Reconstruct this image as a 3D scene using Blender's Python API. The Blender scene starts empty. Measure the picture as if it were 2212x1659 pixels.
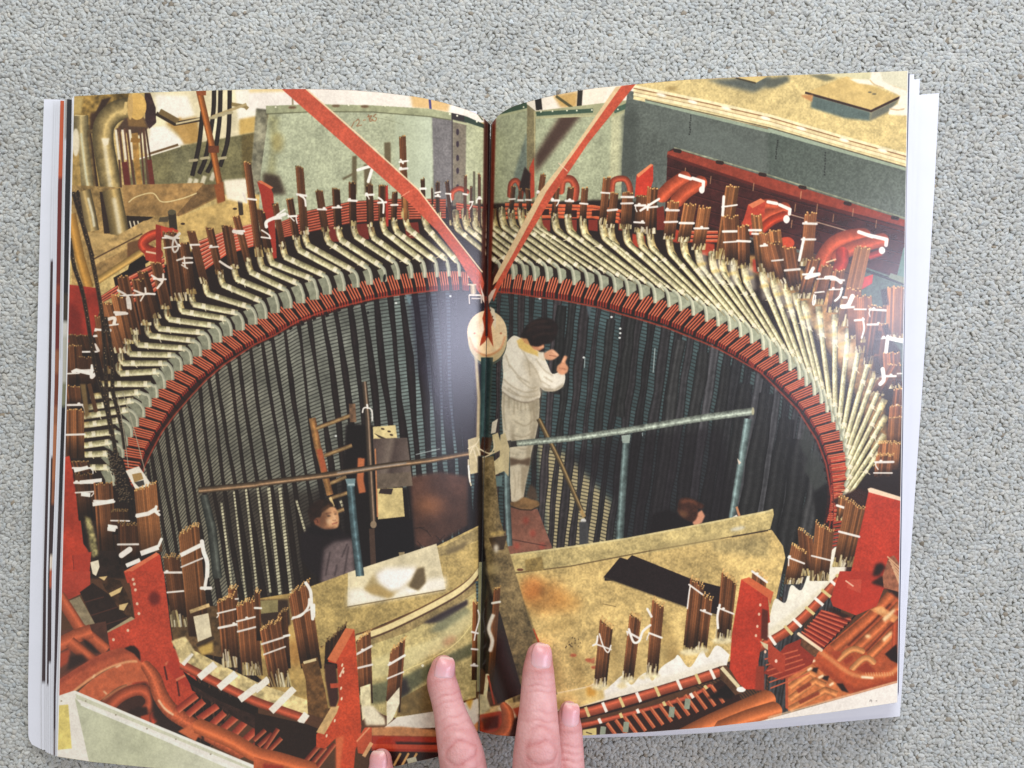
import bpy, bmesh, math, random
import numpy as np
from mathutils import Vector, Matrix

# ----------------------------------------------------------------------------
# camera, light, exposure
# ----------------------------------------------------------------------------
scene = bpy.context.scene
COL = scene.collection
CAM_H = 0.40                       # metres above the carpet

cam_d = bpy.data.cameras.new('camera')
cam_d.lens = 26.0
cam_d.sensor_width = 36.0
cam_d.clip_start = 0.01
cam_d.clip_end = 50.0
cam = bpy.data.objects.new('camera', cam_d)
cam.location = (0, 0, CAM_H)
cam.rotation_euler = (0, 0, 0)
COL.objects.link(cam)
scene.camera = cam

world = bpy.data.worlds.new('World')
scene.world = world
world.use_nodes = True
world.node_tree.nodes['Background'].inputs[0].default_value = (1.0, 0.98, 0.95, 1)
world.node_tree.nodes['Background'].inputs[1].default_value = 0.53


def area(name, loc, aim, sx, sy, power, col):
    d = bpy.data.lights.new(name, 'AREA')
    d.shape = 'RECTANGLE'
    d.size, d.size_y = sx, sy
    d.energy = power
    d.color = col
    o = bpy.data.objects.new(name, d)
    o.location = loc
    o.rotation_euler = (Vector(aim) - Vector(loc)).to_track_quat('-Z', 'Y').to_euler()
    COL.objects.link(o)
    return o


# daylight from a window up and to the right of the reader, and a softer one ahead
area('window_light', (1.20, 0.10, 0.88), (0.0, 0.03, 0.0), 0.22, 1.0, 11.5, (0.76, 0.79, 1.0))
area('window_light', (0.16, 1.15, 0.70), (0.0, 0.05, 0.0), 1.0, 0.5, 16.0, (0.88, 0.95, 1.0))

scene.view_settings.view_transform = 'Standard'
scene.view_settings.look = 'None'
scene.view_settings.exposure = 0.0
scene.view_settings.gamma = 1.0
scene.view_settings.use_curve_mapping = False

FPX = 2212 * 26.0 / 36.0


def U(px, py, z):
    """layout point at height z -> metres"""
    k = (CAM_H - z) / FPX
    return ((px - 1106.0) * k, -(py - 829.5) * k, z)


def tag(o, label=None, cat=None, group=None, kind=None):
    if label:
        o['label'] = label
    if cat:
        o['category'] = cat
    if group:
        o['group'] = group
    if kind:
        o['kind'] = kind
    return o


def obj(name, verts, faces, mat, parent=None, smooth=True):
    me = bpy.data.meshes.new(name)
    me.from_pydata([tuple(v) for v in verts], [], faces)
    me.update()
    if smooth:
        me.polygons.foreach_set('use_smooth', [True] * len(me.polygons))
    if mat:
        me.materials.append(mat)
    o = bpy.data.objects.new(name, me)
    COL.objects.link(o)
    if parent:
        o.parent = parent
    return o


def srgb(r, g, b):
    f = lambda c: (c / 12.92) if c <= 0.04045 else ((c + 0.055) / 1.055) ** 2.4
    return (f(r / 255), f(g / 255), f(b / 255), 1)


def material(name):
    m = bpy.data.materials.new(name)
    m.use_nodes = True
    nt = m.node_tree
    return m, nt, nt.nodes['Principled BSDF']


def node(nt, typ, **kw):
    n = nt.nodes.new(typ)
    for k, v in kw.items():
        if k.startswith('i_'):
            n.inputs[k[2:]].default_value = v
        else:
            setattr(n, k, v)
    return n

# ----------------------------------------------------------------------------
# the printed double-page photograph: an ink layout painted with numpy
# (layout units: one unit is about 0.23 mm on paper)
# ----------------------------------------------------------------------------
LX0, LY0, LX1, LY1 = 100, 130, 2000, 1700
LW, LH = LX1 - LX0, LY1 - LY0
INK = np.zeros((LH, LW, 3), np.float32) + np.array((92, 60, 40), np.float32)
rng = np.random.default_rng(7)
rnd = random.Random(11)


def value_noise(cell, seed, oct=3):
    r = np.random.default_rng(seed)
    out = np.zeros((LH, LW), np.float32)
    amp, tot = 1.0, 0.0
    c = float(cell)
    for _ in range(oct):
        gh, gw = int(LH / c) + 3, int(LW / c) + 3
        g = r.random((gh, gw)).astype(np.float32)
        ys, xs = np.arange(LH) / c, np.arange(LW) / c
        y0, x0 = ys.astype(int), xs.astype(int)
        fy, fx = (ys - y0), (xs - x0)
        fy = (fy * fy * (3 - 2 * fy)).astype(np.float32)[:, None]
        fx = (fx * fx * (3 - 2 * fx)).astype(np.float32)[None, :]
        a = g[y0][:, x0] * (1 - fx) + g[y0][:, x0 + 1] * fx
        b = g[y0 + 1][:, x0] * (1 - fx) + g[y0 + 1][:, x0 + 1] * fx
        out += amp * (a * (1 - fy) + b * fy)
        tot += amp
        amp *= 0.55
        c = max(c / 2.1, 1.0)
    return (out / tot - 0.5) * 2.4


NS = {'f': value_noise(3, 1, 1), 'm': value_noise(9, 2, 3), 'l': value_noise(40, 3, 4), 'x': value_noise(140, 4, 4)}


def q(rc, s, dy=0.0):
    """points noted tile by tile: 'x,y x,y' in tile units -> layout units"""
    ox, oy = 553.0 * int(rc[1]), 414.75 * int(rc[0])
    o = []
    for t in s.split():
        a, b = t.split(',')
        o.append((ox + 0.25 * float(a), oy + 0.25 * (float(b) + dy)))
    return o


def _box(x0, y0, x1, y1):
    ix0, iy0 = max(int(math.floor(x0)) - LX0, 0), max(int(math.floor(y0)) - LY0, 0)
    ix1, iy1 = min(int(math.ceil(x1)) - LX0 + 1, LW), min(int(math.ceil(y1)) - LY0 + 1, LH)
    if ix1 <= ix0 or iy1 <= iy0:
        return None
    return ix0, iy0, ix1, iy1


def _blur(a, r):
    r = int(round(r))
    if r < 1:
        return a
    k = 2 * r + 1
    for _ in range(2):
        for ax in (0, 1):
            p = np.pad(a, [(r + 1, r) if i == ax else (0, 0) for i in (0, 1)], mode='edge')
            c = np.cumsum(p, axis=ax, dtype=np.float64)
            a = ((c[k:] - c[:-k]) if ax == 0 else (c[:, k:] - c[:, :-k])) / k
    return a.astype(np.float32)


def _put(bx, cov, col, tex=None):
    ix0, iy0, ix1, iy1 = bx
    dst = INK[iy0:iy1, ix0:ix1]
    c = np.asarray(col, np.float32)
    if c.ndim == 1:
        c = np.broadcast_to(c, dst.shape)
    if tex:
        m = np.ones(dst.shape[:2], np.float32)
        for n, a in tex:
            m = m + a * NS[n][iy0:iy1, ix0:ix1]
        c = c * m[..., None]
    dst += (c - dst) * cov[..., None]


def cover(pts, bx):
    ix0, iy0, ix1, iy1 = bx
    ss = 2 if (ix1 - ix0) * (iy1 - iy0) < 250000 else 1
    xs = (np.arange((ix1 - ix0) * ss) + 0.5) / ss + ix0 + LX0
    ys = (np.arange((iy1 - iy0) * ss) + 0.5) / ss + iy0 + LY0
    ins = np.zeros((len(ys), len(xs)), bool)
    n = len(pts)
    for i in range(n):
        (xa, ya), (xb, yb) = pts[i], pts[(i + 1) % n]
        if ya == yb:
            continue
        rows = np.nonzero((ya > ys) != (yb > ys))[0]
        if not len(rows):
            continue
        xc = (xb - xa) * (ys[rows] - ya) / (yb - ya) + xa
        ins[rows] ^= xs[None, :] < xc[:, None]
    c = ins.astype(np.float32)
    if ss == 2:
        c = (c[0::2, 0::2] + c[1::2, 0::2] + c[0::2, 1::2] + c[1::2, 1::2]) * 0.25
    return c


def poly(pts, col, a=1.0, soft=0, tex=None):
    xs, ys = [p[0] for p in pts], [p[1] for p in pts]
    m = 2 * soft + 1
    bx = _box(min(xs) - m, min(ys) - m, max(xs) + m, max(ys) + m)
    if bx is None:
        return
    c = cover(pts, bx)
    if soft:
        c = _blur(c, soft)
    _put(bx, c * a, col, tex)


def gpoly(pts, stops, p0, p1, a=1.0, soft=0, tex=None):
    """polygon inked with a ramp from p0 to p1; stops = [(t, col), ...]"""
    xs, ys = [p[0] for p in pts], [p[1] for p in pts]
    m = 2 * soft + 1
    bx = _box(min(xs) - m, min(ys) - m, max(xs) + m, max(ys) + m)
    if bx is None:
        return
    c = cover(pts, bx)
    if soft:
        c = _blur(c, soft)
    X = np.arange(bx[0], bx[2]) + LX0 + 0.5
    Y = np.arange(bx[1], bx[3]) + LY0 + 0.5
    dx, dy = p1[0] - p0[0], p1[1] - p0[1]
    L = dx * dx + dy * dy
    t = ((X[None, :] - p0[0]) * dx + (Y[:, None] - p0[1]) * dy) / L
    tt = [s[0] for s in stops]
    col = np.stack([np.interp(t, tt, [s[1][k] for s in stops]) for k in range(3)], -1).astype(np.float32)
    _put(bx, c * a, col, tex)


def tube(pts, w, prof, a=1.0, cap=False, tex=None, along=None, soft=0):
    """a bar or pipe along pts; prof = colour, or [(s, col)...] across (s=-1 is the left side going forward)"""
    n = len(pts)
    ws = [w] * n if np.isscalar(w) else list(np.interp(np.linspace(0, 1, n), np.linspace(0, 1, len(w)), w))
    mw = max(ws) / 2 + 2 + 2 * soft
    xs, ys = [p[0] for p in pts], [p[1] for p in pts]
    bx = _box(min(xs) - mw, min(ys) - mw, max(xs) + mw, max(ys) + mw)
    if bx is None:
        return
    best = np.full((bx[3] - bx[1], bx[2] - bx[0]), 1e9, np.float32)
    sg = np.zeros_like(best)
    hw = np.ones_like(best)
    al = np.zeros_like(best)
    tot = sum(math.dist(pts[i], pts[i + 1]) for i in range(n - 1)) or 1.0
    run = 0.0
    for i in range(n - 1):
        (xa, ya), (xb, yb) = pts[i], pts[i + 1]
        dx, dy = xb - xa, yb - ya
        L2 = dx * dx + dy * dy
        if L2 < 1e-9:
            continue
        L = math.sqrt(L2)
        sb = _box(min(xa, xb) - mw, min(ya, yb) - mw, max(xa, xb) + mw, max(ya, yb) + mw)
        if sb is None:
            run += L
            continue
        sl = (slice(max(sb[1] - bx[1], 0), sb[3] - bx[1]), slice(max(sb[0] - bx[0], 0), sb[2] - bx[0]))
        X = (np.arange(bx[0], bx[2], dtype=np.float32)[sl[1]] + LX0 + 0.5 - xa)[None, :]
        Y = (np.arange(bx[1], bx[3], dtype=np.float32)[sl[0]] + LY0 + 0.5 - ya)[:, None]
        t = (X * dx + Y * dy) / L2
        tc = np.clip(t, 0, 1)
        d = np.hypot(X - tc * dx, Y - tc * dy)
        if not cap:
            if i == 0:
                d = np.where(t < 0, d + 1e3 * np.clip(-t * L, 0, 1), d)
            if i == n - 2:
                d = np.where(t > 1, d + 1e3 * np.clip((t - 1) * L, 0, 1), d)
        s = (X * dy - Y * dx) / L
        h = (ws[i] + (ws[i + 1] - ws[i]) * tc) / 2
        k = d < best[sl]
        best[sl] = np.where(k, d, best[sl])
        sg[sl] = np.where(k, s, sg[sl])
        hw[sl] = np.where(k, h, hw[sl])
        if along:
            al[sl] = np.where(k, (run + tc * L) / tot, al[sl])
        run += L
    c = np.clip(hw - best + 0.5, 0, 1).astype(np.float32) * np.minimum(1, hw * 2)
    if soft:
        c = _blur(c, soft)
    if isinstance(prof[0], (int, float)):
        col = np.asarray(prof, np.float32)
    else:
        u = sg / np.maximum(hw, 0.3)
        tt = [s[0] for s in prof]
        col = np.stack([np.interp(u, tt, [s[1][k] for s in prof]) for k in range(3)], -1).astype(np.float32)
    if along:
        tt = [s[0] for s in along]
        f = np.stack([np.interp(al, tt, [s[1][k] if not np.isscalar(s[1]) else s[1] for s in along]) for k in range(3)], -1)
        col = (col * f).astype(np.float32)
    _put(bx, c * a, col, tex)


def blob(cx, cy, rx, ry, col, a=1.0, ang=0.0, soft=0, tex=None, n=28):
    ca, sa = math.cos(ang), math.sin(ang)
    pts = []
    for k in range(n):
        t = 2 * math.pi * k / n
        x, y = rx * math.cos(t), ry * math.sin(t)
        pts.append((cx + x * ca - y * sa, cy + x * sa + y * ca))
    poly(pts, col, a, soft, tex)


def lerp(a, b, t):
    return (a[0] + (b[0] - a[0]) * t, a[1] + (b[1] - a[1]) * t)


def mul(c, k):
    return tuple(v * k for v in c)


def mix(a, b, t):
    return tuple(x + (y - x) * t for x, y in zip(a, b))


def curve(pts, n=6):
    """smooth polyline through pts"""
    if len(pts) < 3:
        return pts
    P = [pts[0]] + list(pts) + [pts[-1]]
    o = []
    for i in range(1, len(P) - 2):
        p0, p1, p2, p3 = P[i - 1], P[i], P[i + 1], P[i + 2]
        for k in range(n):
            t = k / n
            o.append(tuple(0.5 * (2 * p1[j] + (p2[j] - p0[j]) * t + (2 * p0[j] - 5 * p1[j] + 4 * p2[j] - p3[j]) * t * t
                                  + (3 * p1[j] - p0[j] - 3 * p2[j] + p3[j]) * t ** 3) for j in (0, 1)))
    o.append(pts[-1])
    return o


def rod(pts, w, base, hi=1.35, lo=0.5, side=-0.35, **k):
    """round pipe: light streak on one side, dark edges"""
    prof = [(-1, mul(base, lo + 0.1)), (side - 0.25, mul(base, 1.0)), (side, mul(base, hi)), (side + 0.4, mul(base, 0.95)), (1, mul(base, lo))]
    tube(pts, w, prof, **k)


WHITE = (246, 240, 232)
RED = (196, 74, 44)


def bundle(tip, base, w, w1=None, tone=1.0, ties=(0.45,), hue=0.0, foot=0.0, skew=0.0, caps=True, dark=0.5, rows=1):
    """a bunch of bare copper strips standing up: tip -> base (layout units)"""
    w1 = w1 or w
    dx, dy = base[0] - tip[0], base[1] - tip[1]
    L = math.hypot(dx, dy) or 1
    ux, uy = dx / L, dy / L
    nx, ny = (1.0, 0.0) if abs(uy) > 0.5 else (-uy, ux)
    c0 = mix((140, 84, 48), (168, 112, 60), hue)
    c0 = mul(c0, tone)
    tl = (tip[0] - nx * w / 2, tip[1] - ny * w / 2 + skew * w / 2)
    tr = (tip[0] + nx * w / 2, tip[1] + ny * w / 2 - skew * w / 2)
    bl = (base[0] - nx * w1 / 2, base[1] - ny * w1 / 2)
    br = (base[0] + nx * w1 / 2, base[1] + ny * w1 / 2)
    poly([tl, tr, br, bl], mul(c0, 0.5))
    k = max(3, int(round(w / 4.2)))
    for i in range(k):
        t = (i + 0.5) / k
        a, b = lerp(tl, tr, t), lerp(bl, br, t)
        j = rnd.uniform(-0.03, 0.05) * min(L, 90)
        a = (a[0] + ux * j, a[1] + uy * j)
        c = mul(c0, rnd.choice((0.68, 0.85, 0.95, 1.05, 1.15)) * (1.05 - 0.28 * t))
        m1, m2 = lerp(a, b, 0.55), lerp(a, b, 0.8)
        tube([a, m1, m2, b], w / k * 0.92, c, along=[(0, 1.05), (0.55, 1), (0.85, 1 - dark), (1, 0.75 - dark * 0.7)])
        if caps:
            for r in range(rows):
                o = (a[0] + rnd.uniform(-1, 1) + r * 1.5, a[1] - 1.0 - r * 3.4)
                blob(o[0], o[1], w / k * 0.46, 1.7, mul((206, 160, 96), rnd.uniform(0.75, 1.15) * min(1.1, tone + 0.1)), n=8)
    if foot:
        # varnished tape at the foot
        for i in range(2 * k):
            t = rnd.random()
            f0 = 1 - foot * rnd.uniform(0.3, 1.0)
            a, b = lerp(lerp(tl, bl, f0), lerp(tr, br, f0), t), lerp(bl, br, min(1, max(0, t + rnd.uniform(-.1, .1))))
            tube([a, b], w1 / k * rnd.uniform(.5, 1.1), rnd.choice(((226, 214, 168), (206, 186, 120), (238, 232, 205), (120, 104, 70), (190, 176, 128), (150, 120, 70))), a=.7)
    for t in ties:
        t2 = t + rnd.uniform(-0.03, 0.03)
        a, b = lerp(tl, bl, t2 + rnd.uniform(-0.02, 0.03)), lerp(tr, br, t2)
        wd = rnd.uniform(3.2, 5.2)
        tube([(a[0] - 1, a[1]), lerp(a, b, 0.5), (b[0] + 1, b[1])], wd, mul(WHITE, rnd.uniform(0.9, 1.0)), cap=True)
        if rnd.random() < 0.18:
            s = a if rnd.random() < 0.5 else b
            e = (s[0] + rnd.uniform(-7, 7), s[1] + rnd.uniform(6, 20))
            tube([s, ((s[0] + e[0]) / 2 + rnd.uniform(-3, 3), (s[1] + e[1]) / 2), e], 2.4, mul(WHITE, 0.96), cap=True)
        if rnd.random() < 0.3:
            s = lerp(a, b, rnd.random())
            blob(s[0], s[1] - 3, 3.5, 2.5, WHITE, n=9)


def frame(ox, oy, k):
    """points noted on an enlarged patch -> layout units"""
    def f(s):
        o = []
        for t in s.split():
            a, b = t.split(',')
            o.append((ox + float(a) * k, oy + float(b) * k))
        return o
    return f


def B(rc, s, w, **k):
    """bundle noted as 'tipx,tipy basex,basey' and a width in tile units"""
    p = q(rc, s)
    bundle(p[0], p[1], w * 0.25, **k)
def paint_back_left():
    F = [('f', .05), ('m', .08), ('l', .12)]
    # wall above, half lit
    poly([(100, 130), (1075, 130), (1075, 480), (100, 700)], (196, 170, 108), tex=F)
    poly(q('00', '1290,760 2212,740 2212,1160 1530,1290 1250,1340 1150,1120 1330,1000'), (226, 214, 176), soft=2, tex=[('l', .12)])
    poly(q('00', '1340,820 1620,830 1680,1000 1500,1040 1360,980'), (244, 238, 226), soft=3)
    poly(q('00', '1300,1100 1420,1090 1610,1240 1270,1330'), (246, 240, 230), soft=2)
    poly(q('00', '1430,1060 1700,1010 1740,1220 1640,1260'), (176, 138, 74), soft=3)
    poly(q('00', '1500,1040 1560,1010 1660,1230 1590,1250'), (190, 150, 84), soft=2)
    poly(q('00', '2030,780 2240,770 2240,1030 2060,1060'), (242, 236, 222), soft=2)
    poly(q('00', '2065,1030 2230,1000 2230,1140 2070,1170'), (200, 166, 92), soft=2)
    # green-grey dado
    poly(q('00', '1150,1385 1540,1265 2230,1140 2230,1680 1100,1680'), (118, 112, 76), soft=1, tex=F)
    poly(q('00', '2085,1170 2230,1140 2230,1680 2100,1680'), (104, 90, 52), soft=2, tex=F)
    poly(q('00', '1480,1310 1700,1260 1700,1500 1500,1680'), (138, 134, 98), soft=6, tex=F, a=.7)
    tube(q('00', '1290,1330 1540,1250'), 5, (112, 84, 52))
    tube(q('00', '1180,1380 1560,1262'), 3, (240, 232, 214))
    # top left clutter
    poly(q('00', '600,820 1120,800 1120,1000 880,1120 820,1400 600,1400'), (140, 112, 56), soft=2, tex=[('m', .35), ('l', .3)])
    poly(q('00', '880,860 960,840 860,1000 790,1050'), (62, 44, 34), soft=1)
    poly(q('00', '780,980 870,960 800,1200 770,1300'), (70, 48, 34), soft=2)
    poly(q('00', '625,840 720,835 700,980 640,990'), (186, 160, 96), soft=2)
    tube(q('00', '650,1000 740,1005'), 4, (226, 206, 150), cap=True)
    # tall duct at the very left
    rod(q('00', '690,1000 700,1250 760,1659 810,2050'), 36, (150, 134, 92), hi=1.45, lo=.55, side=.1, tex=[('m', .12)])
    tube(q('00', '700,1150 740,1500 775,1700'), 4, (206, 206, 176), soft=1)
    tube(q('00', '640,1250 670,1659 700,2000'), 18, (164, 134, 74), tex=[('m', .2)])
    blob(q('00', '655,1230')[0][0], q('00', '655,1230')[0][1], 8, 30, (222, 212, 184), soft=1)
    tube(q('00', '780,1120 830,1500 860,1900'), 16, (112, 90, 54), tex=[('m', .2)])
    tube(q('00', '790,1150 850,1659 880,2030'), 7, (60, 40, 30), soft=1)
    tube(q('00', '800,1150 870,1659'), 6, (176, 146, 80))
    # bent duct with flange
    rod(curve(q('00', '1140,925 1000,960 910,1060 890,1200 920,1400 960,1659 1000,2000'), 8), [36, 42, 46, 48, 46, 42, 40], (168, 146, 92),
        hi=1.4, lo=.42, side=.05, tex=[('m', .1), ('l', .12)]) if False else None
    cp = curve(q('00', '1150,925 1000,965 905,1070 890,1210 920,1400 965,1659 1005,2010'), 8)
    rod(cp, [46] * len(cp), (164, 142, 90), hi=1.42, lo=.42, side=.15, tex=[('m', .12), ('l', .12)])
    tube(q('00', '900,1210 930,1450 960,1659 1000,1960'), 8, (226, 216, 186), soft=2, a=.8)
    poly(q('00', '875,1195 945,1195 935,1250 900,1260'), (238, 226, 196), soft=1)
    tube(q('00', '1075,990 1090,880'), 6, (214, 184, 118))
    poly(q('00', '1020,1100 1080,1020 1240,1010 1290,1100 1200,1170 1010,1130'), (84, 62, 48), soft=1)
    poly(q('00', '1100,1020 1230,1000 1270,1100 1110,1090'), (128, 96, 56), soft=1)
    poly(q('00', '1250,805 1300,805 1345,930 1350,1060 1290,1115 1255,1040'), (64, 44, 44), tex=[('m', .2)])
    blob(*q('00', '1185,920')[0], 20, 29, (214, 172, 92), tex=[('m', .06)])
    blob(*q('00', '1125,920')[0], 6, 29, (196, 160, 96))
    # thin rods below the flange
    for i, (x, x2) in enumerate(((1010, 1050), (1030, 1090), (1075, 1130), (1100, 1170), (1210, 1250), (1240, 1290), (1260, 1340))):
        tube(q('00', f'{x},1110 {x2},1659'), 5.5 if i % 2 else 4, mul((98, 66, 50), rnd.uniform(.7, 1.2)))
    for x in (1000, 1058, 1120):
        tube(q('00', f'{x},1120 {x + 30},1380'), 5, (226, 216, 190))
    tube(q('00', '1075,1400 1110,1659'), 12, (108, 44, 36))
    tube(q('00', '1290,1380 1320,1640'), 10, (110, 48, 38))
    tube(q('00', '1165,1150 1180,1400 1215,1659'), 13, (168, 126, 62), tex=[('m', .2)])
    tube(q('00', '1130,1210 1210,1215'), 9, (150, 108, 50))
    # dark bracket
    tube(q('00', '1350,980 1510,1070 1740,1030'), 9, (56, 42, 32))
    tube(q('00', '1380,960 1540,1050'), 12, (118, 96, 58))
    tube(q('00', '1520,1070 1760,1020'), 4, (206, 190, 146))
    # cables and orange prop
    for s in ('1850,780 1840,1000 1780,1350 1720,1500', '1905,780 1895,1050 1850,1350 1790,1490', '1985,780 1980,1050 1960,1250 1900,1440',
              '1750,960 1720,1250 1660,1520'):
        cp = curve(q('00', s))
        tube(cp, 9.5, [(-1, (34, 26, 24)), (.3, (52, 42, 38)), (1, (26, 20, 18))])
    tube(q('00', '2000,900 2120,920 2140,940'), 8, (140, 120, 76))
    tube(q('00', '1830,1010 2130,900'), 6, (176, 156, 110))
    for x, y in ((1840, 1020), (1900, 1000), (1975, 980), (1670, 1390), (1770, 1370), (1920, 1370)):
        tube(q('00', f'{x - 30},{y} {x + 30},{y - 8}'), 6, (172, 160, 124), cap=True)
    for x, y in ((1650, 1540), (1700, 1545), (1770, 1520), (1850, 1490)):
        tube(q('00', f'{x},{y} {x - 25},{y + 70}'), 9, (206, 198, 170), soft=1)
    rod(q('00', '1720,780 1760,950 1840,1300 1910,1659 1920,1740'), 14, (172, 98, 44), hi=1.2, lo=.6)
    tube(q('00', '1800,1290 1890,1290'), 15, (110, 58, 34))
    tube(q('00', '1700,800 1780,800'), 12, (150, 78, 40))
    # timber staging
    poly(q('10', '620,-60 1250,-30 1450,60 1500,330 1240,560 860,760 620,980'), (166, 134, 80), tex=[('m', .15), ('l', .25), ('f', .06)])
    poly(q('10', '1060,-60 1750,-80 1900,40 1560,210 1080,200'), (158, 122, 72), tex=[('m', .14), ('l', .25)])
    poly(q('10', '1750,-60 1860,-70 1870,40 1540,210 1530,190'), (122, 92, 56), tex=[('m', .2)])
    poly(q('10', '1500,230 2000,60 2300,-60 2300,330 1900,420 1560,380'), (196, 164, 98), soft=1, tex=[('m', .12), ('l', .15)])
    tube(curve(q('10', '1110,90 1180,40 1320,10 1400,85 1560,60 1700,10')), 2.2, (226, 206, 150))
    poly(q('10', '860,0 905,0 950,360 900,360'), (54, 38, 30))
    poly(q('10', '1090,205 1330,215 1110,330'), (48, 36, 28))
    for x in (1120, 1155, 1190):
        tube(q('10', f'{x},250 {x + 15},310'), 3, (214, 204, 176))
    rod(q('10', '715,-10 760,180 790,340'), 34, (150, 128, 82), side=.1, hi=1.4, lo=.5)
    tube(q('10', '760,50 800,200 815,300'), 5, (214, 208, 180), soft=1)
    rod(q('10', '960,-20 1005,200 1035,370'), 40, (160, 136, 84), side=.2, hi=1.35, lo=.45)
    tube(q('10', '985,50 1020,250 1035,360'), 9, (222, 212, 182), soft=2, a=.8)
    poly(q('10', '740,345 1000,370 900,520 770,470'), (186, 154, 96), tex=[('m', .1)])
    poly(q('10', '790,500 1240,250 1360,230 1370,320 830,640'), (178, 146, 90), tex=[('m', .2), ('l', .15)])
    poly(q('10', '800,640 1230,430 1240,520 850,740'), (152, 120, 72), tex=[('m', .2)])
    tube(q('10', '790,590 1230,360'), 3, (92, 66, 42))
    poly(q('10', '980,740 1250,590 1260,660 1180,700 1000,830'), (36, 26, 22))
    poly(q('10', '1120,620 1230,540 1290,600 1090,720'), (30, 22, 18))
    poly(q('10', '1100,440 1230,400 1240,500 1100,580'), (112, 76, 46), soft=1)
    rod(q('10', '840,770 1240,510'), 15, (200, 158, 84), hi=1.15, lo=.6)
    for x, y in ((1580, 275), (2030, 145)):
        blob(*q('10', f'{x},{y}')[0], 5, 2.4, (64, 46, 32))
    tube(q('10', '1485,170 1500,330'), 17, (58, 48, 38))
    blob(*q('10', '1485,175')[0], 9, 6, (92, 84, 62))
    tube(q('10', '2070,40 2085,200'), 10, (64, 52, 40))
    poly(q('10', '1380,220 1460,210 1450,260 1370,260'), (86, 74, 56))
    poly(q('10', '1930,-100 2150,-120 2130,100 1960,60'), (238, 228, 206), soft=2)
    poly(q('10', '1850,-60 1930,-90 1940,80 1880,100'), (150, 80, 40), soft=1)
    # orange prop and chain corner
    rod(q('10', '615,190 690,560 770,830'), 20, (196, 142, 62), hi=1.1, lo=.65)


def paint_tank():
    G = [('f', .05), ('l', .06), ('m', .04)]
    # white wall top
    poly(q('01', '-60,740 1990,740 1990,1060 -60,960'), (240, 232, 222), tex=[('l', .04)])
    poly(q('01', '-60,760 300,760 300,790 -60,800'), (230, 206, 150), soft=2)
    poly(q('01', '1330,800 1680,880 1660,970 1350,930'), (214, 178, 120), soft=3)
    tube(q('01', '1500,850 1510,960'), 5, (72, 68, 128))
    tube(q('01', '315,830 318,910'), 4, (150, 136, 110))
    tube(q('01', '1900,960 1960,1040'), 3, (90, 100, 70))
    poly(q('01', '0,935 100,945 130,1400 60,1680 -60,1680'), (132, 128, 106), soft=1, tex=[('m', .25), ('l', .3)])
    top = q('01', '85,915 500,900 1000,910 1500,940 1800,1000 1985,1080')
    poly(top + q('01', '1990,1900 1990,1960 0,2300 40,1500 110,985'), (170, 176, 146), tex=G)
    poly(q('01', '100,985 200,1000 170,1300 160,1680 60,1680 130,1300'), (140, 138, 96), soft=6, tex=[('m', .25)], a=.8)
    blob(*q('01', '190,1230')[0], 12, 22, (150, 128, 60), a=.5, soft=5)
    poly(q('01', '60,1490 200,1520 260,1680 60,1680'), (70, 56, 44), soft=4)
    # light side of tank near the gutter and the shaded column
    gpoly(q('01', '1200,930 1520,950 1530,1900 1200,1900'), [(0, (168, 176, 148)), (1, (186, 196, 172))], *q('01', '1150,1300 1520,1300'), soft=2, a=.8)
    poly(q('01', '1520,950 1700,985 1700,1900 1540,1900'), (116, 112, 112), soft=1, tex=G)
    poly(q('01', '1700,985 1820,1010 1810,1900 1690,1900'), (122, 112, 96), soft=2, tex=G)
    poly(q('01', '1820,1010 1985,1080 1985,1950 1810,1900'), (172, 176, 140), tex=G)
    tube(q('01', '1695,990 1695,1800'), 2, (64, 54, 60))
    for y in (1140, 1245, 1365, 1475, 1620):
        blob(*q('01', f'1742,{y}')[0], 3.2, 7, (58, 44, 54))
    # rim
    poly(q('01', '85,915 500,900 1000,910 1500,940 1690,975 1690,1035 1500,1005 1000,965 500,965 90,985'), (158, 162, 126), tex=[('m', .08), ('l', .08)])
    tube(q('01', '90,985 500,965 1000,967 1500,1008 1690,1038'), 2.2, (104, 104, 78))
    poly(q('01', '1690,975 1830,1010 1975,1075 1975,1110 1830,1060 1690,1030'), (50, 66, 54))
    poly(q('01', '1690,975 1800,1000 1800,1045 1690,1030'), (52, 44, 46))
    tube(q('01', '1700,1045 1830,1075 1975,1130'), 4, (176, 178, 140))
    for x, y in ((315, 928), (690, 915), (940, 920)):
        blob(*q('01', f'{x},{y}')[0], 9, 3, (110, 84, 60), soft=1)
    for x, y in ((170, 925), (800, 908), (1115, 915), (1675, 985), (1738, 1000), (1908, 1050)):
        blob(*q('01', f'{x},{y}')[0], 2, 2, (244, 240, 214))
    # chalked number
    for s in ('820,1110 850,1050', '860,1050 885,1030 890,1060 870,1090 915,1080', '925,1040 950,1035', '970,990 985,1050', '960,1010 1000,1000 985,1025 1010,1035 985,1050',
              '1040,985 1015,1005 1040,1020 1030,1045 1010,1040'):
        tube(curve(q('01', s)), 1.7, (150, 92, 58), a=.9)
    tube(curve(q('01', '1010,1010 1150,1040 1280,1080')), 1.2, (126, 130, 100), a=.6)
    # shadows of bundles on the tank
    for s, w in (('850,1350 850,1680', 40), ('1135,1230 1140,1500', 55), ('960,1420 970,1680', 60), ('750,1550 840,1500', 18)):
        tube(q('01', s), w * .25, (104, 92, 66), soft=1)
    tube(q('01', '1885,1480 1885,1760'), 5, (96, 90, 66))


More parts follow.
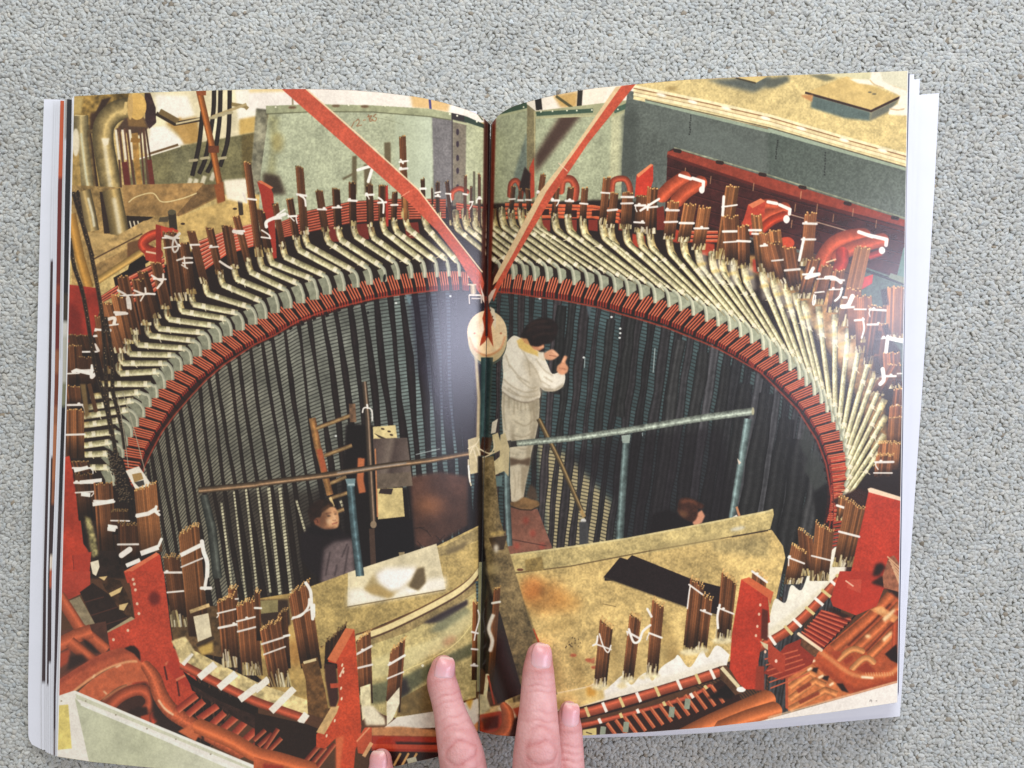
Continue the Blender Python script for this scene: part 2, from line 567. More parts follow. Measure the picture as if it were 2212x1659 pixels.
def paint_back_right():
    G = [('f', .05), ('l', .06), ('m', .04)]
    # wall behind, tank panels
    poly(q('02', '-240,700 1080,640 1080,980 -240,1100'), (238, 228, 212))
    poly(q('02', '350,820 570,790 560,935 420,930'), (196, 158, 92), soft=3)
    tube(q('02', '225,850 235,950'), 14, (40, 34, 30))
    tube(q('02', '590,780 580,940'), 11, (46, 40, 32))
    tube(q('02', '380,830 520,930'), 6, (84, 78, 48))
    poly(q('02', '620,780 830,760 760,920 610,930'), (238, 226, 206), soft=2)
    poly(q('02', '-230,1010 130,905 140,1900 -230,1900'), (158, 164, 132), tex=G)
    poly(q('02', '130,1130 130,1900 0,1900 20,1500'), (112, 124, 112), soft=2, tex=G)
    tube(q('02', '-230,990 130,905'), 14, (58, 84, 64))
    tube(q('02', '-230,1030 130,945'), 5, (168, 172, 134))
    poly(q('02', '130,900 205,960 200,1900 125,1900'), (132, 122, 88), tex=G)
    tube(q('02', '195,960 200,1700'), 3, (178, 168, 124))
    poly(q('02', '205,960 980,930 960,1900 195,1900'), (162, 168, 136), tex=G)
    poly(q('02', '860,990 975,960 940,1600 840,1580'), (182, 182, 144), soft=2, tex=G)
    poly(q('02', '430,975 620,965 200,1500 195,1350'), (78, 56, 46), soft=5)
    poly(q('02', '200,960 1080,855 1075,935 870,1005 200,1020'), (160, 160, 122))
    tube(q('02', '210,985 700,955'), 9, (64, 88, 70))
    tube(q('02', '880,960 1075,880'), 11, (70, 96, 78))
    tube(q('02', '205,1020 720,1000 880,1005 1070,930'), 3, (178, 176, 134))
    for x, y in ((250, 965), (350, 960), (475, 955), (560, 955), (690, 950), (915, 945), (1045, 890), (100, 925)):
        blob(*q('02', f'{x},{y}')[0], 1.8, 1.8, (240, 236, 206))
    # big grey casing on the right
    poly(q('02', '1000,780 1180,820 2300,1150 3460,1480 3460,2300 940,2000 950,1400 975,960'), (92, 99, 92), tex=[('f', .06), ('l', .08)])
    poly(q('02', '1250,1000 2212,1200 2212,1500 1400,1250'), (98, 106, 100), soft=20, a=.8)
    poly(q('02', '950,1000 1080,900 1070,1500 940,1560'), (74, 80, 74), soft=5, a=.8)
    gpoly(q('03', '0,1130 1200,1500 1200,2300 0,2000'), [(0, (78, 88, 80)), (1, (106, 116, 106))], *q('03', '0,1200 1100,1900'), soft=3, a=.8, tex=[('f', .06)])
    # its lit top
    poly(q('02', '1070,730 2300,500 3460,560 3460,1400 2300,1030 1130,850 1050,780'), (208, 186, 126), tex=[('f', .05), ('m', .06), ('l', .1)])
    poly(q('02', '1680,690 2230,660 2260,720 2090,800 1800,730'), (92, 98, 92), soft=4, tex=[('m', .06)])
    poly(q('02', '1930,668 2120,655 2210,660 2110,715'), (206, 182, 118))
    poly(q('02', '1940,668 2110,712 2105,725 1930,680'), (70, 62, 48))
    poly(q('03', '-20,690 170,650 190,700 60,760 -20,760'), (94, 98, 88), soft=3)
    poly(q('03', '340,645 490,640 600,675 500,705'), (112, 112, 92), soft=2)
    poly(q('03', '480,630 900,618 880,720 700,670 560,660'), (206, 200, 160), soft=2)
    poly(q('03', '880,620 1230,605 1230,790 1080,740 900,690'), (214, 210, 184), soft=1)
    poly(q('03', '320,800 680,660 1140,840 890,965'), (204, 176, 112), tex=[('m', .05), ('l', .06)])
    poly(q('03', '380,820 890,965 880,1045 660,1020 370,930'), (92, 108, 104), soft=2, tex=[('m', .05)])
    poly(q('03', '890,965 1140,850 1060,960 880,1045'), (110, 112, 100), soft=2)
    tube(q('03', '320,800 890,960 1140,840'), 5, (64, 46, 42))
    poly(q('03', '285,820 390,820 380,880 300,840'), (188, 134, 84), soft=1)
    blob(*q('03', '880,797')[0], 4, 2, (120, 110, 84))
    blob(*q('03', '918,812')[0], 5, 2, (120, 110, 84))
    # dust sheet
    poly(q('03', '700,680 880,690 900,620 970,625 990,700 1100,750 1200,780 1200,830 1150,830 950,740 780,720'), (242, 232, 214), soft=1)
    poly(q('03', '1140,830 1215,790 1210,1000 1040,990 1050,940 1120,900'), (244, 234, 214), soft=1)
    tube(curve(q('03', '1050,940 1120,950 1180,940')), 3, (206, 180, 140))
    tube(curve(q('03', '880,690 920,730 1000,760')), 3, (206, 184, 140))
    blob(*q('02', '1380,765')[0], 14, 5, (160, 136, 84), soft=3)
    # pipes along the edge
    a, b, c_ = (1040, 760), (1700, 900), (2230, 1040)
    poly(q('02', '1120,830 1160,860 1700,960 2300,1120 3460,1470 3460,1370 2300,1040 1700,880 1050,750'), (206, 188, 134))
    for dy, col, w in ((0, (238, 224, 178), 6), (18, (140, 92, 58), 2.5), (34, (226, 208, 158), 6), (52, (150, 104, 70), 2), (66, (236, 222, 176), 7), (88, (182, 162, 110), 3), (100, (222, 204, 150), 7)):
        cp = q('02', f'1050,{745 + dy} 1700,{880 + dy} 2230,{1000 + dy} 2900,{1195 + dy} 3460,{1350 + dy}')
        tube(cp, w, col, tex=[('m', .08)])
    for x, y in ((1290, 820), (1560, 880), (1850, 935), (2190, 1020), (2500, 1110), (2870, 1210), (3200, 1300)):
        blob(*q('02', f'{x},{y}')[0], 11, 3.4, (250, 244, 224), ang=.28, soft=1)
    poly(q('02', '1150,860 2230,1120 2230,1150 1150,885'), (144, 158, 136))
    poly(q('03', '0,1100 1190,1440 1190,1475 0,1140'), (150, 164, 142))
    tube(q('02', '1150,860 2230,1105 3440,1455'), 2, (78, 66, 50))
    # dribbles of stencilled marks
    for x, y0, y1 in ((1545, 1000, 1160), (2292, 1215, 1370), (2710, 1320, 1510)):
        for k in range(9):
            y = y0 + (y1 - y0) * k / 8
            blob(*q('02', f'{x - (y - y0) * .06 + rnd.uniform(-4, 4):.0f},{y:.0f}')[0], 1.5, 1.9, (44, 46, 44))
    # maroon terminal board
    poly(q('02', '1345,1310 1400,1280 2212,1540 2260,1560 3395,1920 3390,2240 3320,2390 2212,2080 1320,1900'), (70, 30, 28), tex=[('m', .15), ('l', .2)])
    poly(q('02', '1345,1310 1420,1290 2212,1530 3395,1900 3395,1960 2212,1640 1340,1340'), (150, 60, 42), tex=[('m', .1)])
    tube(q('02', '1400,1275 2212,1510 3395,1885'), 3, (140, 144, 118), tex=[('m', .2)])
    tube(q('02', '1340,1345 2212,1640 3395,1990'), 6, (96, 36, 30))
    for x, y in ((1430, 1300), (1795, 1400), (2165, 1505), (2510, 1615), (2900, 1755), (3310, 1880)):
        tube(q('02', f'{x - 20},{y} {x + 20},{y + 8}'), 8, (52, 34, 30), cap=True)
    for y in (1430, 1520, 1620, 1720, 1830, 1920):
        tube(q('02', f'1340,{y} 2212,{y + 245} 3395,{y + 580}'), 2, (44, 18, 20), a=.8)
        tube(q('02', f'1340,{y + 8} 2212,{y + 253} 3395,{y + 588}'), 1.2, (118, 56, 46), a=.6)
    for x, y in ((1500, 1450), (1720, 1520), (2090, 1580), (2500, 1650), (2640, 1760), (2450, 1760), (2950, 1800), (2780, 1850), (3150, 1900), (2420, 1900)):
        tube(q('02', f'{x},{y} {x - 8},{y + 70}'), 1.8, (196, 156, 110), a=.75)
    tube(q('13', '110,170 700,340'), 2, (214, 190, 160), a=.8)
    poly(q('13', '820,640 1190,770 1190,1700 760,900'), (82, 100, 92), tex=G)
    tube(q('13', '820,670 1190,800'), 5, (34, 34, 34))
    poly(q('13', '1110,740 1170,480 1190,480 1190,780'), (96, 128, 118))
    poly(q('13', '1060,700 1190,740 1190,800 1040,740'), (120, 132, 112))


def paint_ring_band():
    """ribbed red core back behind the coils"""
    dark = (40, 26, 22)
    # dark mass under everything inside the coil annulus
    poly([(150, 830), (200, 700), (300, 600), (420, 540), (560, 500), (700, 470), (1046, 440), (1350, 430), (1560, 500), (1700, 540), (1860, 640), (1945, 760), (1945, 1200),
          (1790, 1250), (1040, 1250), (300, 1250), (150, 1160)], dark, soft=2)
    poly([(1560, 545), (1700, 560), (1840, 660), (1900, 800), (1925, 1000), (1895, 1030), (1862, 870), (1720, 650)], (150, 110, 62), soft=3, tex=[('m', .35), ('l', .2)])

    def ribs(pts_top, pts_bot, n, c1=(196, 80, 54), c2=(96, 40, 30), a=1.0, hi=(232, 160, 124)):
        poly(pts_top + pts_bot[::-1], c2)
        for i in range(n):
            t = (i + .5) / n
            line = [lerp(p, r, t) for p, r in zip(pts_top, pts_bot)]
            h = math.dist(pts_top[0], pts_bot[0]) / n
            tube(line, h * .62, c1, tex=[('m', .12)])
            tube([(x, y - h * .22) for x, y in line], h * .2, hi, a=.8)
    ribs(q('11', '210,260 450,160 820,80 1160,60 1640,60'), q('11', '210,400 450,350 820,270 1160,240 1640,230'), 8)
    ribs(q('11', '1730,90 1850,110 1990,130'), q('11', '1730,230 1850,230 1990,260'), 6)
    for x, y in ((640, 300), (900, 280), (1340, 270)):
        poly(q('11', f'{x - 60},{y} {x + 60},{y - 10} {x + 80},{y + 130} {x - 40},{y + 130}'), (120, 42, 32))
    ribs(q('10', '1720,420 1960,330 2190,270'), q('10', '1740,700 1960,540 2190,470'), 8, hi=(240, 190, 160))
    ribs(q('10', '1040,760 1300,630 1420,560'), q('10', '1060,1000 1300,900 1420,800'), 5)
    ribs(q('10', '870,900 1020,800'), q('10', '880,960 1020,880'), 3)
    ribs(q('12', '-60,90 300,100 700,110 1000,160'), q('12', '-60,240 300,230 700,230 1000,290'), 4, c1=(206, 88, 50), hi=(230, 130, 80))
    for x, y, w, h in ((60, 150, 60, 50), (260, 150, 60, 50), (470, 160, 90, 60), (690, 160, 70, 50), (930, 180, 90, 50)):
        poly(q('12', f'{x},{y} {x + w},{y - 4} {x + w},{y + h} {x},{y + h}'), (52, 24, 20))
    for x in (290, 520, 700, 960):
        poly(q('12', f'{x - 40},240 {x + 40},240 {x + 40},340 {x - 40},330'), (134, 44, 32))
    ribs(q('12', '1420,330 1780,330'), q('12', '1420,440 1780,440'), 3, c1=(206, 80, 46))
    for x0, y0 in ((1380, 330), (1690, 450), (1090, 380), (2130, 600), (2170, 500)):
        poly(q('12', f'{x0 - 50},{y0 - 20} {x0 + 60},{y0} {x0 + 60},{y0 + 110} {x0 - 50},{y0 + 90}'), (176, 58, 36), soft=1)
    # red coil loops standing behind
    for rc, s, w in (('02', '420,1660 440,1560 510,1550 550,1620 540,1720', 30), ('02', '860,1660 880,1560 980,1550 1020,1640 1000,1750', 24),
                     ('02', '-20,1700 -10,1590 40,1560 80,1640 70,1720', 20), ('11', '1690,60 1700,0 1760,-30 1830,0', 20)):
        rod(curve(q(rc, s)), w * .55, (184, 78, 50), hi=1.15, lo=.6)
    rod(curve(q('10', '1500,350 1330,370 1240,430 1260,490 1380,540')), 22, (188, 66, 42), hi=1.25, lo=.6)
    poly(q('10', '1240,500 1390,470 1390,620 1260,590'), (176, 58, 38))
    tube(q('10', '1260,515 1370,535'), 4, (224, 190, 156))
    # red posts
    poly(q('01', '10,1570 130,1625 150,1680 180,2230 130,2240 40,1680'), (168, 52, 38))
    poly(q('01', '15,1565 45,1560 150,1620 130,1635'), (214, 110, 70))
    poly(q('10', '1345,280 1540,330 1530,420 1350,370'), (190, 62, 42))
    poly(q('10', '1345,280 1390,290 1400,700 1350,600'), (150, 46, 34))
    poly(q('02', '150,1450 190,1360 195,1700 160,1720'), (186, 66, 42))
    poly(q('02', '1075,1520 1220,1420 1220,1560 1170,1720 1060,1700'), (200, 56, 38), tex=[('m', .06)])
    poly(q('02', '1075,1510 1200,1415 1220,1425 1090,1535'), (226, 130, 84))
    poly(q('02', '60,1620 110,1440 160,1500 150,1700'), (48, 30, 28), soft=1)
    poly(q('11', '1100,-40 1140,-60 1145,300 1115,300'), (176, 50, 40))
    # the paired orange leads into the terminal board
    def lead(rc, s, w, c=(194, 82, 50)):
        rod(curve(q(rc, s)), w * .25, c, hi=1.16, lo=.66, side=-.3, tex=[('m', .08)])
    poly(q('12', '1250,140 1310,120 1330,330 1250,330'), (120, 40, 28))
    lead('02', '1290,1700 1380,1610 1500,1530', 120)
    lead('02', '1420,1740 1510,1650 1640,1570', 120)
    tube(q('02', '1450,1515 1545,1545'), 7, WHITE, cap=True)
    tube(q('02', '1560,1540 1655,1570 1650,1640'), 7, WHITE, cap=True)
    blob(*q('02', '1640,1640')[0], 6, 8, WHITE)
    lead('13', '-160,330 -60,230 60,170 150,140', 110)
    lead('13', '-60,330 30,250 150,200', 80, (190, 62, 34))
    lead('13', '-200,300 -60,120 60,110', 90)
    tube(q('13', '0,85 75,100'), 7, WHITE, cap=True)
    tube(q('13', '100,110 190,150 185,190'), 7, WHITE, cap=True)
    blob(*q('13', '160,235')[0], 7, 9, WHITE)
    poly(q('12', '2040,110 2150,55 2190,90 2180,220 2080,280 1990,280'), (190, 66, 44), tex=[('m', .06)])
    poly(q('12', '2040,110 2150,55 2190,80 2080,140'), (214, 116, 76))
    lead('13', '450,640 500,530 580,440 700,390 840,375', 130)
    lead('13', '600,560 700,500 850,450 1000,410', 120)
    lead('13', '610,660 640,600 640,520', 110, (190, 52, 32))
    lead('13', '870,560 980,520', 60, (180, 50, 36))
    tube(q('13', '785,345 900,385'), 8, WHITE, cap=True)
    tube(q('13', '880,375 1025,410 1020,460'), 8, WHITE, cap=True)
    blob(*q('13', '985,505')[0], 7, 8, WHITE)
    tube(q('13', '500,610 590,580'), 3, (236, 206, 160))
    blob(*q('13', '160,440')[0], 17, 13, (204, 72, 40))
    poly(q('13', '760,760 910,710 900,790 780,860'), (206, 50, 36))


FEET_L = [('11', '1845,740', '1820,620', '1590,300'), ('11', '1760,730', '1735,600', '1470,300'), ('11', '1670,730', '1640,580', '1310,310'), ('11', '1570,735', '1545,590', '1210,340'), ('11', '1465,740', '1430,590', '1110,340'),
          ('11', '1350,745', '1320,610', '1010,390'), ('11', '1235,755', '1190,600', '860,380'), ('11', '1120,775', '1080,640', '730,410'),
          ('11', '1000,800', '960,650', '620,430'), ('11', '885,825', '840,680', '440,455'), ('11', '765,855', '720,690', '370,500'),
          ('11', '645,885', '590,720', '250,560'), ('11', '535,930', '480,750', '130,610'), ('11', '415,960', '360,790', '50,650'),
          ('11', '305,1005', '250,840', '-50,690'), ('11', '195,1045', '150,880', '-170,750'), ('11', '90,1095', '40,940', '-290,800'),
          ('10', '2215,1145', '2160,995', '1790,880'), ('10', '2105,1195', '2050,1045', '1670,970'), ('10', '2000,1245', '1950,1095', '1570,1030'),
          ('10', '1910,1300', '1850,1155', '1460,1100'), ('10', '1815,1360', '1760,1215', '1370,1180'), ('10', '1735,1420', '1680,1285', '1290,1240'),
          ('10', '1655,1490', '1600,1350', '1190,1320'), ('10', '1570,1545', '1510,1410', '1120,1400'), ('10', '1495,1625', '1440,1480', '1060,1480'),
          ('20', '1425,40', '1370,-110', '1040,-90'), ('20', '1360,120', '1300,0', '960,0'), ('20', '1300,200', '1210,70', '880,100'),
          ('20', '1245,290', '1150,140', '840,190'), ('20', '1190,370', '1110,220', '790,270'), ('20', '1140,460', '1050,310', '770,350'),
          ('20', '1095,540', '1000,410', '750,440'), ('20', '1065,640', '950,500', '740,530'), ('20', '1020,760', '930,600', '740,610'),
          ('20', '985,880', '930,720', '780,720')]
FEET_R = [(-95, 755), (10, 755), (105, 760), (195, 770), (305, 775), (415, 790), (535, 805), (650, 825), (770, 850), (890, 870), (1000, 900), (1115, 930), (1235, 960), (1355, 995), (1455, 1030),
          (1565, 1070), (1680, 1120), (1780, 1160), (1880, 1205), (1975, 1255), (2070, 1310), (2170, 1365), (2232, 1420), (2322, 1480), (2402, 1545),
          (2482, 1620), (2542, 1679), (2612, 1759), (2672, 1829), (2722, 1904), (2772, 1989), (2812, 2059), (2847, 2149), (2877, 2244), (2897, 2329), (2912, 2409), (2917, 2499), (2915, 2590), (2905, 2680), (2890, 2770), (2865, 2860)]
ELB_R = [(-560, 330), (-470, 320), (-390, 310), (-310, 310), (-230, 310), (-150, 310), (-70, 300), (10, 300), (95, 295), (170, 300), (240, 310), (385, 330), (500, 340), (630, 370), (800, 400), (870, 430), (1000, 440), (1120, 470), (1210, 480), (1375, 530), (1500, 550),
         (1625, 620), (1745, 680), (1830, 700), (1935, 750), (2025, 780), (2180, 810), (2275, 860), (2380, 910), (2470, 970), (2540, 1040), (2660, 1090), (2790, 1160),
         (2900, 1280), (2990, 1390), (3070, 1510), (3120, 1610), (3160, 1740), (3175, 1880), (3180, 2020), (3160, 2180), (3120, 2330)]


def ring_tables():
    L = []
    for rc, f, k, e in FEET_L:
        L.append((q(rc, f)[0], q(rc, k)[0], q(rc, e)[0]))
    R = []
    for i, ((fx, fy), (ex, ey)) in enumerate(zip(FEET_R, ELB_R[1:])):
        kx = fx - 28 + (6 if i > 20 else 0)
        ky = fy - 148
        R.append((q('12', f'{fx},{fy}')[0], q('12', f'{kx},{ky}')[0], q('12', f'{ex},{ey}')[0]))
    return L, R


EDGE = [(300, 1050), (312, 1009), (327, 977), (350, 934), (380, 894), (412, 857), (445, 822), (482, 790), (550, 745), (593, 725), (643, 695), (695, 675), (750, 660), (803, 647), (835, 642), (890, 634), (943, 628),
        (1000, 626), (1050, 628), (1113, 635), (1156, 642), (1218, 650), (1293, 665), (1343, 680), (1396, 695), (1443, 710), (1518, 740), (1556, 757), (1593, 777), (1643, 805), (1671, 833), (1704, 866),
        (1724, 887), (1746, 922), (1766, 954), (1784, 1002), (1791, 1042), (1796, 1080), (1794, 1125), (1788, 1160)]


def paint_bore():
    low = [(1788, 1250), (1660, 1300), (1040, 1320), (420, 1330), (350, 1250), (310, 1150), (290, 1080)]
    pts = EDGE + low
    gpoly(pts, [(0, (126, 120, 102)), (.3, (118, 122, 112)), (.45, (96, 118, 120)), (.52, (74, 98, 102)), (1, (72, 90, 90))], (320, 900), (1780, 900), tex=[('l', .18), ('m', .08)])
    poly([(1000, 640), (1300, 670), (1640, 850), (1780, 1050), (1780, 1250), (1000, 1250)], (44, 58, 60), a=.35, soft=25)
    # brighter lit core low on the left and behind the worker
    poly([(330, 1010), (380, 940), (480, 1030), (620, 1040), (690, 1290), (400, 1310)], (128, 124, 104), a=.55, soft=25)
    poly([(1160, 950), (1230, 985), (1320, 1085), (1325, 1190), (1185, 1190)], (186, 168, 122), a=.85, soft=6)
    # sheet joints: fine rows
    for i in range(len(EDGE) - 1):
        (xa, ya), (xb, yb) = EDGE[i], EDGE[i + 1]
    ex = [p[0] for p in EDGE[1:]]
    ey = [p[1] for p in EDGE[1:]]
    for r in range(93):
        line = []
        for x in range(300, 1800, 20):
            y = float(np.interp(x, ex, ey))
            cx = 1050 + (x - 1050) * (1 - .00012 * r * 6.6)
            sag = 1 + .10 * abs((x - 1050) / 750) ** 2
            line.append((cx, y + 4 + r * 7.6 * sag))
        tube(line, 2.3, (34, 33, 32), a=.72)

    def slope(x):
        return .155 * math.tanh((1060 - x) / 260.0)
    L, R = ring_tables()
    # dark hanging strips in the slots
    for (f, k, e) in L:
        x0 = f[0] + 3
        y0 = float(np.interp(x0 + 8, ex, ey)) - 8
        x0 += (1050 - x0) * .02
        x = x0
        wv = 7.5 + 8 * max(0, (x0 - 640) / 400) + rnd.uniform(-1, 3) * (x0 > 620)
        wob = rnd.uniform(0, 6)
        P, W = [], []
        n = 12
        H = 660 if x0 < 640 else 560
        for j in range(n + 1):
            y = y0 + H * j / n
            P.append((x + slope(x0) * (y - y0) + rnd.uniform(-1, 1) + 2.2 * math.sin(wob + j * .7), y))
            W.append(max(6, wv + rnd.uniform(-1, 1.5) + 3.5 * math.sin(wob * 2 + j * .9) * (x0 > 600) + (10 * (j - 4) / 8 if j > 4 and x0 < 860 else 0)))
        c = mix((40, 29, 25), (34, 27, 31), min(1, max(0, (x0 - 500) / 500)))
        tube(P, W, [(-1, mul(c, .7)), (-.2, mul(c, 1.15)), (1, mul(c, .75))], tex=[('m', .15)])
    for (f, k, e) in R:
        x0 = f[0] - 4
        y0 = float(np.interp(x0 - 6, ex, ey)) - 10
        P, W = [], []
        n = 12
        big = min(1, max(0, (x0 - 1100) / 500))
        wv = rnd.choice((11, 14, 17)) + 6 * big
        for j in range(n + 1):
            y = y0 + 600 * j / n
            P.append((x0 + slope(x0) * (y - y0) + rnd.uniform(-2, 2), y))
            W.append(max(8, wv + rnd.uniform(-4, 4)))
        c = mix((48, 42, 44), (50, 50, 52), big)
        c = mul(c, rnd.uniform(.75, 1.4))
        tube(P, W, [(-1, mul(c, .5)), (-.5, mul(c, 1.3)), (.1, mul(c, .85)), (.6, mul(c, 1.2)), (1, mul(c, .45))], tex=[('m', .15)])
    # extra dark cloths on the right wall
    for x0, y0, y1, w in ((1470, 735, 1180, 26), (1520, 760, 1150, 30), (1570, 790, 1200, 26), (1610, 830, 1200, 34), (1655, 850, 1200, 40), (1700, 905, 1220, 40), (1735, 950, 1240, 44), (1765, 1010, 1240, 34),
                          (1215, 660, 850, 22), (1235, 655, 950, 18), (1320, 690, 960, 20), (1365, 685, 900, 22)):
        c = mul((54, 54, 54), rnd.uniform(.7, 1.2))
        s = slope(x0)
        P = [(x0 + s * (y - y0) + rnd.uniform(-2, 2), y) for y in np.linspace(y0, y1, 8)]
        tube(P, [w * rnd.uniform(.75, 1.1) for _ in P], [(-1, mul(c, .5)), (-.4, mul(c, 1.25)), (0, mul(c, .8)), (.5, mul(c, 1.1)), (1, mul(c, .5))], tex=[('m', .12)])
    for x, y in ((1752, 930), (1763, 985), (1775, 1010), (1790, 1040)):
        poly([(x - 14, y - 10), (x + 6, y - 14), (x + 10, y + 24), (x - 8, y + 60), (x - 26, y + 30)], (62, 66, 62), soft=2, a=.8)
    poly([(1757, 1065), (1790, 1040), (1796, 1130), (1764, 1135)], (24, 22, 22), soft=3)
    # dark purple print close to the spine, bluer to its left
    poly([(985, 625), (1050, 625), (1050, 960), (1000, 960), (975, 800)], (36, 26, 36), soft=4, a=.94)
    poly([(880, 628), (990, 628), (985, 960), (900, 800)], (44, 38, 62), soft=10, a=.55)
    # deep shade bands behind the hand rails and under the staging
    poly([(1225, 985), (1330, 945), (1560, 920), (1600, 1150), (1330, 1190), (1330, 1080), (1240, 1000)], (26, 20, 26), a=.55, soft=9)
    poly([(690, 1040), (800, 1030), (860, 1290), (640, 1300)], (28, 20, 20), a=.8, soft=8)
    poly([(430, 1060), (690, 1060), (700, 1310), (560, 1310), (450, 1100)], (36, 26, 22), a=.6, soft=8)
    for x0, y0, y1, w in ((478, 1085, 1310, 5), (505, 1060, 1310, 4), (531, 1055, 1310, 5), (556, 1052, 1280, 5), (580, 1052, 1310, 7), (604, 1052, 1310, 7), (640, 1080, 1180, 5), (735, 1080, 1150, 6), (747, 1070, 1150, 5)):
        tube([(x0, y0), (x0 + 28, y1)], w, (186, 182, 150), tex=[('m', .2)])
        for k in range(int((y1 - y0) / 7)):
            y = y0 + 7 * k
            xx = x0 + 28 * (y - y0) / (y1 - y0)
            tube([(xx - 5, y + 3), (xx + 5, y - 1)], 1.8, (46, 40, 34), a=.8)
    # chalk flecks
    for s in ('11:1210,960', '11:1680,900', '12:935,1180', '12:935,1220', '12:930,1260', '12:860,1080', '12:240,920', '12:620,1430', '21:690,450'):
        rc, p = s.split(':')
        blob(*q(rc, p)[0], 2.6, 2.2, (216, 222, 218))
    for s in ('12:630,1430 625,1520', '12:1235,1350 1220,1560', '22:1125,420 1128,450', '21:1380,610 1590,560'):
        rc, p = s.split(':')
        tube(q(rc, p), 2, (176, 190, 188), a=.8)
    poly(q('11', '1290,880 1340,900 1335,980 1310,950'), (104, 124, 130), soft=1)
    poly(q('12', '640,980 690,990 665,1090'), (78, 92, 98), soft=1)


def paint_fingers():
    L, R = ring_tables()
    C = (1055, 985)
    ex = [p[0] for p in EDGE]

    def group(fa, fb, wide):
        for k in range(4):
            s = .22 + .62 * k / 3
            b = lerp(fa, fb, s)
            th = math.atan2((b[1] - C[1]) * 1.7, b[0] - C[0])
            ux, uy = -math.cos(th), -math.sin(th)
            ln = 26 + 22 * abs(ux)
            o = (b[0] - ux * 8, b[1] - uy * 8 - 3)
            i = (b[0] + ux * ln * .8, b[1] + (uy * .55 + .1) * ln)
            if i[0] > 1060 and i[1] < 800:
                i = (i[0] - 3, i[1] + 2)
            h = 11 - 6 * abs(ux) ** 2
            tube([o, i], 3.0, (198, 80, 50))
            tube([(o[0], o[1] - 1.2), (i[0], i[1] - 1.2)], 1.2, (230, 138, 98))
            tube([i, (i[0] + ux * 1.5, i[1] + h)], 3.0, (156, 46, 32))

    for T in (L, R):
        for a, b in zip(T[:-1], T[1:]):
            fa, fb = a[0], b[0]
            if math.dist(fa, fb) > 60:
                continue
            C_ = lerp(fa, fb, .5)
            th = math.atan2((C_[1] - C[1]) * 1.7, C_[0] - C[0])
            ux, uy = -math.cos(th), -math.sin(th)
            ln = 30 + 18 * abs(ux)
            d = (ux * ln, (uy * .55 + .1) * ln)
            g = (d[0], d[1] + 10)
            A, Bq = lerp(fa, fb, .14), lerp(fa, fb, .94)
            poly([(A[0] - d[0] * .3, A[1] - d[1] * .3), (Bq[0] - d[0] * .3, Bq[1] - d[1] * .3), (Bq[0] + g[0], Bq[1] + g[1]), (A[0] + g[0], A[1] + g[1])], (58, 26, 22))
            group(fa, fb, 1)
            # slot mouth between two groups
            p0 = (fb[0] + d[0] * .2, fb[1] + 2)
            tube([p0, (fb[0] + d[0] * 1.05, fb[1] + g[1] + 4)], 7.5, (32, 23, 23))
    # lower lip
    for (xa, ya), (xb, yb) in zip(EDGE[:-1], EDGE[1:]):
        if 985 < xb < 1060:
            continue
        tube([(xa, ya - 1), (xb, yb - 1)], 3.5, (176, 64, 42), a=.75)
    # dense red comb on the far right end
    for i in range(26):
        y = 985 + i * 8.2
        x = 1775 + 26 * math.sin(math.pi * (y - 880) / 420)
        tube([(x, y + 6), (x + 48, y - 3)], 3.2, (188, 62, 40))
        tube([(x, y + 2.6), (x + 48, y - 6)], 1.2, (236, 140, 100), a=.8)
        tube([(x - 1, y + 7), (x, y + 14)], 3, (120, 36, 28))


def paint_stubs():
    L, R = ring_tables()

    def stub(k, e, up, w, tone, far):
        # taped bend where the bar turns upright
        a = lerp(e, k, .07)
        if far:
            d = math.dist(k, e)
            P = [a, e, (e[0] + (e[0] - k[0]) / d * 26, e[1] + (e[1] - k[1]) / d * 26)]
        else:
            P = curve([a, (e[0] + 1, e[1] - 2), (e[0] - 3, e[1] - up * .45), (e[0] - 5, e[1] - up)], 5)
        tube(P, [w * .95] + [w * 1.15] * 3, [(-1, mul((140, 118, 70), tone)), (-.1, mul((208, 194, 140), tone)), (.5, mul((232, 222, 180), tone)), (1, mul((132, 112, 72), tone))],
             tex=[('m', .28), ('f', .1)], along=[(0, 1.05), (.6, .95), (1, .6)])
        if not far:
            for _ in range(3):
                t = rnd.uniform(.55, 1)
                x, y = e[0] - 3 + rnd.uniform(-w * .4, w * .4), e[1] - up * t
                tube([(x, y + 6), (x + rnd.uniform(-1, 1), y - rnd.uniform(4, 12))], 2.2, rnd.choice(((70, 50, 36), (232, 222, 180), (120, 84, 50))), a=.8)

    for n, (f, k, e) in enumerate(L):
        stub(k, e, 30 if n < 20 else 18, 12, .95, n > 26)
    for n, (f, k, e) in enumerate(R):
        if k[0] < 1052:
            continue
        br = .96 + .16 * min(1, max(0, (f[0] - 1350) / 250))
        stub(k, e, 38, 14, br, n > 27)


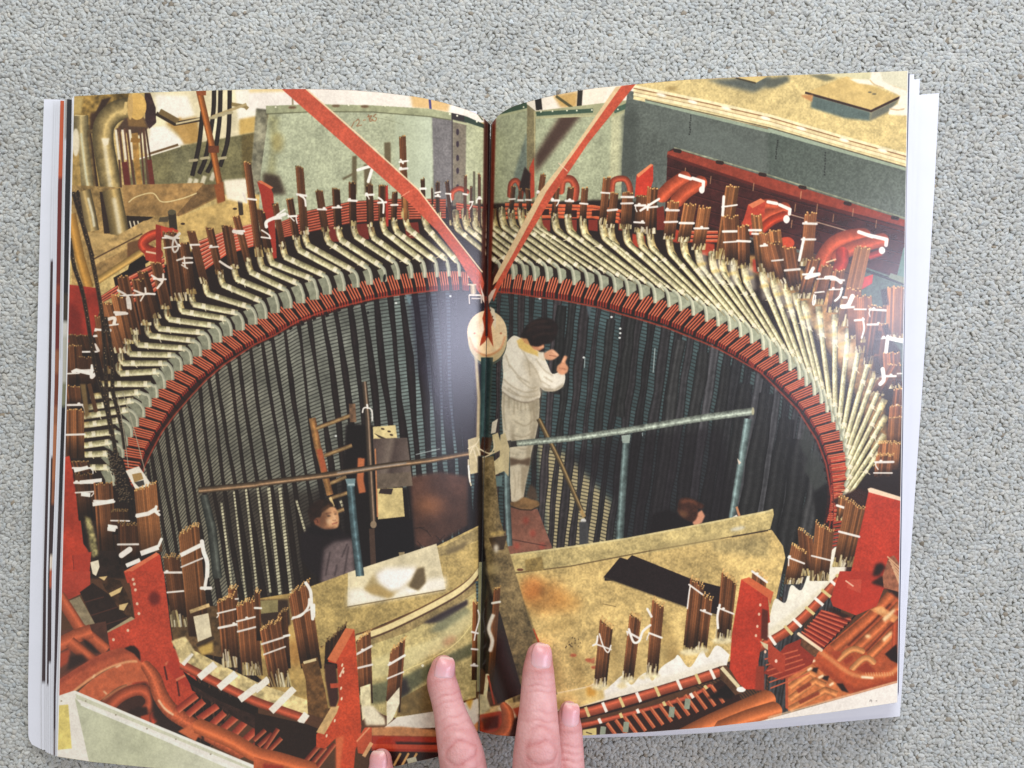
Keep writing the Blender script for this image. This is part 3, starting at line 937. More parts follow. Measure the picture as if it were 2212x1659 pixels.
def paint_arms():
    L, R = ring_tables()

    def arm(f, k, e, wide, tone, right):
        # grey-green leg: thin lit front face, broad side face
        if right:
            sp = min(22, 10 + max(0, (f[0] - 1100)) * .035)
            if f[0] > 1660:
                sp = max(8, 22 - (f[0] - 1660) * .075)
            poly([(f[0] + 1, f[1]), (f[0] + sp, f[1] - 13), (f[0] + sp - 1, f[1] - 28), (k[0] + 15, k[1] + 5), (k[0] + 3, k[1] + 2), (f[0] - 5, f[1] - 22)], mul((148, 152, 128), tone), tex=[('m', .1)])
        else:
            sp = min(15, max(0, (1000 - f[0]) * .05))
            poly([(f[0], f[1]), (f[0] - 3, f[1] - 22), (k[0] + 6, k[1] + 2), (k[0] - sp, k[1] + 9), (f[0] - sp - 4, f[1] - 12), (f[0] - sp - 2, f[1] + 1)], mul((136, 138, 116), tone), tex=[('m', .12)])
        P = [f, (f[0] - .4, f[1] - 12)] + curve([(f[0] - .6, f[1] - 17), (f[0] - 1 + (k[0] - f[0]) * .18, f[1] - 26), (k[0] + (f[0] - k[0]) * .42, k[1] + 4), (k[0], k[1]), lerp(k, e, .07)], 4)
        lx = 7.5 if right else 6.5
        pr = [(-1, mul((208, 206, 180), tone)), (0, mul((176, 178, 152), tone)), (1, mul((116, 120, 104), tone))]
        if not right:
            pr = [(-1, mul((136, 140, 122), tone)), (.2, mul((178, 178, 154), tone)), (1, mul((206, 202, 174), tone))]
        body = mul((186, 178, 130), tone)
        d = (e[0] - k[0], e[1] - k[1])
        A = [(k[0] + 1, k[1]), lerp(k, e, .5), e]
        if right:
            pa = [(-1, (50, 42, 28)), (-.7, mul(body, .62)), (-.2, mul(body, .92)), (.35, mul((232, 224, 188), tone)), (.8, mul((196, 184, 136), tone)), (1, (84, 70, 44))]
        else:
            pa = [(-1, (96, 84, 56)), (-.72, mul(body, .68)), (-.25, mul(body, .9)), (.2, mul((206, 198, 156), tone)), (.7, mul((236, 228, 192), tone)), (1, mul((150, 138, 96), tone))]
        tube(A, wide, pa, tex=[('m', .12), ('f', .06)])
        tube(P, lx, pr)
        n = int(math.hypot(*d) / 3.4)
        for j in range(2, n - 2):
            if rnd.random() < .5:
                p = lerp(k, e, j / n)
                tube([(p[0] - 1, p[1] + wide * .25), (p[0] + .8, p[1] - wide * .3)], .9, (96, 88, 58), a=.5)
        L_ = math.hypot(*d) or 1
        ux, uy = d[0] / L_, d[1] / L_
        for t in (.12, .8):
            p = lerp(k, e, t + rnd.uniform(-.03, .03))
            tube([(p[0] - ux * 4, p[1] - uy * 4), (p[0] + ux * 4, p[1] + uy * 4)], wide * .92, [(-1, (206, 194, 156)), (.3, (250, 244, 222)), (1, (220, 210, 176))], a=.95)
            if rnd.random() < .75:
                tube([p, (p[0] + rnd.uniform(4, 11), p[1] + rnd.uniform(6, 13))], 1.6, (240, 230, 196))
                tube([p, (p[0] - rnd.uniform(6, 13), p[1] + rnd.uniform(-2, 5))], 1.5, (234, 222, 180))

    for n, (f, k, e) in enumerate(L):
        arm(f, k, e, 13.2 if n < 26 else 14, 1.0, False)
    prev = None
    for n, (f, k, e) in enumerate(R):
        if k[0] < 1052:
            prev = (f, k, e)
            continue
        br = .98 + .14 * min(1, max(0, (f[0] - 1350) / 250))
        w = 12.0
        if prev:
            m0, m1 = lerp(prev[1], prev[2], .5), lerp(k, e, .5)
            dx, dy = e[0] - k[0], e[1] - k[1]
            gap = abs((m1[0] - m0[0]) * dy - (m1[1] - m0[1]) * dx) / math.hypot(dx, dy)
            w = min(12.5, max(6.0, gap * .84))
        arm(f, k, e, w, br, True)
        prev = (f, k, e)
    # white tape patches on the right where bars and bunches meet
    for s in ('12:1640,640', '12:1760,700', '12:1900,720', '12:2050,760', '12:2180,830', '13:90,900', '13:180,1000', '13:330,1100', '13:440,1180', '13:560,1250', '13:640,1330', '13:700,1430'):
        rc, p = s.split(':')
        x, y = q(rc, p)[0]
        poly([(x - 10, y - 26), (x + 8, y - 30), (x + 16, y + 20), (x - 4, y + 26)], (250, 246, 228), a=.45, soft=4)
        poly([(x - 10, y - 6), (x + 10, y - 9), (x + 10, y - 3), (x - 8, y + 1)], (226, 190, 96), a=.6, soft=2)
def SB(rc, s, w, right, **k):
    """a back bundle whose foot is seated on the nearest bent bar"""
    tip, base = q(rc, s)
    T = ring_tables()[right]
    best, bd = None, 34.0
    for i, (f, kk, e) in enumerate(T):
        if i in SEATED[right]:
            continue
        top = (e[0] - 5, e[1] - (22 if not right else 30))
        d = math.hypot(top[0] - base[0], (top[1] - base[1]) * .7)
        if d < bd:
            best, bd = i, d
            seat = top
    if best is not None:
        SEATED[right].add(best)
        base = seat
    bundle(tip, base, w * .25, **k)


SEATED = [set(), set()]


def paint_extra_bundles():
    """bars that had no bunch noted get one of their own"""
    for right in (0, 1):
        for i, (f, kk, e) in enumerate(ring_tables()[right]):
            if i in SEATED[right] or (right and (i < 9 or i > 33)) or (not right and i > 25):
                continue
            h = rnd.uniform(50, 78)
            top = (e[0] - 5, e[1] - 24)
            bundle((top[0] + rnd.uniform(-8, 2), top[1] - h), top, rnd.uniform(13, 18) + 6 * right, tone=.8 + .2 * right, ties=(rnd.uniform(.3, .5),), foot=.15 * right)


def paint_bundles_back():
    # left arc, far to near
    for rc, s, w, k in (
            ('01', '1265,1180 1290,1720', 58, dict(tone=.75, ties=(.42,), dark=.2)), ('01', '375,1440 405,1960', 70, dict(tone=.7, ties=(.42,), skew=-.3)),
            ('11', '545,-10 585,340', 65, dict(tone=.62)), ('11', '690,-20 705,320', 68, dict(tone=.6)), ('11', '830,-80 840,270', 62, dict(tone=.65)),
            ('11', '980,-60 1000,260', 60, dict(tone=.6, ties=(.2,))), ('11', '1090,-60 1090,220', 62, dict(tone=.7)), ('11', '1200,0 1210,260', 48, dict(tone=.65)),
            ('11', '1290,50 1300,260', 40, dict(tone=.85, hue=.7, ties=())), ('11', '1440,-110 1455,270', 36, dict(tone=.6, ties=(.25,))),
            ('11', '1570,-80 1580,200', 34, dict(tone=.55, ties=(.3, .42))), ('11', '1650,-90 1690,290', 34, dict(tone=.55, ties=(.3,))),
            ('11', '1810,-140 1805,240', 26, dict(tone=.7)), ('11', '1860,-50 1860,260', 22, dict(tone=.6)), ('11', '1930,-150 1930,310', 24, dict(tone=.75)),
            ('11', '1520,-30 1525,120', 16, dict(tone=.6, ties=())),
            ('11', '290,60 335,450', 62, dict(tone=.75, ties=(.42,))), ('11', '165,100 215,450', 55, dict(tone=.7, ties=(.35,))),
            ('11', '40,160 95,520', 72, dict(tone=.72, ties=(.65,), skew=-.4)),
            ('10', '2135,-255 2190,420', 64, dict(tone=.85, ties=(.42,), dark=.3)), ('10', '2040,210 2085,640', 64, dict(tone=.82, ties=(.3,))),
            ('10', '1960,290 1970,640', 92, dict(tone=.72, ties=())), ('10', '1810,310 1880,760', 68, dict(tone=.8, ties=(.4,))),
            ('10', '1650,335 1720,800', 72, dict(tone=.7, ties=(.28,))), ('10', '1590,440 1670,850', 90, dict(tone=.75, ties=(.38,))),
            ('10', '1470,350 1500,930', 135, dict(tone=.72, ties=(.06, .2), dark=.2)), ('10', '1350,620 1400,1010', 96, dict(tone=.78, ties=(.32,))),
            ('10', '1230,690 1310,1100', 92, dict(tone=.72)), ('10', '1190,760 1235,1110', 106, dict(tone=.78, ties=(.3,))),
            ('10', '1060,735 1140,1230', 104, dict(tone=.86, ties=(.32,))), ('10', '1010,900 1080,1320', 104, dict(tone=.95, hue=.3, ties=(.36,))),
            ('10', '915,960 1000,1380', 96, dict(tone=.95, hue=.2, ties=(.4,))), ('10', '815,1040 900,1490', 92, dict(tone=.9, hue=.2, ties=(.34,)))):
        k['dark'] = k.get('dark', .3) * .6
        k['tone'] = k.get('tone', 1) * 1.08
        SB(rc, s, w, 0, foot=.13, **k)
    # right arc, far to near
    for rc, s, w, k in (
            ('12', '12,-50 12,220', 40, dict(tone=.6)), ('12', '70,-20 92,270', 30, dict(tone=.65)), ('12', '135,-20 150,240', 40, dict(tone=.6)), ('02', '270,1510 250,1900', 50, dict(tone=.7)),
            ('12', '385,-30 385,250', 52, dict(tone=.75)), ('12', '510,-40 505,260', 56, dict(tone=.75)), ('12', '630,-30 630,250', 58, dict(tone=.75)),
            ('02', '820,1540 800,1900', 66, dict(tone=.85, ties=(.3,))), ('12', '885,10 880,280', 72, dict(tone=.75)), ('12', '1000,10 1010,300', 94, dict(tone=.8, ties=(.1, .3))),
            ('12', '1120,30 1130,360', 92, dict(tone=.75, ties=(.28, .75))), ('02', '1215,1620 1232,1980', 92, dict(tone=.85, ties=(.4,))),
            ('12', '1395,85 1385,430', 102, dict(tone=.95, ties=(.25, .55))), ('12', '1540,105 1510,440', 112, dict(tone=.98, ties=(.5,), hue=.2)),
            ('12', '1665,130 1650,480', 112, dict(tone=.98, ties=(.5,), hue=.2)), ('02', '1905,1610 1850,2150', 118, dict(tone=1.0, hue=.3, ties=(.25,), dark=.2)),
            ('12', '1890,215 1860,560', 140, dict(tone=.85, ties=(.3, .52))), ('12', '2000,290 1970,640', 104, dict(tone=.95, ties=(.4,))),
            ('12', '2110,200 2060,640', 92, dict(tone=1.05, hue=.4, ties=(.35,))), ('12', '2180,360 2180,730', 96, dict(tone=1.0, ties=(.28,))),
            ('13', '60,335 80,500', 105, dict(tone=1.05, hue=.4, ties=())), ('13', '50,440 70,760', 112, dict(tone=.95, ties=(.4,))),
            ('13', '370,185 330,640', 108, dict(tone=1.0, ties=(.2, .48), dark=.3)), ('13', '180,480 190,830', 122, dict(tone=.95, ties=(.5,))),
            ('13', '400,580 350,930', 116, dict(tone=1.0, ties=(.38,))), ('13', '510,640 435,1000', 108, dict(tone=.95, ties=(.3,))),
            ('13', '612,680 535,1040', 106, dict(tone=1.0, ties=(.25, .45))), ('13', '820,480 690,1000', 140, dict(tone=1.12, hue=.5, ties=(.66,), dark=.3)),
            ('13', '745,840 655,1250', 120, dict(tone=1.02, ties=(.35,))), ('13', '822,900 735,1270', 150, dict(tone=1.08, ties=(.22, .38))),
            ('13', '892,985 830,1300', 66, dict(tone=1.0, ties=())), ('13', '955,990 870,1380', 140, dict(tone=.9, ties=(.06, .28))),
            ('13', '1105,820 1090,1280', 150, dict(tone=1.12, hue=.4, ties=(.97,), dark=.2)), ('13', '1000,1140 930,1560', 84, dict(tone=.8, ties=(.25,))),
            ('13', '1065,1390 1080,1700', 150, dict(tone=1.05, ties=(.55,))), ('13', '1090,1490 1060,1760', 130, dict(tone=1.0, ties=(.35,))),
            ('23', '1130,40 1100,350', 90, dict(tone=.95, ties=(.5,))), ('23', '1105,190 1080,520', 110, dict(tone=1.05, ties=())),
            ('23', '1105,290 1090,560', 120, dict(tone=1.08, hue=.4, ties=())), ('23', '1050,515 1030,740', 190, dict(tone=1.05, hue=.3, ties=(), rows=2)),
            ('23', '1010,620 990,800', 150, dict(tone=1.0, ties=(.3, .85), rows=2))):
        k['tone'] = k.get('tone', 1) * 1.12
        SB(rc, s, w, 1, foot=.16 if rc != '23' else 0, **k)


def paint_ties():
    # varnish-black bands and gaps on the far right
    for s in ('960,1200 930,1400', '1000,840 1020,980', '930,1420 960,1600', '1010,1150 1040,1240'):
        tube(q('13', s), 13, (40, 26, 22), a=.75, soft=1)
    tube(q('13', '1030,1260 1175,1290'), 9, WHITE)
    tube(q('13', '1035,1250 1020,1380'), 8, WHITE, cap=True)
    tube(curve(q('13', '730,900 690,980 640,990')), 10, WHITE, cap=True)
    tube(curve(q('13', '990,1530 1000,1620 970,1659')), 9, WHITE, cap=True)
    tube(curve(q('13', '820,1090 830,1180 810,1260')), 4, WHITE, cap=True)
    tube(q('13', '330,740 440,710'), 8, WHITE, cap=True)
    tube(q('13', '390,660 345,740'), 8, WHITE, cap=True)
    tube(curve(q('13', '500,740 570,740 630,780')), 8, WHITE, cap=True)
    tube(curve(q('13', '640,830 620,900 580,940')), 5, WHITE, cap=True)
    tube(q('13', '400,870 490,860'), 3, WHITE)
    tube(curve(q('13', '400,880 385,960 400,970 412,890')), 3, WHITE)
    tube(q('13', '310,400 270,590'), 6, WHITE, cap=True)
    tube(q('12', '1830,40 1820,200'), 6, WHITE, cap=True)
    tube(q('12', '2050,330 2150,330'), 5, WHITE, cap=True)
    tube(q('12', '1110,160 1270,60'), 5, WHITE, cap=True)
    tube(curve(q('12', '1180,100 1170,160')), 4, WHITE)
    # loose bows on the left
    for s, w in (('1430,380 1500,400 1550,360', 8), ('1500,400 1490,480 1510,520 1540,480 1510,410', 5), ('1530,590 1600,570 1660,570', 5), ('1590,560 1600,650', 4), ('1570,630 1620,660', 4),
                 ('1310,720 1400,770 1410,710', 5), ('1400,780 1360,830', 6), ('1160,850 1250,880 1255,830', 5), ('1250,880 1215,940', 4), ('1020,850 1110,910 1130,1010', 6), ('1100,920 1110,1000', 8),
                 ('930,1100 990,1090 985,1140', 9), ('990,1040 1085,1045', 7), ('810,1190 950,1195', 9), ('730,1390 770,1380', 8), ('820,1320 850,1370', 8), ('2020,340 2090,355', 10), ('2100,10 2130,90', 5),
                 ('1900,600 1960,640 2000,660', 6)):
        tube(curve(q('10', s)), w * .8, mul((236, 226, 214), rnd.uniform(.86, 1)), cap=True)
    for s, w in (('90,300 100,250 250,190', 9), ('180,200 250,150', 4), ('50,330 110,370 120,400', 4), ('880,-190 980,-220 1010,-210', 8), ('1000,-190 970,-90', 8),
                 ('1060,50 1100,90 1100,180', 5), ('270,190 330,250', 3), ('380,30 420,60 430,120', 5)):
        tube(curve(q('11', s)), w * .8, WHITE, cap=True)
    for s in ('1240,1400 1310,1390', '1250,1380 1270,1410'):
        tube(q('01', s), 4, WHITE, cap=True)
    # writing on a bar
    for s in ('1960,872 1985,868 1975,885', '1990,868 2005,875 1992,886'):
        tube(q('10', s), 1.6, (40, 34, 28))
    blob(*q('11', '1110,745')[0], 3, 9, (22, 22, 24), ang=.15)
    blob(*q('11', '968,1043')[0], 2.4, 3, (22, 22, 24))


def paint_left_edge():
    # chain hoist corner, hanging in front of the coils
    poly(q('10', '600,800 840,830 880,950 800,1250 590,1300'), (164, 50, 36), tex=[('l', .15)])
    poly(q('10', '600,930 700,1050 720,1230 590,1280'), (112, 32, 26), soft=4, a=.7)
    for s, w, k in (('690,1240 740,1420', 210, dict(tone=.55, ties=(.8,))), ('640,1330 660,1659', 130, dict(tone=.75, ties=(.7,))), ('740,1430 770,1720', 130, dict(tone=.62, ties=(.35,))),
                    ('860,1080 930,1500', 90, dict(tone=.8, ties=(.25,)))):
        B('10', s, w, **k)
    tube(q('10', '620,1560 660,1540 790,1570'), 8, WHITE)
    tube(curve(q('10', '800,1490 790,1600 830,1560')), 7, WHITE)
    for rc, s, w, k in (('20', '630,20 650,190', 120, dict(tone=.85, ties=(.92,))), ('20', '650,225 655,640', 150, dict(tone=1.02, hue=.2, ties=(.47,), skew=-.1))):
        B(rc, s, w, **k)
    poly(q('20', '690,0 740,0 770,260 740,300'), (120, 96, 58), soft=1)
    tube(curve(q('20', '770,0 800,120 830,240')), 9, (90, 58, 34))
    # two chains
    for pts in (q('10', '630,0 700,230 760,420 820,700 880,1050 900,1300 910,1500') + q('20', '930,180 970,420 1010,640 1040,760'), q('10', '600,400 640,640 700,820 740,1000 780,1250 820,1500') + q('20', '880,50 930,250 960,430'),
                q('10', '670,0 720,300 800,560') , q('10', '910,1080 950,1300 970,1500') + q('20', '975,60 1020,240 1060,420 1080,560')):
        P = curve(pts, 8)
        tube(P, 9, (58, 44, 32), tex=[('m', .3)], a=.9)
        acc = 0
        for a, b in zip(P[:-1], P[1:]):
            L = math.dist(a, b)
            acc += L
            if acc > 5:
                acc = 0
                blob(a[0], a[1], 2.4, 4.6, (40, 30, 24), ang=rnd.uniform(-.5, .5))
                if rnd.random() < .6:
                    blob(a[0] + rnd.uniform(-1, 2), a[1] - 1, 1.2, 1.5, mul((150, 126, 92), rnd.uniform(.6, 1.1)))
    # heap of chain in its bucket
    hp = q('20', '940,560 1060,640 1110,800 1150,930 1120,1050 1050,1010 1010,880')
    poly(hp, (38, 28, 24))
    for _ in range(120):
        t = rnd.random()
        a = lerp(q('20', '970,600')[0], q('20', '1100,1020')[0], t)
        x, y = a[0] + rnd.uniform(-15, 13), a[1] + rnd.uniform(-6, 6)
        blob(x, y, 2.6, 1.7, (100, 84, 64), ang=rnd.uniform(0, 3))
        blob(x + 1, y + 2, 2.2, 1.2, (24, 18, 16), ang=rnd.uniform(0, 3))
    for s in ('1010,80 1060,350 1110,720', '1060,70 1160,400 1250,740'):
        tube(curve(q('20', s)), 1.6, (170, 164, 140))
    # white framed tin, then the near-left bunches
    poly(q('20', '1085,750 1200,710 1310,870 1290,910 1170,910'), (236, 230, 214))
    poly(q('20', '1140,780 1220,765 1240,820 1160,850'), (168, 134, 80))
    poly(q('20', '1160,850 1240,830 1250,870 1200,890'), (70, 66, 62))
    # deep red board at far left and the dark recess beside it
    poly(q('20', '540,640 600,620 680,1000 720,1380 790,1480 780,1680 520,1680'), (186, 60, 38), tex=[('l', .08), ('m', .05)])
    poly(q('20', '630,780 680,800 760,1300 800,1480 730,1380 690,1100'), (30, 22, 20), soft=1)
    poly(q('20', '680,1020 960,1060 1050,1480 1080,1680 760,1680 770,1480'), (46, 32, 26), soft=2, tex=[('m', .3)])
    for s, w, k in (('690,670 730,800', 150, dict(tone=.75, ties=(.4,))), ('720,780 760,1180', 160, dict(tone=.6, ties=(.18, .4))), ('890,860 930,1440', 165, dict(tone=.92, ties=(.28,), hue=.1)),
                    ('1030,1100 1050,1300', 150, dict(tone=.55, ties=(.4, .7), rows=2)), ('1110,1210 1120,1560', 185, dict(tone=.62, ties=(.5,), rows=2)),
                    ('1255,890 1305,1450', 195, dict(tone=1.1, hue=.35, ties=(.38,), rows=2, skew=.25, dark=.25))):
        B('20', s, w, **k)
    tube(q('20', '1175,1140 1280,1120 1350,1080'), 9, WHITE)
    tube(curve(q('20', '1350,1060 1345,1100 1375,1130')), 6, WHITE, cap=True)
    tube(q('20', '1215,1465 1370,1410'), 11, WHITE)
    tube(q('20', '1370,1400 1395,1340'), 6, WHITE, cap=True)
    tube(q('20', '800,1040 985,1010'), 9, WHITE)
    tube(q('20', '700,950 780,960'), 9, WHITE)
    tube(q('20', '690,850 880,830'), 8, WHITE)
    tube(q('20', '640,750 760,720'), 8, WHITE)
    tube(q('20', '930,1240 1000,1250'), 14, WHITE)
    tube(q('20', '1050,1480 1120,1430'), 12, WHITE, cap=True)
    tube(q('20', '1090,1570 1210,1520'), 9, WHITE)
    poly(q('20', '780,1540 850,1520 860,1580 830,1659 800,1640'), (232, 222, 196))
    poly(q('20', '730,1140 780,1160 820,1300 850,1480 800,1500 760,1300'), (150, 140, 92), soft=2, tex=[('m', .5)])
    tube(q('20', '630,1480 640,1600'), 2, (90, 30, 24))
    poly(q('20', '630,1480 790,1450 770,1659 640,1600'), (180, 58, 40))
    # bottom-left ironwork
    poly(q('30', '510,-40 780,-40 780,100 690,160 560,220 510,200'), (178, 62, 44), tex=[('l', .08)])
    poly(q('30', '690,140 800,60 1000,200 1160,380 920,520 860,500'), (48, 32, 26), tex=[('m', .1)])
    for s in ('720,230 900,180', '760,350 1010,270', '810,450 1100,360'):
        tube(q('30', s), 2, (92, 52, 40))
    poly(q('30', '580,220 690,175 880,520 830,560'), (142, 128, 100), tex=[('m', .12)])
    poly(q('30', '860,0 1040,40 1120,200 1165,370 1130,370 1040,300 900,100'), (66, 44, 28), tex=[('m', .4)])
    for s in ('940,150 1060,90 1040,140 960,180', '1030,250 1110,230 1070,300 1030,290', '850,10 930,0 900,40'):
        poly(q('30', s), (214, 186, 128))
    poly(q('30', '905,490 1135,350 1165,370 940,530'), (170, 154, 118))
    # big bracket plate
    poly(q('20', '1070,1620 1350,1455 1385,1480 1420,1700 1100,1720'), (198, 66, 42))
    poly(q('20', '1070,1620 1350,1455 1380,1470 1110,1640'), (220, 112, 74))
    poly(q('30', '1090,-40 1415,-40 1450,250 1480,500 1500,620 1650,760 1700,900 1700,1000 1300,1300 960,700 910,500 1165,370 1130,100'), (196, 68, 44), tex=[('l', .07), ('f', .04)])
    for x, y in ((1150, 30), (1170, 120), (1185, 240), (1200, 325), (1105, 470), (980, 550), (1160, 70)):
        blob(*q('30', f'{x},{y}')[0], 3, 3.4, (226, 190, 160))
    blob(*q('30', '1335,195')[0], 13, 15, (120, 40, 32), soft=3)
    poly(q('30', '1070,630 1130,600 1190,630 1210,720 1150,680'), (44, 28, 24), soft=1)
    poly(q('30', '1420,760 1560,660 1600,700 1460,790'), (216, 120, 84), soft=1)
    poly(q('30', '1500,640 1600,640 1570,760 1700,900 1660,990 1520,900 1430,790'), (184, 58, 40), soft=1)
    tube(q('30', '1420,780 1445,900'), 4, (92, 36, 30))
    tube(q('30', '1530,910 1550,1040'), 4, (96, 38, 30))
    tube(q('30', '1520,900 1640,840'), 5, (210, 120, 84))
    # fat lagged coils
    O = (194, 92, 56)
    k = frame(115.2, 1209.6, .4720)
    OB = (196, 94, 58)
    poly(k('10,330 240,280 260,420 120,480 10,560'), (92, 56, 44), tex=[('l', .2)])
    rod(k('25,160 120,310 245,415'), 25, OB, hi=1.12, lo=.62, side=.25)
    rod(k('10,395 100,350 175,325'), 30, OB, hi=1.15, lo=.7, side=-.2)
    rod(k('75,375 190,470'), 26, OB, hi=1.1, lo=.6, side=.2)
    poly(k('20,430 80,405 70,470 20,500'), (168, 70, 46), soft=2)
    poly(k('75,440 130,430 170,470 60,510'), (54, 36, 32), soft=3)
    poly(k('130,355 175,385 215,430 190,425 150,395'), (48, 32, 30), soft=2)
    # the two lagged bars sweeping over
    poly(curve(k('10,560 90,505 190,445 260,415 320,403 370,425 400,465 330,470 240,503 150,565 80,610 10,640'), 4), (190, 88, 56), tex=[('m', .07)])
    poly(k('10,550 190,440 320,400 380,430 330,425 200,470 60,550 10,585'), (150, 64, 44), soft=4, a=.7)
    poly(curve(k('80,640 150,570 240,508 330,472 400,466 450,500 480,560 500,640 440,610 430,560 380,560 300,580 220,640 160,690'), 4), (200, 98, 60), tex=[('m', .07)])
    poly(k('200,660 300,585 385,560 430,558 440,575 380,582 300,610 230,668'), (146, 62, 42), soft=3, a=.85)
    tube(curve(k('95,600 160,550 240,500 330,468 385,464')), 5, (232, 168, 116), soft=1, a=.9)
    for p in ('230,600 245,615', '180,540 190,525', '285,492 310,480'):
        tube(k(p), 3, (244, 206, 160), soft=1)
    tube(curve(k('225,640 300,590 360,565')), 4, (224, 150, 100), soft=2, a=.8)
    # inner loop
    poly(k('250,670 330,690 400,720 450,760 440,700 455,600 420,560 330,590'), (70, 42, 34), soft=3)
    rod(curve(k('240,690 300,630 360,600 410,597 442,625 446,660 425,690')), 25, (190, 86, 54), hi=1.12, lo=.62, side=-.2)
    poly(k('325,700 385,672 430,672 435,715 380,715'), (52, 32, 28), soft=2)
    poly(k('400,715 440,705 440,745 400,735'), (176, 72, 46), soft=1)
    poly(k('440,565 475,600 500,660 540,720 590,760 560,800 500,775 455,720 450,640'), (52, 36, 32), soft=3)
    poly(k('325,405 370,392 395,420 400,465 370,430'), (46, 28, 24), soft=1)
    rod(curve(k('420,480 462,540 490,620 540,690 620,745 720,805 870,880')), [22, 30, 34, 34, 32, 32, 34], (200, 96, 58), hi=1.18, lo=.6, side=-.15, tex=[('f', .05)])
    tube(curve(k('480,640 510,680 550,710')), 4, (246, 208, 166), soft=1)
    poly(k('570,785 660,735 685,775 650,830'), (206, 104, 62), soft=1)
    tube(k('680,770 685,830'), 5, (60, 36, 30), soft=1)
    # red laminated stack and lagging bars at the lower left
    for i, (x0, y0, x1, y1) in enumerate(((1530, 1160, 1700, 1030), (1620, 1200, 1760, 1080), (1710, 1240, 1880, 1120), (1800, 1310, 1940, 1180), (1880, 1360, 2040, 1220), (1990, 1400, 2120, 1260), (2080, 1450, 2210, 1330), (2160, 1500, 2300, 1400))):
        tube(q('30', f'{x0},{y0} {x1},{y1}'), 15, [(-1, (222, 120, 84)), (-.3, (184, 72, 48)), (1, (132, 46, 34))])
    poly(q('30', '1580,820 1760,950 2230,1140 2230,1260 1800,1060 1660,990 1640,930'), (38, 26, 22))
    poly(q('30', '1640,930 1900,1080 2240,1220 2240,1340 2040,1230 1870,1110 1700,1020'), (58, 38, 32), tex=[('m', .3)])
    # pale casing corner
    poly(q('30', '430,1060 640,990 2300,1700 430,1700'), (238, 234, 226))
    gpoly(q('30', '645,1050 720,1130 2300,1780 790,1700'), [(0, (196, 200, 172)), (.5, (190, 194, 164)), (1, (206, 208, 184))], *q('30', '700,1200 1800,1600'), tex=[('l', .05)])
    poly(q('30', '650,1010 2300,1710 2300,1730 660,1060'), (206, 208, 184))
    tube(q('30', '640,1000 1400,1320 2300,1690'), 6, (246, 244, 236))
    tube(q('30', '700,1105 1400,1400 2300,1790'), 7, (240, 240, 232), tex=[('m', .04)])
    poly(q('30', '430,1125 590,1110 620,1490 430,1510'), (226, 208, 118), tex=[('m', .08)])
    for x, y in ((740, 1080), (1000, 1200), (1270, 1320), (1520, 1410), (1820, 1540), (530, 1080)):
        blob(*q('30', f'{x},{y}')[0], 2, 1.6, (150, 140, 120))


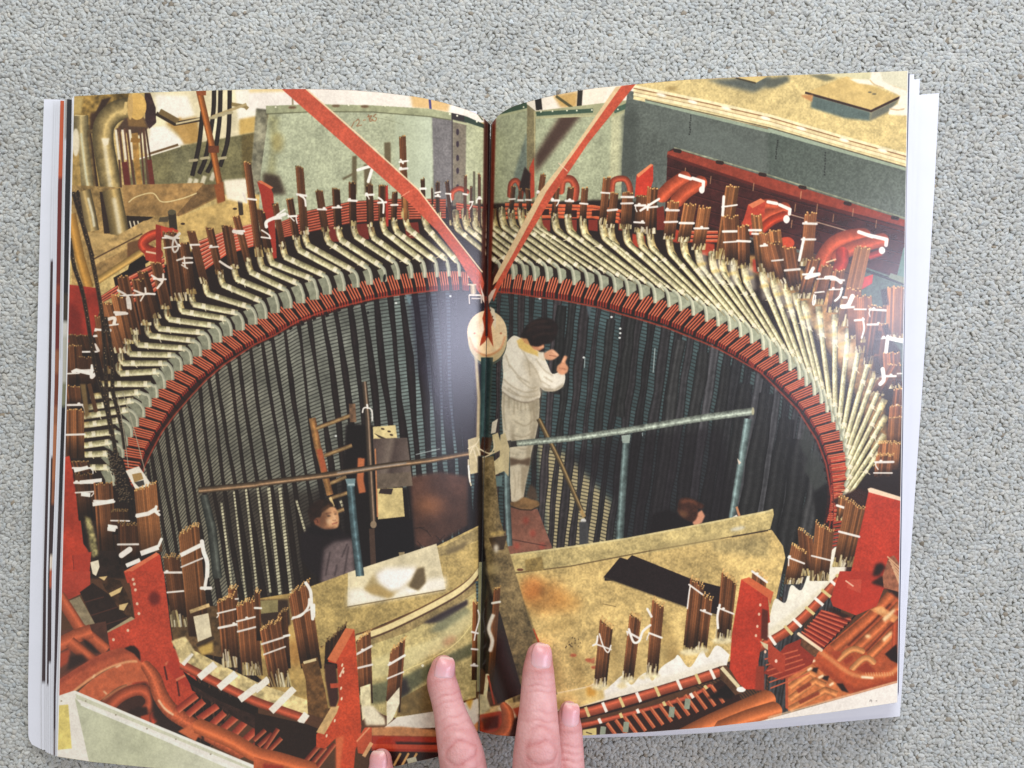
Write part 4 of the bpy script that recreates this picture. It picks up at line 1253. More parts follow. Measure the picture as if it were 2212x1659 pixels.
def paint_pit():
    WOOD = (196, 172, 108)
    T = [('m', .11), ('l', .13), ('f', .06)]
    # floor of the pit seen left of the spine
    poly(q('21', '1330,800 1600,760 1830,800 1830,1220 1500,1420 1380,1400'), (84, 56, 46), soft=3, tex=[('l', .2)])
    blob(*q('21', '1500,1050')[0], 30, 20, (156, 98, 58), a=.55, soft=12)
    for _ in range(9):
        a = (rnd.uniform(1380, 1600), rnd.uniform(1230, 1400))
        b = (a[0] + rnd.uniform(-120, 120), a[1] + rnd.uniform(-60, 90))
        tube(q('21', f'{a[0]:.0f},{a[1]:.0f} {b[0]:.0f},{b[1]:.0f}'), 1.6, (40, 28, 26), a=.8)
    # shadowed bay with cupboard
    poly(q('21', '780,350 1010,350 1040,900 1310,900 1370,1480 980,1600 780,1500 740,900'), (26, 18, 20), soft=2)
    poly(q('21', '1010,370 1205,355 1220,465 1015,480'), (214, 196, 138), tex=[('m', .08)])
    for x, y in ((1095, 388), (1150, 410), (1170, 440)):
        blob(*q('21', f'{x},{y}')[0], 4, 2, (70, 52, 36), ang=.2)
    poly(q('21', '1020,425 1135,475 1130,490 1060,460'), (72, 60, 46))
    poly(q('21', '1010,475 1305,465 1355,880 1050,905'), (106, 92, 78), tex=[('m', .1), ('l', .18)])
    gpoly(q('21', '1010,475 1305,465 1340,760 1040,780'), [(0, (74, 58, 56)), (.45, (118, 104, 94)), (.6, (70, 56, 54)), (1, (104, 90, 84))], *q('21', '1020,500 1330,560'), soft=1, a=.8)
    poly(q('21', '1040,905 1265,895 1285,1145 1055,1170'), (206, 186, 126), tex=[('m', .08), ('l', .1)])
    poly(q('21', '1075,905 1185,905 1170,955 1060,945'), (56, 42, 40))
    poly(q('21', '1050,1175 1350,1170 1370,1480 1040,1560 1000,1400'), (24, 20, 26))
    tube(q('21', '1235,1475 1285,1470'), 10, (150, 132, 96))
    # ladder
    tube(q('21', '485,295 530,530 600,800 640,960'), 15, [(-1, (116, 82, 50)), (0, (176, 126, 70)), (1, (110, 70, 44))], tex=[('m', .25)])
    tube(q('21', '545,560 590,760'), 12, (168, 84, 50), soft=1)
    for s in ('520,385 820,270', '590,620 830,530', '640,860 780,800', '640,990 790,940', '690,1110 760,1080'):
        tube(q('21', s), 9, [(-1, (90, 66, 42)), (0, (164, 134, 88)), (1, (84, 60, 40))], tex=[('m', .2)])
    tube(q('21', '830,170 840,330'), 14, (112, 84, 62), tex=[('m', .3)])
    tube(q('21', '640,980 670,1060'), 6, (216, 190, 130))
    tube(q('21', '910,640 900,830 920,940'), 15, (186, 104, 62), soft=1)
    # upright pipe on the left with a loop of twine
    rod(q('21', '935,-20 965,300 990,800 1015,1220'), [11, 13, 13, 13], (92, 76, 62), hi=1.9, lo=.35, side=.2)
    tube(q('21', '1030,560 1050,1150'), 3, (186, 120, 76))
    tube(curve(q('21', '920,250 930,210 965,205 1000,230 1005,320')), 3, (232, 228, 220))
    tube(q('21', '960,175 965,215'), 4, (232, 228, 220))
    blob(*q('21', '1015,1215')[0], 7, 8, (140, 120, 96))
    tube(q('21', '1000,1250 1015,1580'), 12, (78, 58, 48))
    # man turning towards us
    poly(q('21', '380,1300 480,1230 720,1250 830,1330 850,1700 560,1700 450,1600 380,1500'), (34, 26, 30), soft=2)
    poly(q('21', '590,1420 680,1360 840,1340 860,1720 560,1720'), (112, 96, 96), soft=4, tex=[('m', .1)])
    for s in ('600,1659 640,1450', '740,1500 790,1380', '760,1659 800,1400', '680,1659 700,1560'):
        tube(q('21', s), 3, (70, 58, 60), soft=1)
    poly(curve(q('21', '505,1170 545,1120 600,1080 650,1055 690,1075 712,1130 718,1180 712,1225 690,1248 620,1256 550,1244 505,1170'), 3), (206, 152, 106), soft=1)
    poly(q('21', '540,1130 600,1110 620,1200 600,1256 540,1240 510,1190'), (166, 110, 74), soft=3, a=.9)
    poly(q('21', '600,1170 650,1160 665,1200 620,1215'), (232, 190, 146), soft=2, a=.85)
    poly(q('21', '490,1165 525,1150 556,1175 552,1222 515,1218'), (186, 110, 76), soft=1)
    tube(curve(q('21', '505,1180 525,1172 535,1200')), 2, (110, 58, 42), a=.8)
    poly(curve(q('21', '448,1090 480,1040 540,1005 600,998 650,1020 672,1058 640,1062 605,1082 570,1110 556,1150 530,1152 500,1176 478,1200 456,1150 448,1090'), 3), (46, 30, 24), soft=1, tex=[('m', .25)])
    poly(q('21', '560,1085 620,1045 660,1045 610,1080 575,1112'), (104, 70, 44), soft=2)
    poly(q('21', '600,1118 650,1104 652,1116 604,1130'), (110, 66, 46), soft=1, a=.8)
    blob(*q('21', '630,1140')[0], 4.5, 1.8, (52, 32, 28), soft=1)
    poly(q('21', '668,1098 700,1105 700,1114 670,1110'), (116, 72, 50), soft=1, a=.7)
    blob(*q('21', '686,1124')[0], 3, 1.6, (60, 38, 32), soft=1)
    tube(q('21', '662,1130 684,1168 664,1176'), 2.6, (236, 192, 150), soft=1)
    tube(q('21', '660,1178 690,1176'), 1.8, (130, 74, 54), a=.8)
    tube(q('21', '655,1212 704,1196'), 2.6, (146, 70, 58))
    poly(q('21', '590,1238 690,1230 665,1258 605,1260'), (140, 92, 64), soft=2)
    poly(q('21', '430,1240 520,1225 600,1258 700,1252 760,1290 640,1320 480,1300'), (28, 22, 26), soft=2)
    poly(q('21', '440,1080 560,1000 640,1100 600,1250 500,1230'), (40, 24, 20), a=.4, soft=6)
    blob(*q('21', '665,1165')[0], 9, 16, (226, 176, 128), a=.4, soft=4)
    # bench top (left page) and its curved shelf
    poly(q('21', '860,1640 1100,1560 1500,1430 1950,1210 1950,1700 860,1750'), WOOD, tex=T)
    poly(q('31', '470,90 800,-30 1150,-110 1950,-300 1950,0 1500,240 900,500 520,620'), (178, 154, 94), tex=T)
    poly(q('21', '1000,1600 1350,1490 1650,1390 1950,1225 1950,1330 1700,1450 1400,1550'), (160, 140, 92), tex=T)
    blob(*q('21', '1480,1495')[0], 10, 7, (186, 84, 60), ang=-.4)
    blob(*q('21', '1200,1545')[0], 5, 4, (186, 84, 60))
    blob(*q('21', '1380,1495')[0], 3, 2.5, (72, 50, 36))
    poly(q('21', '1640,1440 1820,1360 1800,1420 1650,1480'), (120, 104, 70), soft=2)
    # polythene sheet and white mould
    poly(q('31', '795,-30 1560,-280 1640,120 790,270'), (218, 206, 168), tex=[('l', .12), ('m', .05)])
    poly(q('31', '800,120 1640,10 1640,115 790,265'), (240, 236, 222), soft=5, a=.9)
    poly(q('31', '1020,-20 1100,-60 1420,-80 1470,40 1400,130 1300,80 1150,195 1000,160 930,110'), (176, 156, 108), soft=3)
    poly(q('31', '1030,-20 1120,-70 1400,-80 1350,20 1250,120 1150,130 1060,60'), (250, 248, 244), soft=5)
    poly(q('31', '930,110 1040,70 1150,130 1200,170 1140,190 1000,150'), (178, 150, 92), soft=3, a=.8)
    poly(q('31', '1390,-60 1455,-80 1465,60 1400,125 1320,90'), (104, 88, 62), soft=2)
    poly(q('31', '1290,110 1400,130 1320,150'), (246, 244, 236), soft=1)
    tube(q('31', '785,268 1640,118'), 2, (120, 100, 66))
    poly(q('31', '860,520 1300,380 1900,60 1930,900 1200,1200 860,1100'), (150, 130, 84), tex=T)
    # shelf edge strips
    lip = curve(q('31', '860,510 1100,430 1400,290 1700,130 1850,20 1940,-90'))
    tube(lip, 4, (108, 74, 44))
    tube([(x, y + 8) for x, y in lip], 12, (226, 208, 150), tex=[('m', .05)])
    tube([(x, y + 17) for x, y in lip], 4, (92, 66, 46))
    poly(q('31', '980,600 1300,490 1450,410 1700,270 1900,140 1900,1050 1220,1230 1100,1200 980,1120'), (186, 170, 112), tex=T)
    poly(q('31', '1450,400 1690,270 1830,200 1830,250 1600,400 1460,410'), (58, 48, 52), soft=2)
    poly(q('31', '1560,400 1820,260 1870,330 1640,480 1500,490'), (120, 124, 96), soft=4, a=.8)
    poly(q('31', '990,720 1500,560 1860,300 1880,400 1600,640 1280,820 1000,900'), (206, 196, 142), soft=4, a=.75, tex=[('m', .06)])
    tube(curve(q('31', '1280,820 1560,690 1740,570 1880,400')), 2.4, (222, 208, 140))
    poly(q('31', '990,940 1250,880 1620,700 1880,570 1880,680 1600,800 1250,1060 990,1110'), (88, 92, 68), soft=3, a=.85, tex=[('m', .1)])
    poly(q('31', '1240,900 1300,880 1330,1000 1240,1060'), (52, 44, 46), soft=4)
    poly(q('31', '1250,1060 1500,920 1550,1180 1210,1215'), (126, 104, 62), tex=[('m', .15)])
    blob(*q('31', '1440,775')[0], 3, 3, (250, 246, 220))
    blob(*q('31', '1670,560')[0], 16, 8, (170, 116, 84), a=.7, soft=5, ang=-.5)
    # rails
    rod(q('20', '1715,920 2212,870') + q('21', '40,860 600,790 1100,710 1500,660 1900,590'), [14, 14, 14, 13.5, 13, 12, 11.5], (116, 92, 68), hi=1.75, lo=.4, side=-.25, tex=[('m', .1)])
    tube(q('21', '700,768 1300,682'), 2.6, (160, 160, 160), soft=1, a=.8)
    rod(q('20', '1760,960 1830,1250 1880,1680'), [17, 20, 20], (72, 76, 70), hi=1.3, lo=.5, side=.2, tex=[('m', .2)])
    rod(q('21', '815,870 850,1250 900,1660'), [17, 17, 18], (80, 104, 110), hi=1.35, lo=.55, side=.1, tex=[('m', .22)])
    poly(q('21', '770,820 860,815 855,885 790,885'), (112, 138, 142))
    tube(q('21', '795,870 850,868'), 4, (160, 182, 184))


def paint_spine():
    # the centre post printed across the fold
    P = [(1058, 400), (1054, 700), (1052, 830), (1047, 1000), (1043, 1300)]
    # red brown strips at the head of the fold, its shade inked in
    tube([(1050, 250), (1048, 420), (1044, 560), (1045, 640)], 9, (74, 34, 28), soft=1)
    tube([(1058, 255), (1056, 450), (1052, 640)], 8, (40, 22, 22))
    tube([(1067, 255), (1063, 430), (1058, 560), (1056, 650)], 8, (120, 48, 32), soft=1)
    # left strap, right strap
    st_l = q('01', '220,768 430,768 1420,1659 1300,1659')
    poly([(608, 192), (660, 192), (905, 412), (963, 488), (1040, 590), (1046, 612), (1040, 640), (1025, 618), (985, 552), (945, 500), (880, 434), (860, 414)], (196, 84, 60), tex=[('f', .04), ('l', .05)])
    tube([(661, 192), (780, 296), (905, 411), (963, 487), (1042, 588)], 3, (232, 206, 168))
    tube([(866, 425), (885, 413)], 1.6, (226, 150, 120))
    poly([(1374, 181), (1342, 186), (1240, 330), (1180, 414), (1106, 552), (1074, 608), (1062, 632), (1066, 652), (1074, 632), (1112, 560), (1190, 430), (1215, 392), (1270, 310)], (196, 80, 54), tex=[('f', .04), ('l', .05)])
    poly([(1342, 186), (1330, 188), (1232, 330), (1166, 414), (1104, 530), (1068, 600), (1064, 616), (1074, 608), (1106, 552), (1180, 414), (1240, 330)], (212, 182, 138))
    tube([(1206, 352), (1226, 370)], 1.6, (232, 200, 170))
    poly([(1040, 628), (1050, 648), (1062, 628), (1072, 622), (1064, 642), (1052, 664), (1042, 648)], (216, 196, 178))
    poly([(1036, 612), (1046, 640), (1050, 648), (1040, 632)], (226, 210, 196))
    tube([(1050, 640), (1052, 668)], 9, (110, 44, 32))
    # small white clamp beside the post
    poly(q('11', '1840,885 1945,885 1945,980 1840,975'), (46, 32, 34))
    tube(q('11', '1838,890 1945,892'), 4, (230, 222, 206))
    tube(q('11', '1840,890 1845,970'), 2.5, (214, 204, 190))
    tube(q('11', '1945,890 1948,960'), 2.5, (214, 204, 190))
    tube(q('11', '1875,800 1880,880'), 13, [(-1, (136, 112, 84)), (0, (220, 200, 160)), (1, (120, 96, 72))])
    tube(q('11', '1830,800 1905,800'), 3, (214, 196, 164))
    tube(q('11', '1860,920 1940,920'), 3, (200, 190, 180))
    # pulley disc
    blob(1053, 728, 43, 56, (150, 136, 104), ang=0, n=40)
    blob(1053, 738, 42, 52, (84, 92, 84), n=40)
    blob(1053, 732, 42, 52, (196, 176, 132), n=40)
    blob(1052, 718, 43, 47, (232, 206, 164), n=40, tex=[('m', .04)])
    tube(curve([(1014, 728), (1024, 752), (1050, 768), (1080, 754), (1091, 726)]), 4, (206, 120, 72), soft=1, a=.6)
    for x in (1025, 1082):
        blob(x, 720, 2.3, 2.1, (196, 120, 84))
    poly([(1058, 662), (1068, 668), (1072, 690), (1070, 712), (1060, 690)], (226, 214, 190))
    for x, y in ((1059, 670), (1064, 684), (1066, 691)):
        blob(x, y, 1.3, 1.6, (60, 40, 34))
    poly([(1050, 656), (1042, 688), (1045, 704), (1036, 748), (1048, 738), (1054, 728), (1066, 750), (1061, 706), (1066, 692), (1056, 664)], (164, 62, 34))
    poly([(1034, 716), (1042, 690), (1046, 712), (1040, 730)], (240, 226, 200), soft=1)
    tube([(1051, 650), (1051, 726)], 5, (64, 24, 22))
    # post below
    tube([(1052, 772), (1048, 880), (1045, 960)], [26, 22, 20], [(-1, (40, 58, 58)), (-.3, (72, 98, 96)), (.1, (40, 56, 58)), (1, (56, 74, 72))], tex=[('m', .1)])
    tube([(1028, 770), (1034, 860), (1032, 960)], 7, (206, 186, 140), soft=1, a=.85)
    tube([(1052, 945), (1046, 985)], 22, (70, 44, 32))
    poly(q('21', '1830,480 1930,450 1950,760 1850,780'), (196, 180, 138), tex=[('m', .1)])
    poly(q('22', '-100,440 -60,420 -20,560 -30,800 -110,700'), (200, 184, 142))
    poly(q('21', '2040,440 2090,420 2130,560 2060,600'), (206, 190, 146))
    poly(q('21', '2030,690 2140,600 2150,750 2060,790'), (214, 198, 152), tex=[('m', .06)])
    poly(q('21', '2050,800 2130,790 2125,880 2050,890'), (98, 124, 126))
    poly(q('21', '2040,330 2090,300 2070,420 2030,430'), (216, 206, 186))
    for s in ('1830,560 1900,520 1930,470', '1850,600 1880,540 1910,550 1940,640', '1835,650 1840,800 1860,880', '1930,560 2020,600 2060,540 2050,480', '1950,640 2000,620 2060,590', '1880,560 1920,700 1950,760'):
        tube(curve(q('21', s)), 2.8, (222, 208, 172))
    tube(q('21', '1835,700 1850,850'), 3.5, (240, 236, 226))
    # lower trunk of the post, rope and can
    poly([(1036, 990), (1066, 985), (1080, 1120), (1140, 1330), (1205, 1500), (1110, 1520), (1060, 1330), (1040, 1200)], (124, 106, 72), tex=[('m', .2), ('l', .3), ('f', .1)])
    poly([(1032, 985), (1042, 985), (1046, 1180), (1066, 1340), (1054, 1345), (1034, 1300)], (34, 28, 28), soft=1)
    poly(q('31', '1945,0 2000,0 2080,300 2080,420 1990,800 1940,800'), (30, 24, 24), soft=2)
    blob(*q('21', '2090,1290')[0], 17, 5, (176, 150, 92), ang=-.15, soft=1, tex=[('m', .3)])
    poly(q('21', '2010,1330 2170,1310 2140,1430 2050,1440'), (74, 56, 42), tex=[('m', .2)])
    blob(*q('21', '2075,1420')[0], 5, 9, (232, 226, 210), soft=3)
    blob(*q('21', '2055,1600')[0], 16, 10, (188, 168, 116), a=.7, soft=4)
    # left edge of the bench meeting the fold
    tube(q('31', '1940,-120 1930,300 1920,1000'), 7, (146, 142, 104))
    # dark leather tongue on the right of the fold
    poly([(1066, 1290), (1082, 1330), (1128, 1492), (1127, 1498), (1075, 1520), (1062, 1490)], (46, 34, 34), tex=[('f', .06)])
    poly([(1046, 1280), (1066, 1290), (1062, 1490), (1042, 1440)], (34, 26, 24), soft=2)
    B('32', '-130,110 -190,1000', 58, tone=.95, ties=(.12,), rows=2)
    tube(curve(q('32', '-160,330 -200,450 -170,560 -190,650')), 8, (240, 234, 222), soft=1)
    tube(curve(q('31', '2000,850 1990,950 1975,1080')), 8, (222, 212, 170), tex=[('m', .2)])
    tube(q('31', '2005,860 2060,1110'), 4, (170, 66, 44))
    B('31', '1895,230 1885,900', 44, tone=.95, ties=(.4, .62, .8), rows=2)
    tube(curve(q('31', '1915,290 1930,360 1900,480 1885,560')), 3, (238, 232, 222))
    # tan mass at fold bottom
    poly(q('31', '1830,1200 1910,1050 1925,1250 1880,1290'), (226, 220, 204), soft=1)
    poly(q('31', '1810,1080 1880,1060 1850,1160'), (206, 160, 62), soft=2)
    poly([(1036, 1530), (1075, 1524), (1140, 1512), (1136, 1556), (1036, 1556)], (206, 176, 118), tex=[('m', .2)], soft=1)
    poly([(1034, 1500), (1050, 1500), (1060, 1530), (1036, 1548)], (206, 200, 156), tex=[('m', .15)], soft=1)
    poly([(1036, 1544), (1110, 1530), (1150, 1520), (1150, 1610), (1036, 1600)], (178, 66, 40), soft=1)
    poly([(1040, 1552), (1078, 1545), (1076, 1572), (1046, 1578)], (92, 36, 26), soft=2)
    poly([(1074, 1530), (1094, 1516), (1106, 1530), (1122, 1560), (1100, 1548)], (232, 216, 178), soft=2)
    rod(curve([(1034, 1590), (1072, 1592), (1096, 1572), (1096, 1540), (1088, 1524)]), [16, 24, 30, 26, 16], (206, 106, 62), hi=1.2, lo=.72, tex=[('m', .06)])
    poly([(1098, 1598), (1112, 1550), (1150, 1540), (1150, 1606)], (64, 34, 28), soft=2)


def paint_worker():
    # plank the worker stands on
    poly(q('22', '-40,1060 220,1080 350,1420 -20,1470 -60,1300'), (134, 86, 70), tex=[('m', .1), ('l', .15)])
    for s in ('120,1180', '180,1290', '40,1400', '260,1400'):
        x, y = q('22', s)[0]
        blob(x, y, 6, 8, (178, 66, 52), a=.6, soft=3)
    tube(q('22', '-20,1340 300,1400'), 2, (84, 52, 46))
    k = frame(1048.3, 668.2, .484)
    W = (222, 214, 196)
    # trousers
    poly(k('75,365 120,395 180,412 240,395 243,440 238,500 226,560 206,640 196,705 182,765 168,852 140,866 116,858 110,760 108,680 104,620 82,590 76,500 72,430'), (198, 188, 164), tex=[('m', .08), ('l', .08)])
    poly(k('190,400 243,400 240,470 226,560 206,640 196,705 186,740 180,640 205,540 200,470'), (150, 138, 114), soft=3, a=.85)
    poly(k('75,400 95,420 120,500 118,590 90,590 78,520'), (216, 206, 182), soft=2, a=.7)
    poly(k('112,470 124,560 140,600 118,600'), (128, 114, 92), soft=3, a=.8)
    poly(k('150,480 214,450 216,520 150,560'), (206, 196, 170), soft=4, a=.6)
    for p in ('85,380 82,460 92,540', '105,395 106,440', '130,405 128,470', '160,412 158,455', '190,412 205,470 200,540', '215,405 218,500', '130,500 180,520 215,490', '120,560 170,570 215,545', '210,430 222,500', '142,410 146,450', '176,412 180,450'):
        tube(curve(k(p)), 2.2, (148, 134, 110), soft=1, a=.75)
    poly(k('106,660 160,672 204,660 198,700 150,690 110,700'), (96, 74, 56), soft=2, a=.9)
    poly(k('114,700 170,705 190,720 176,790 166,850 120,855'), (214, 202, 176), soft=2, a=.9)
    poly(k('160,700 194,705 180,780 168,845 158,800'), (158, 142, 116), soft=2, a=.85)
    for p in ('125,720 135,780 128,840', '150,720 146,800', '120,610 170,625 205,620', '110,640 150,650'):
        tube(curve(k(p)), 2, (160, 146, 120), soft=1, a=.7)
    # jacket
    poly(curve(k('105,135 125,118 150,124 175,140 200,165 235,185 262,215 280,250 300,288 345,275 357,305 345,345 310,365 265,364 243,350 243,395 180,416 120,398 75,368 80,300 77,230 84,165'), 4) , W, tex=[('m', .05), ('l', .06)])
    poly(k('150,210 200,230 240,280 262,345 243,396 180,414 150,400 200,360 190,290'), (184, 172, 148), soft=5, a=.75)
    poly(k('80,170 110,140 150,150 170,220 140,330 90,330'), (240, 234, 218), soft=6, a=.7)
    poly(k('240,250 300,300 345,285 350,330 300,350 260,340 236,300'), (236, 228, 210), soft=3, a=.85)
    poly(k('255,348 310,356 350,330 350,345 312,367 264,366'), (150, 136, 112), soft=2, a=.85)
    for p in ('80,310 120,345 180,370 236,360', '78,345 130,380 200,392 240,380', '110,250 150,300 200,330', '195,230 230,280 250,330', '225,220 262,270 300,295', '90,200 110,260', '150,160 190,230 200,300', '262,300 300,325', '250,320 290,345', '140,300 200,350 235,345', '100,350 150,385'):
        tube(curve(k(p)), 2.4, (160, 146, 120), soft=1, a=.75)
    tube(curve(k('75,368 120,398 180,416 240,398')), 2.4, (116, 100, 80), soft=1, a=.85)
    # collar, neck, face
    poly(curve(k('140,140 165,128 190,150 225,180 258,205 262,226 225,205 180,190 150,170')), (220, 186, 104), soft=1)
    poly(k('160,128 190,122 200,160 175,150'), (206, 150, 96), soft=1)
    poly(k('205,160 262,150 262,172 240,186 215,178'), (206, 138, 98), soft=1)
    tube(k('236,172 262,166'), 3, (230, 170, 130), soft=1)
    poly(curve(k('158,112 180,78 205,55 240,40 285,40 318,62 324,95 312,128 290,150 262,156 235,166 205,160 186,132 165,128 158,112')), (34, 22, 22), soft=1, tex=[('m', .25)])
    for p in ('190,80 230,55 280,55', '180,105 220,80 290,80', '205,130 250,110 300,110'):
        tube(curve(k(p)), 5, (74, 50, 42), soft=2, a=.5)
    # cuffs and hands
    poly(k('235,192 262,190 268,222 250,230 236,214'), (216, 206, 184), soft=1)
    poly(curve(k('262,196 285,182 305,180 328,204 322,212 300,226 268,222 262,196'), 3), (208, 150, 114), soft=1)
    tube(k('300,186 326,205'), 3, (228, 176, 140), soft=1)
    tube(k('285,205 318,210'), 1.6, (140, 84, 62), a=.8)
    poly(curve(k('318,275 322,252 338,238 350,210 360,207 366,214 358,238 370,258 366,280 348,292 330,288 318,275'), 3), (210, 146, 108), soft=1)
    tube(k('345,236 358,212'), 3.4, (232, 172, 132), soft=1)
    tube(k('328,262 362,268'), 2.4, (150, 90, 66), soft=1, a=.7)
    # boots
    poly(curve(k('108,860 140,858 170,838 205,846 236,856 240,876 205,894 160,892 120,880 108,860'), 3), (134, 100, 62), soft=1, tex=[('m', .15)])
    poly(k('200,780 225,800 236,850 200,845 180,835'), (84, 66, 52), soft=2)
    tube(k('112,880 160,894 205,896 240,880'), 2.4, (60, 44, 34))
    # slanting tube with a lamp tip
    rod(q('22', '230,300 430,700 600,1090'), [11, 10, 10], (112, 92, 60), hi=1.6, lo=.45, side=.2)
    tube(q('22', '595,1090 625,1150'), 8, (170, 140, 88))
    blob(*q('22', '617,1182')[0], 6, 5, (206, 204, 198))
    tube(q('22', '580,1210 640,1210 640,1380 590,1395'), 10, (70, 70, 72), soft=1)
    tube(q('22', '612,1200 612,1390'), 15, (66, 66, 68))
    # right rail
    rod(q('22', '960,500 975,470'), 12, (120, 136, 134))
    rod(q('22', '985,490 960,850 930,1350'), [15, 16, 17], (98, 116, 114), hi=1.3, lo=.55, tex=[('m', .22)])
    poly(q('22', '945,445 1025,435 1015,510 955,510'), (146, 160, 150))
    rod(q('22', '2040,300 1960,800 1900,1160'), [17, 16, 15], (112, 132, 130), hi=1.3, lo=.55, tex=[('m', .2)])
    poly(q('22', '1945,640 1980,680 1960,700'), (222, 206, 186))
    rod(q('22', '-20,520 500,470 1000,400 1600,300 2080,235'), [13, 14, 14.5, 15.5, 17], (150, 160, 146), hi=1.3, lo=.55, side=-.2, tex=[('m', .2), ('f', .1)])
    blob(*q('22', '2082,235')[0], 3, 8.5, (164, 160, 130))
    tube(q('22', '-60,530 40,515'), 12, (54, 50, 48))
    # post of the rail by the fold
    rod(q('21', '2165,540 2170,1000 2190,1400'), [14, 13, 13], (110, 132, 134), hi=1.35, lo=.55, tex=[('m', .15)])
    poly(q('21', '2130,500 2205,485 2205,540 2140,550'), (70, 66, 62))
    # second man's head low on the right
    poly(q('22', '1180,1300 1210,1130 1350,1080 1500,1150 1640,1200 1600,1250'), (28, 22, 26), soft=2)
    poly(q('22', '1590,1120 1640,1090 1668,1140 1640,1200 1580,1230 1560,1200'), (206, 142, 110), soft=1)
    poly(curve(q('22', '1430,1100 1440,1010 1500,980 1600,1010 1660,1050 1640,1080 1610,1080 1600,1150 1560,1190 1480,1160 1430,1100')), (70, 40, 30), soft=1, tex=[('m', .25)])
    tube(curve(q('22', '1460,1020 1540,1010 1600,1040')), 6, (124, 72, 48), soft=2, a=.7)
    poly(q('22', '1440,1090 1520,1110 1500,1160 1450,1130'), (110, 72, 48), soft=3)
    tube(q('22', '1940,1060 1965,1140'), 5, (190, 130, 90))
    poly(q('22', '1890,1160 1940,1130 1960,1150 1900,1180'), (222, 216, 204))


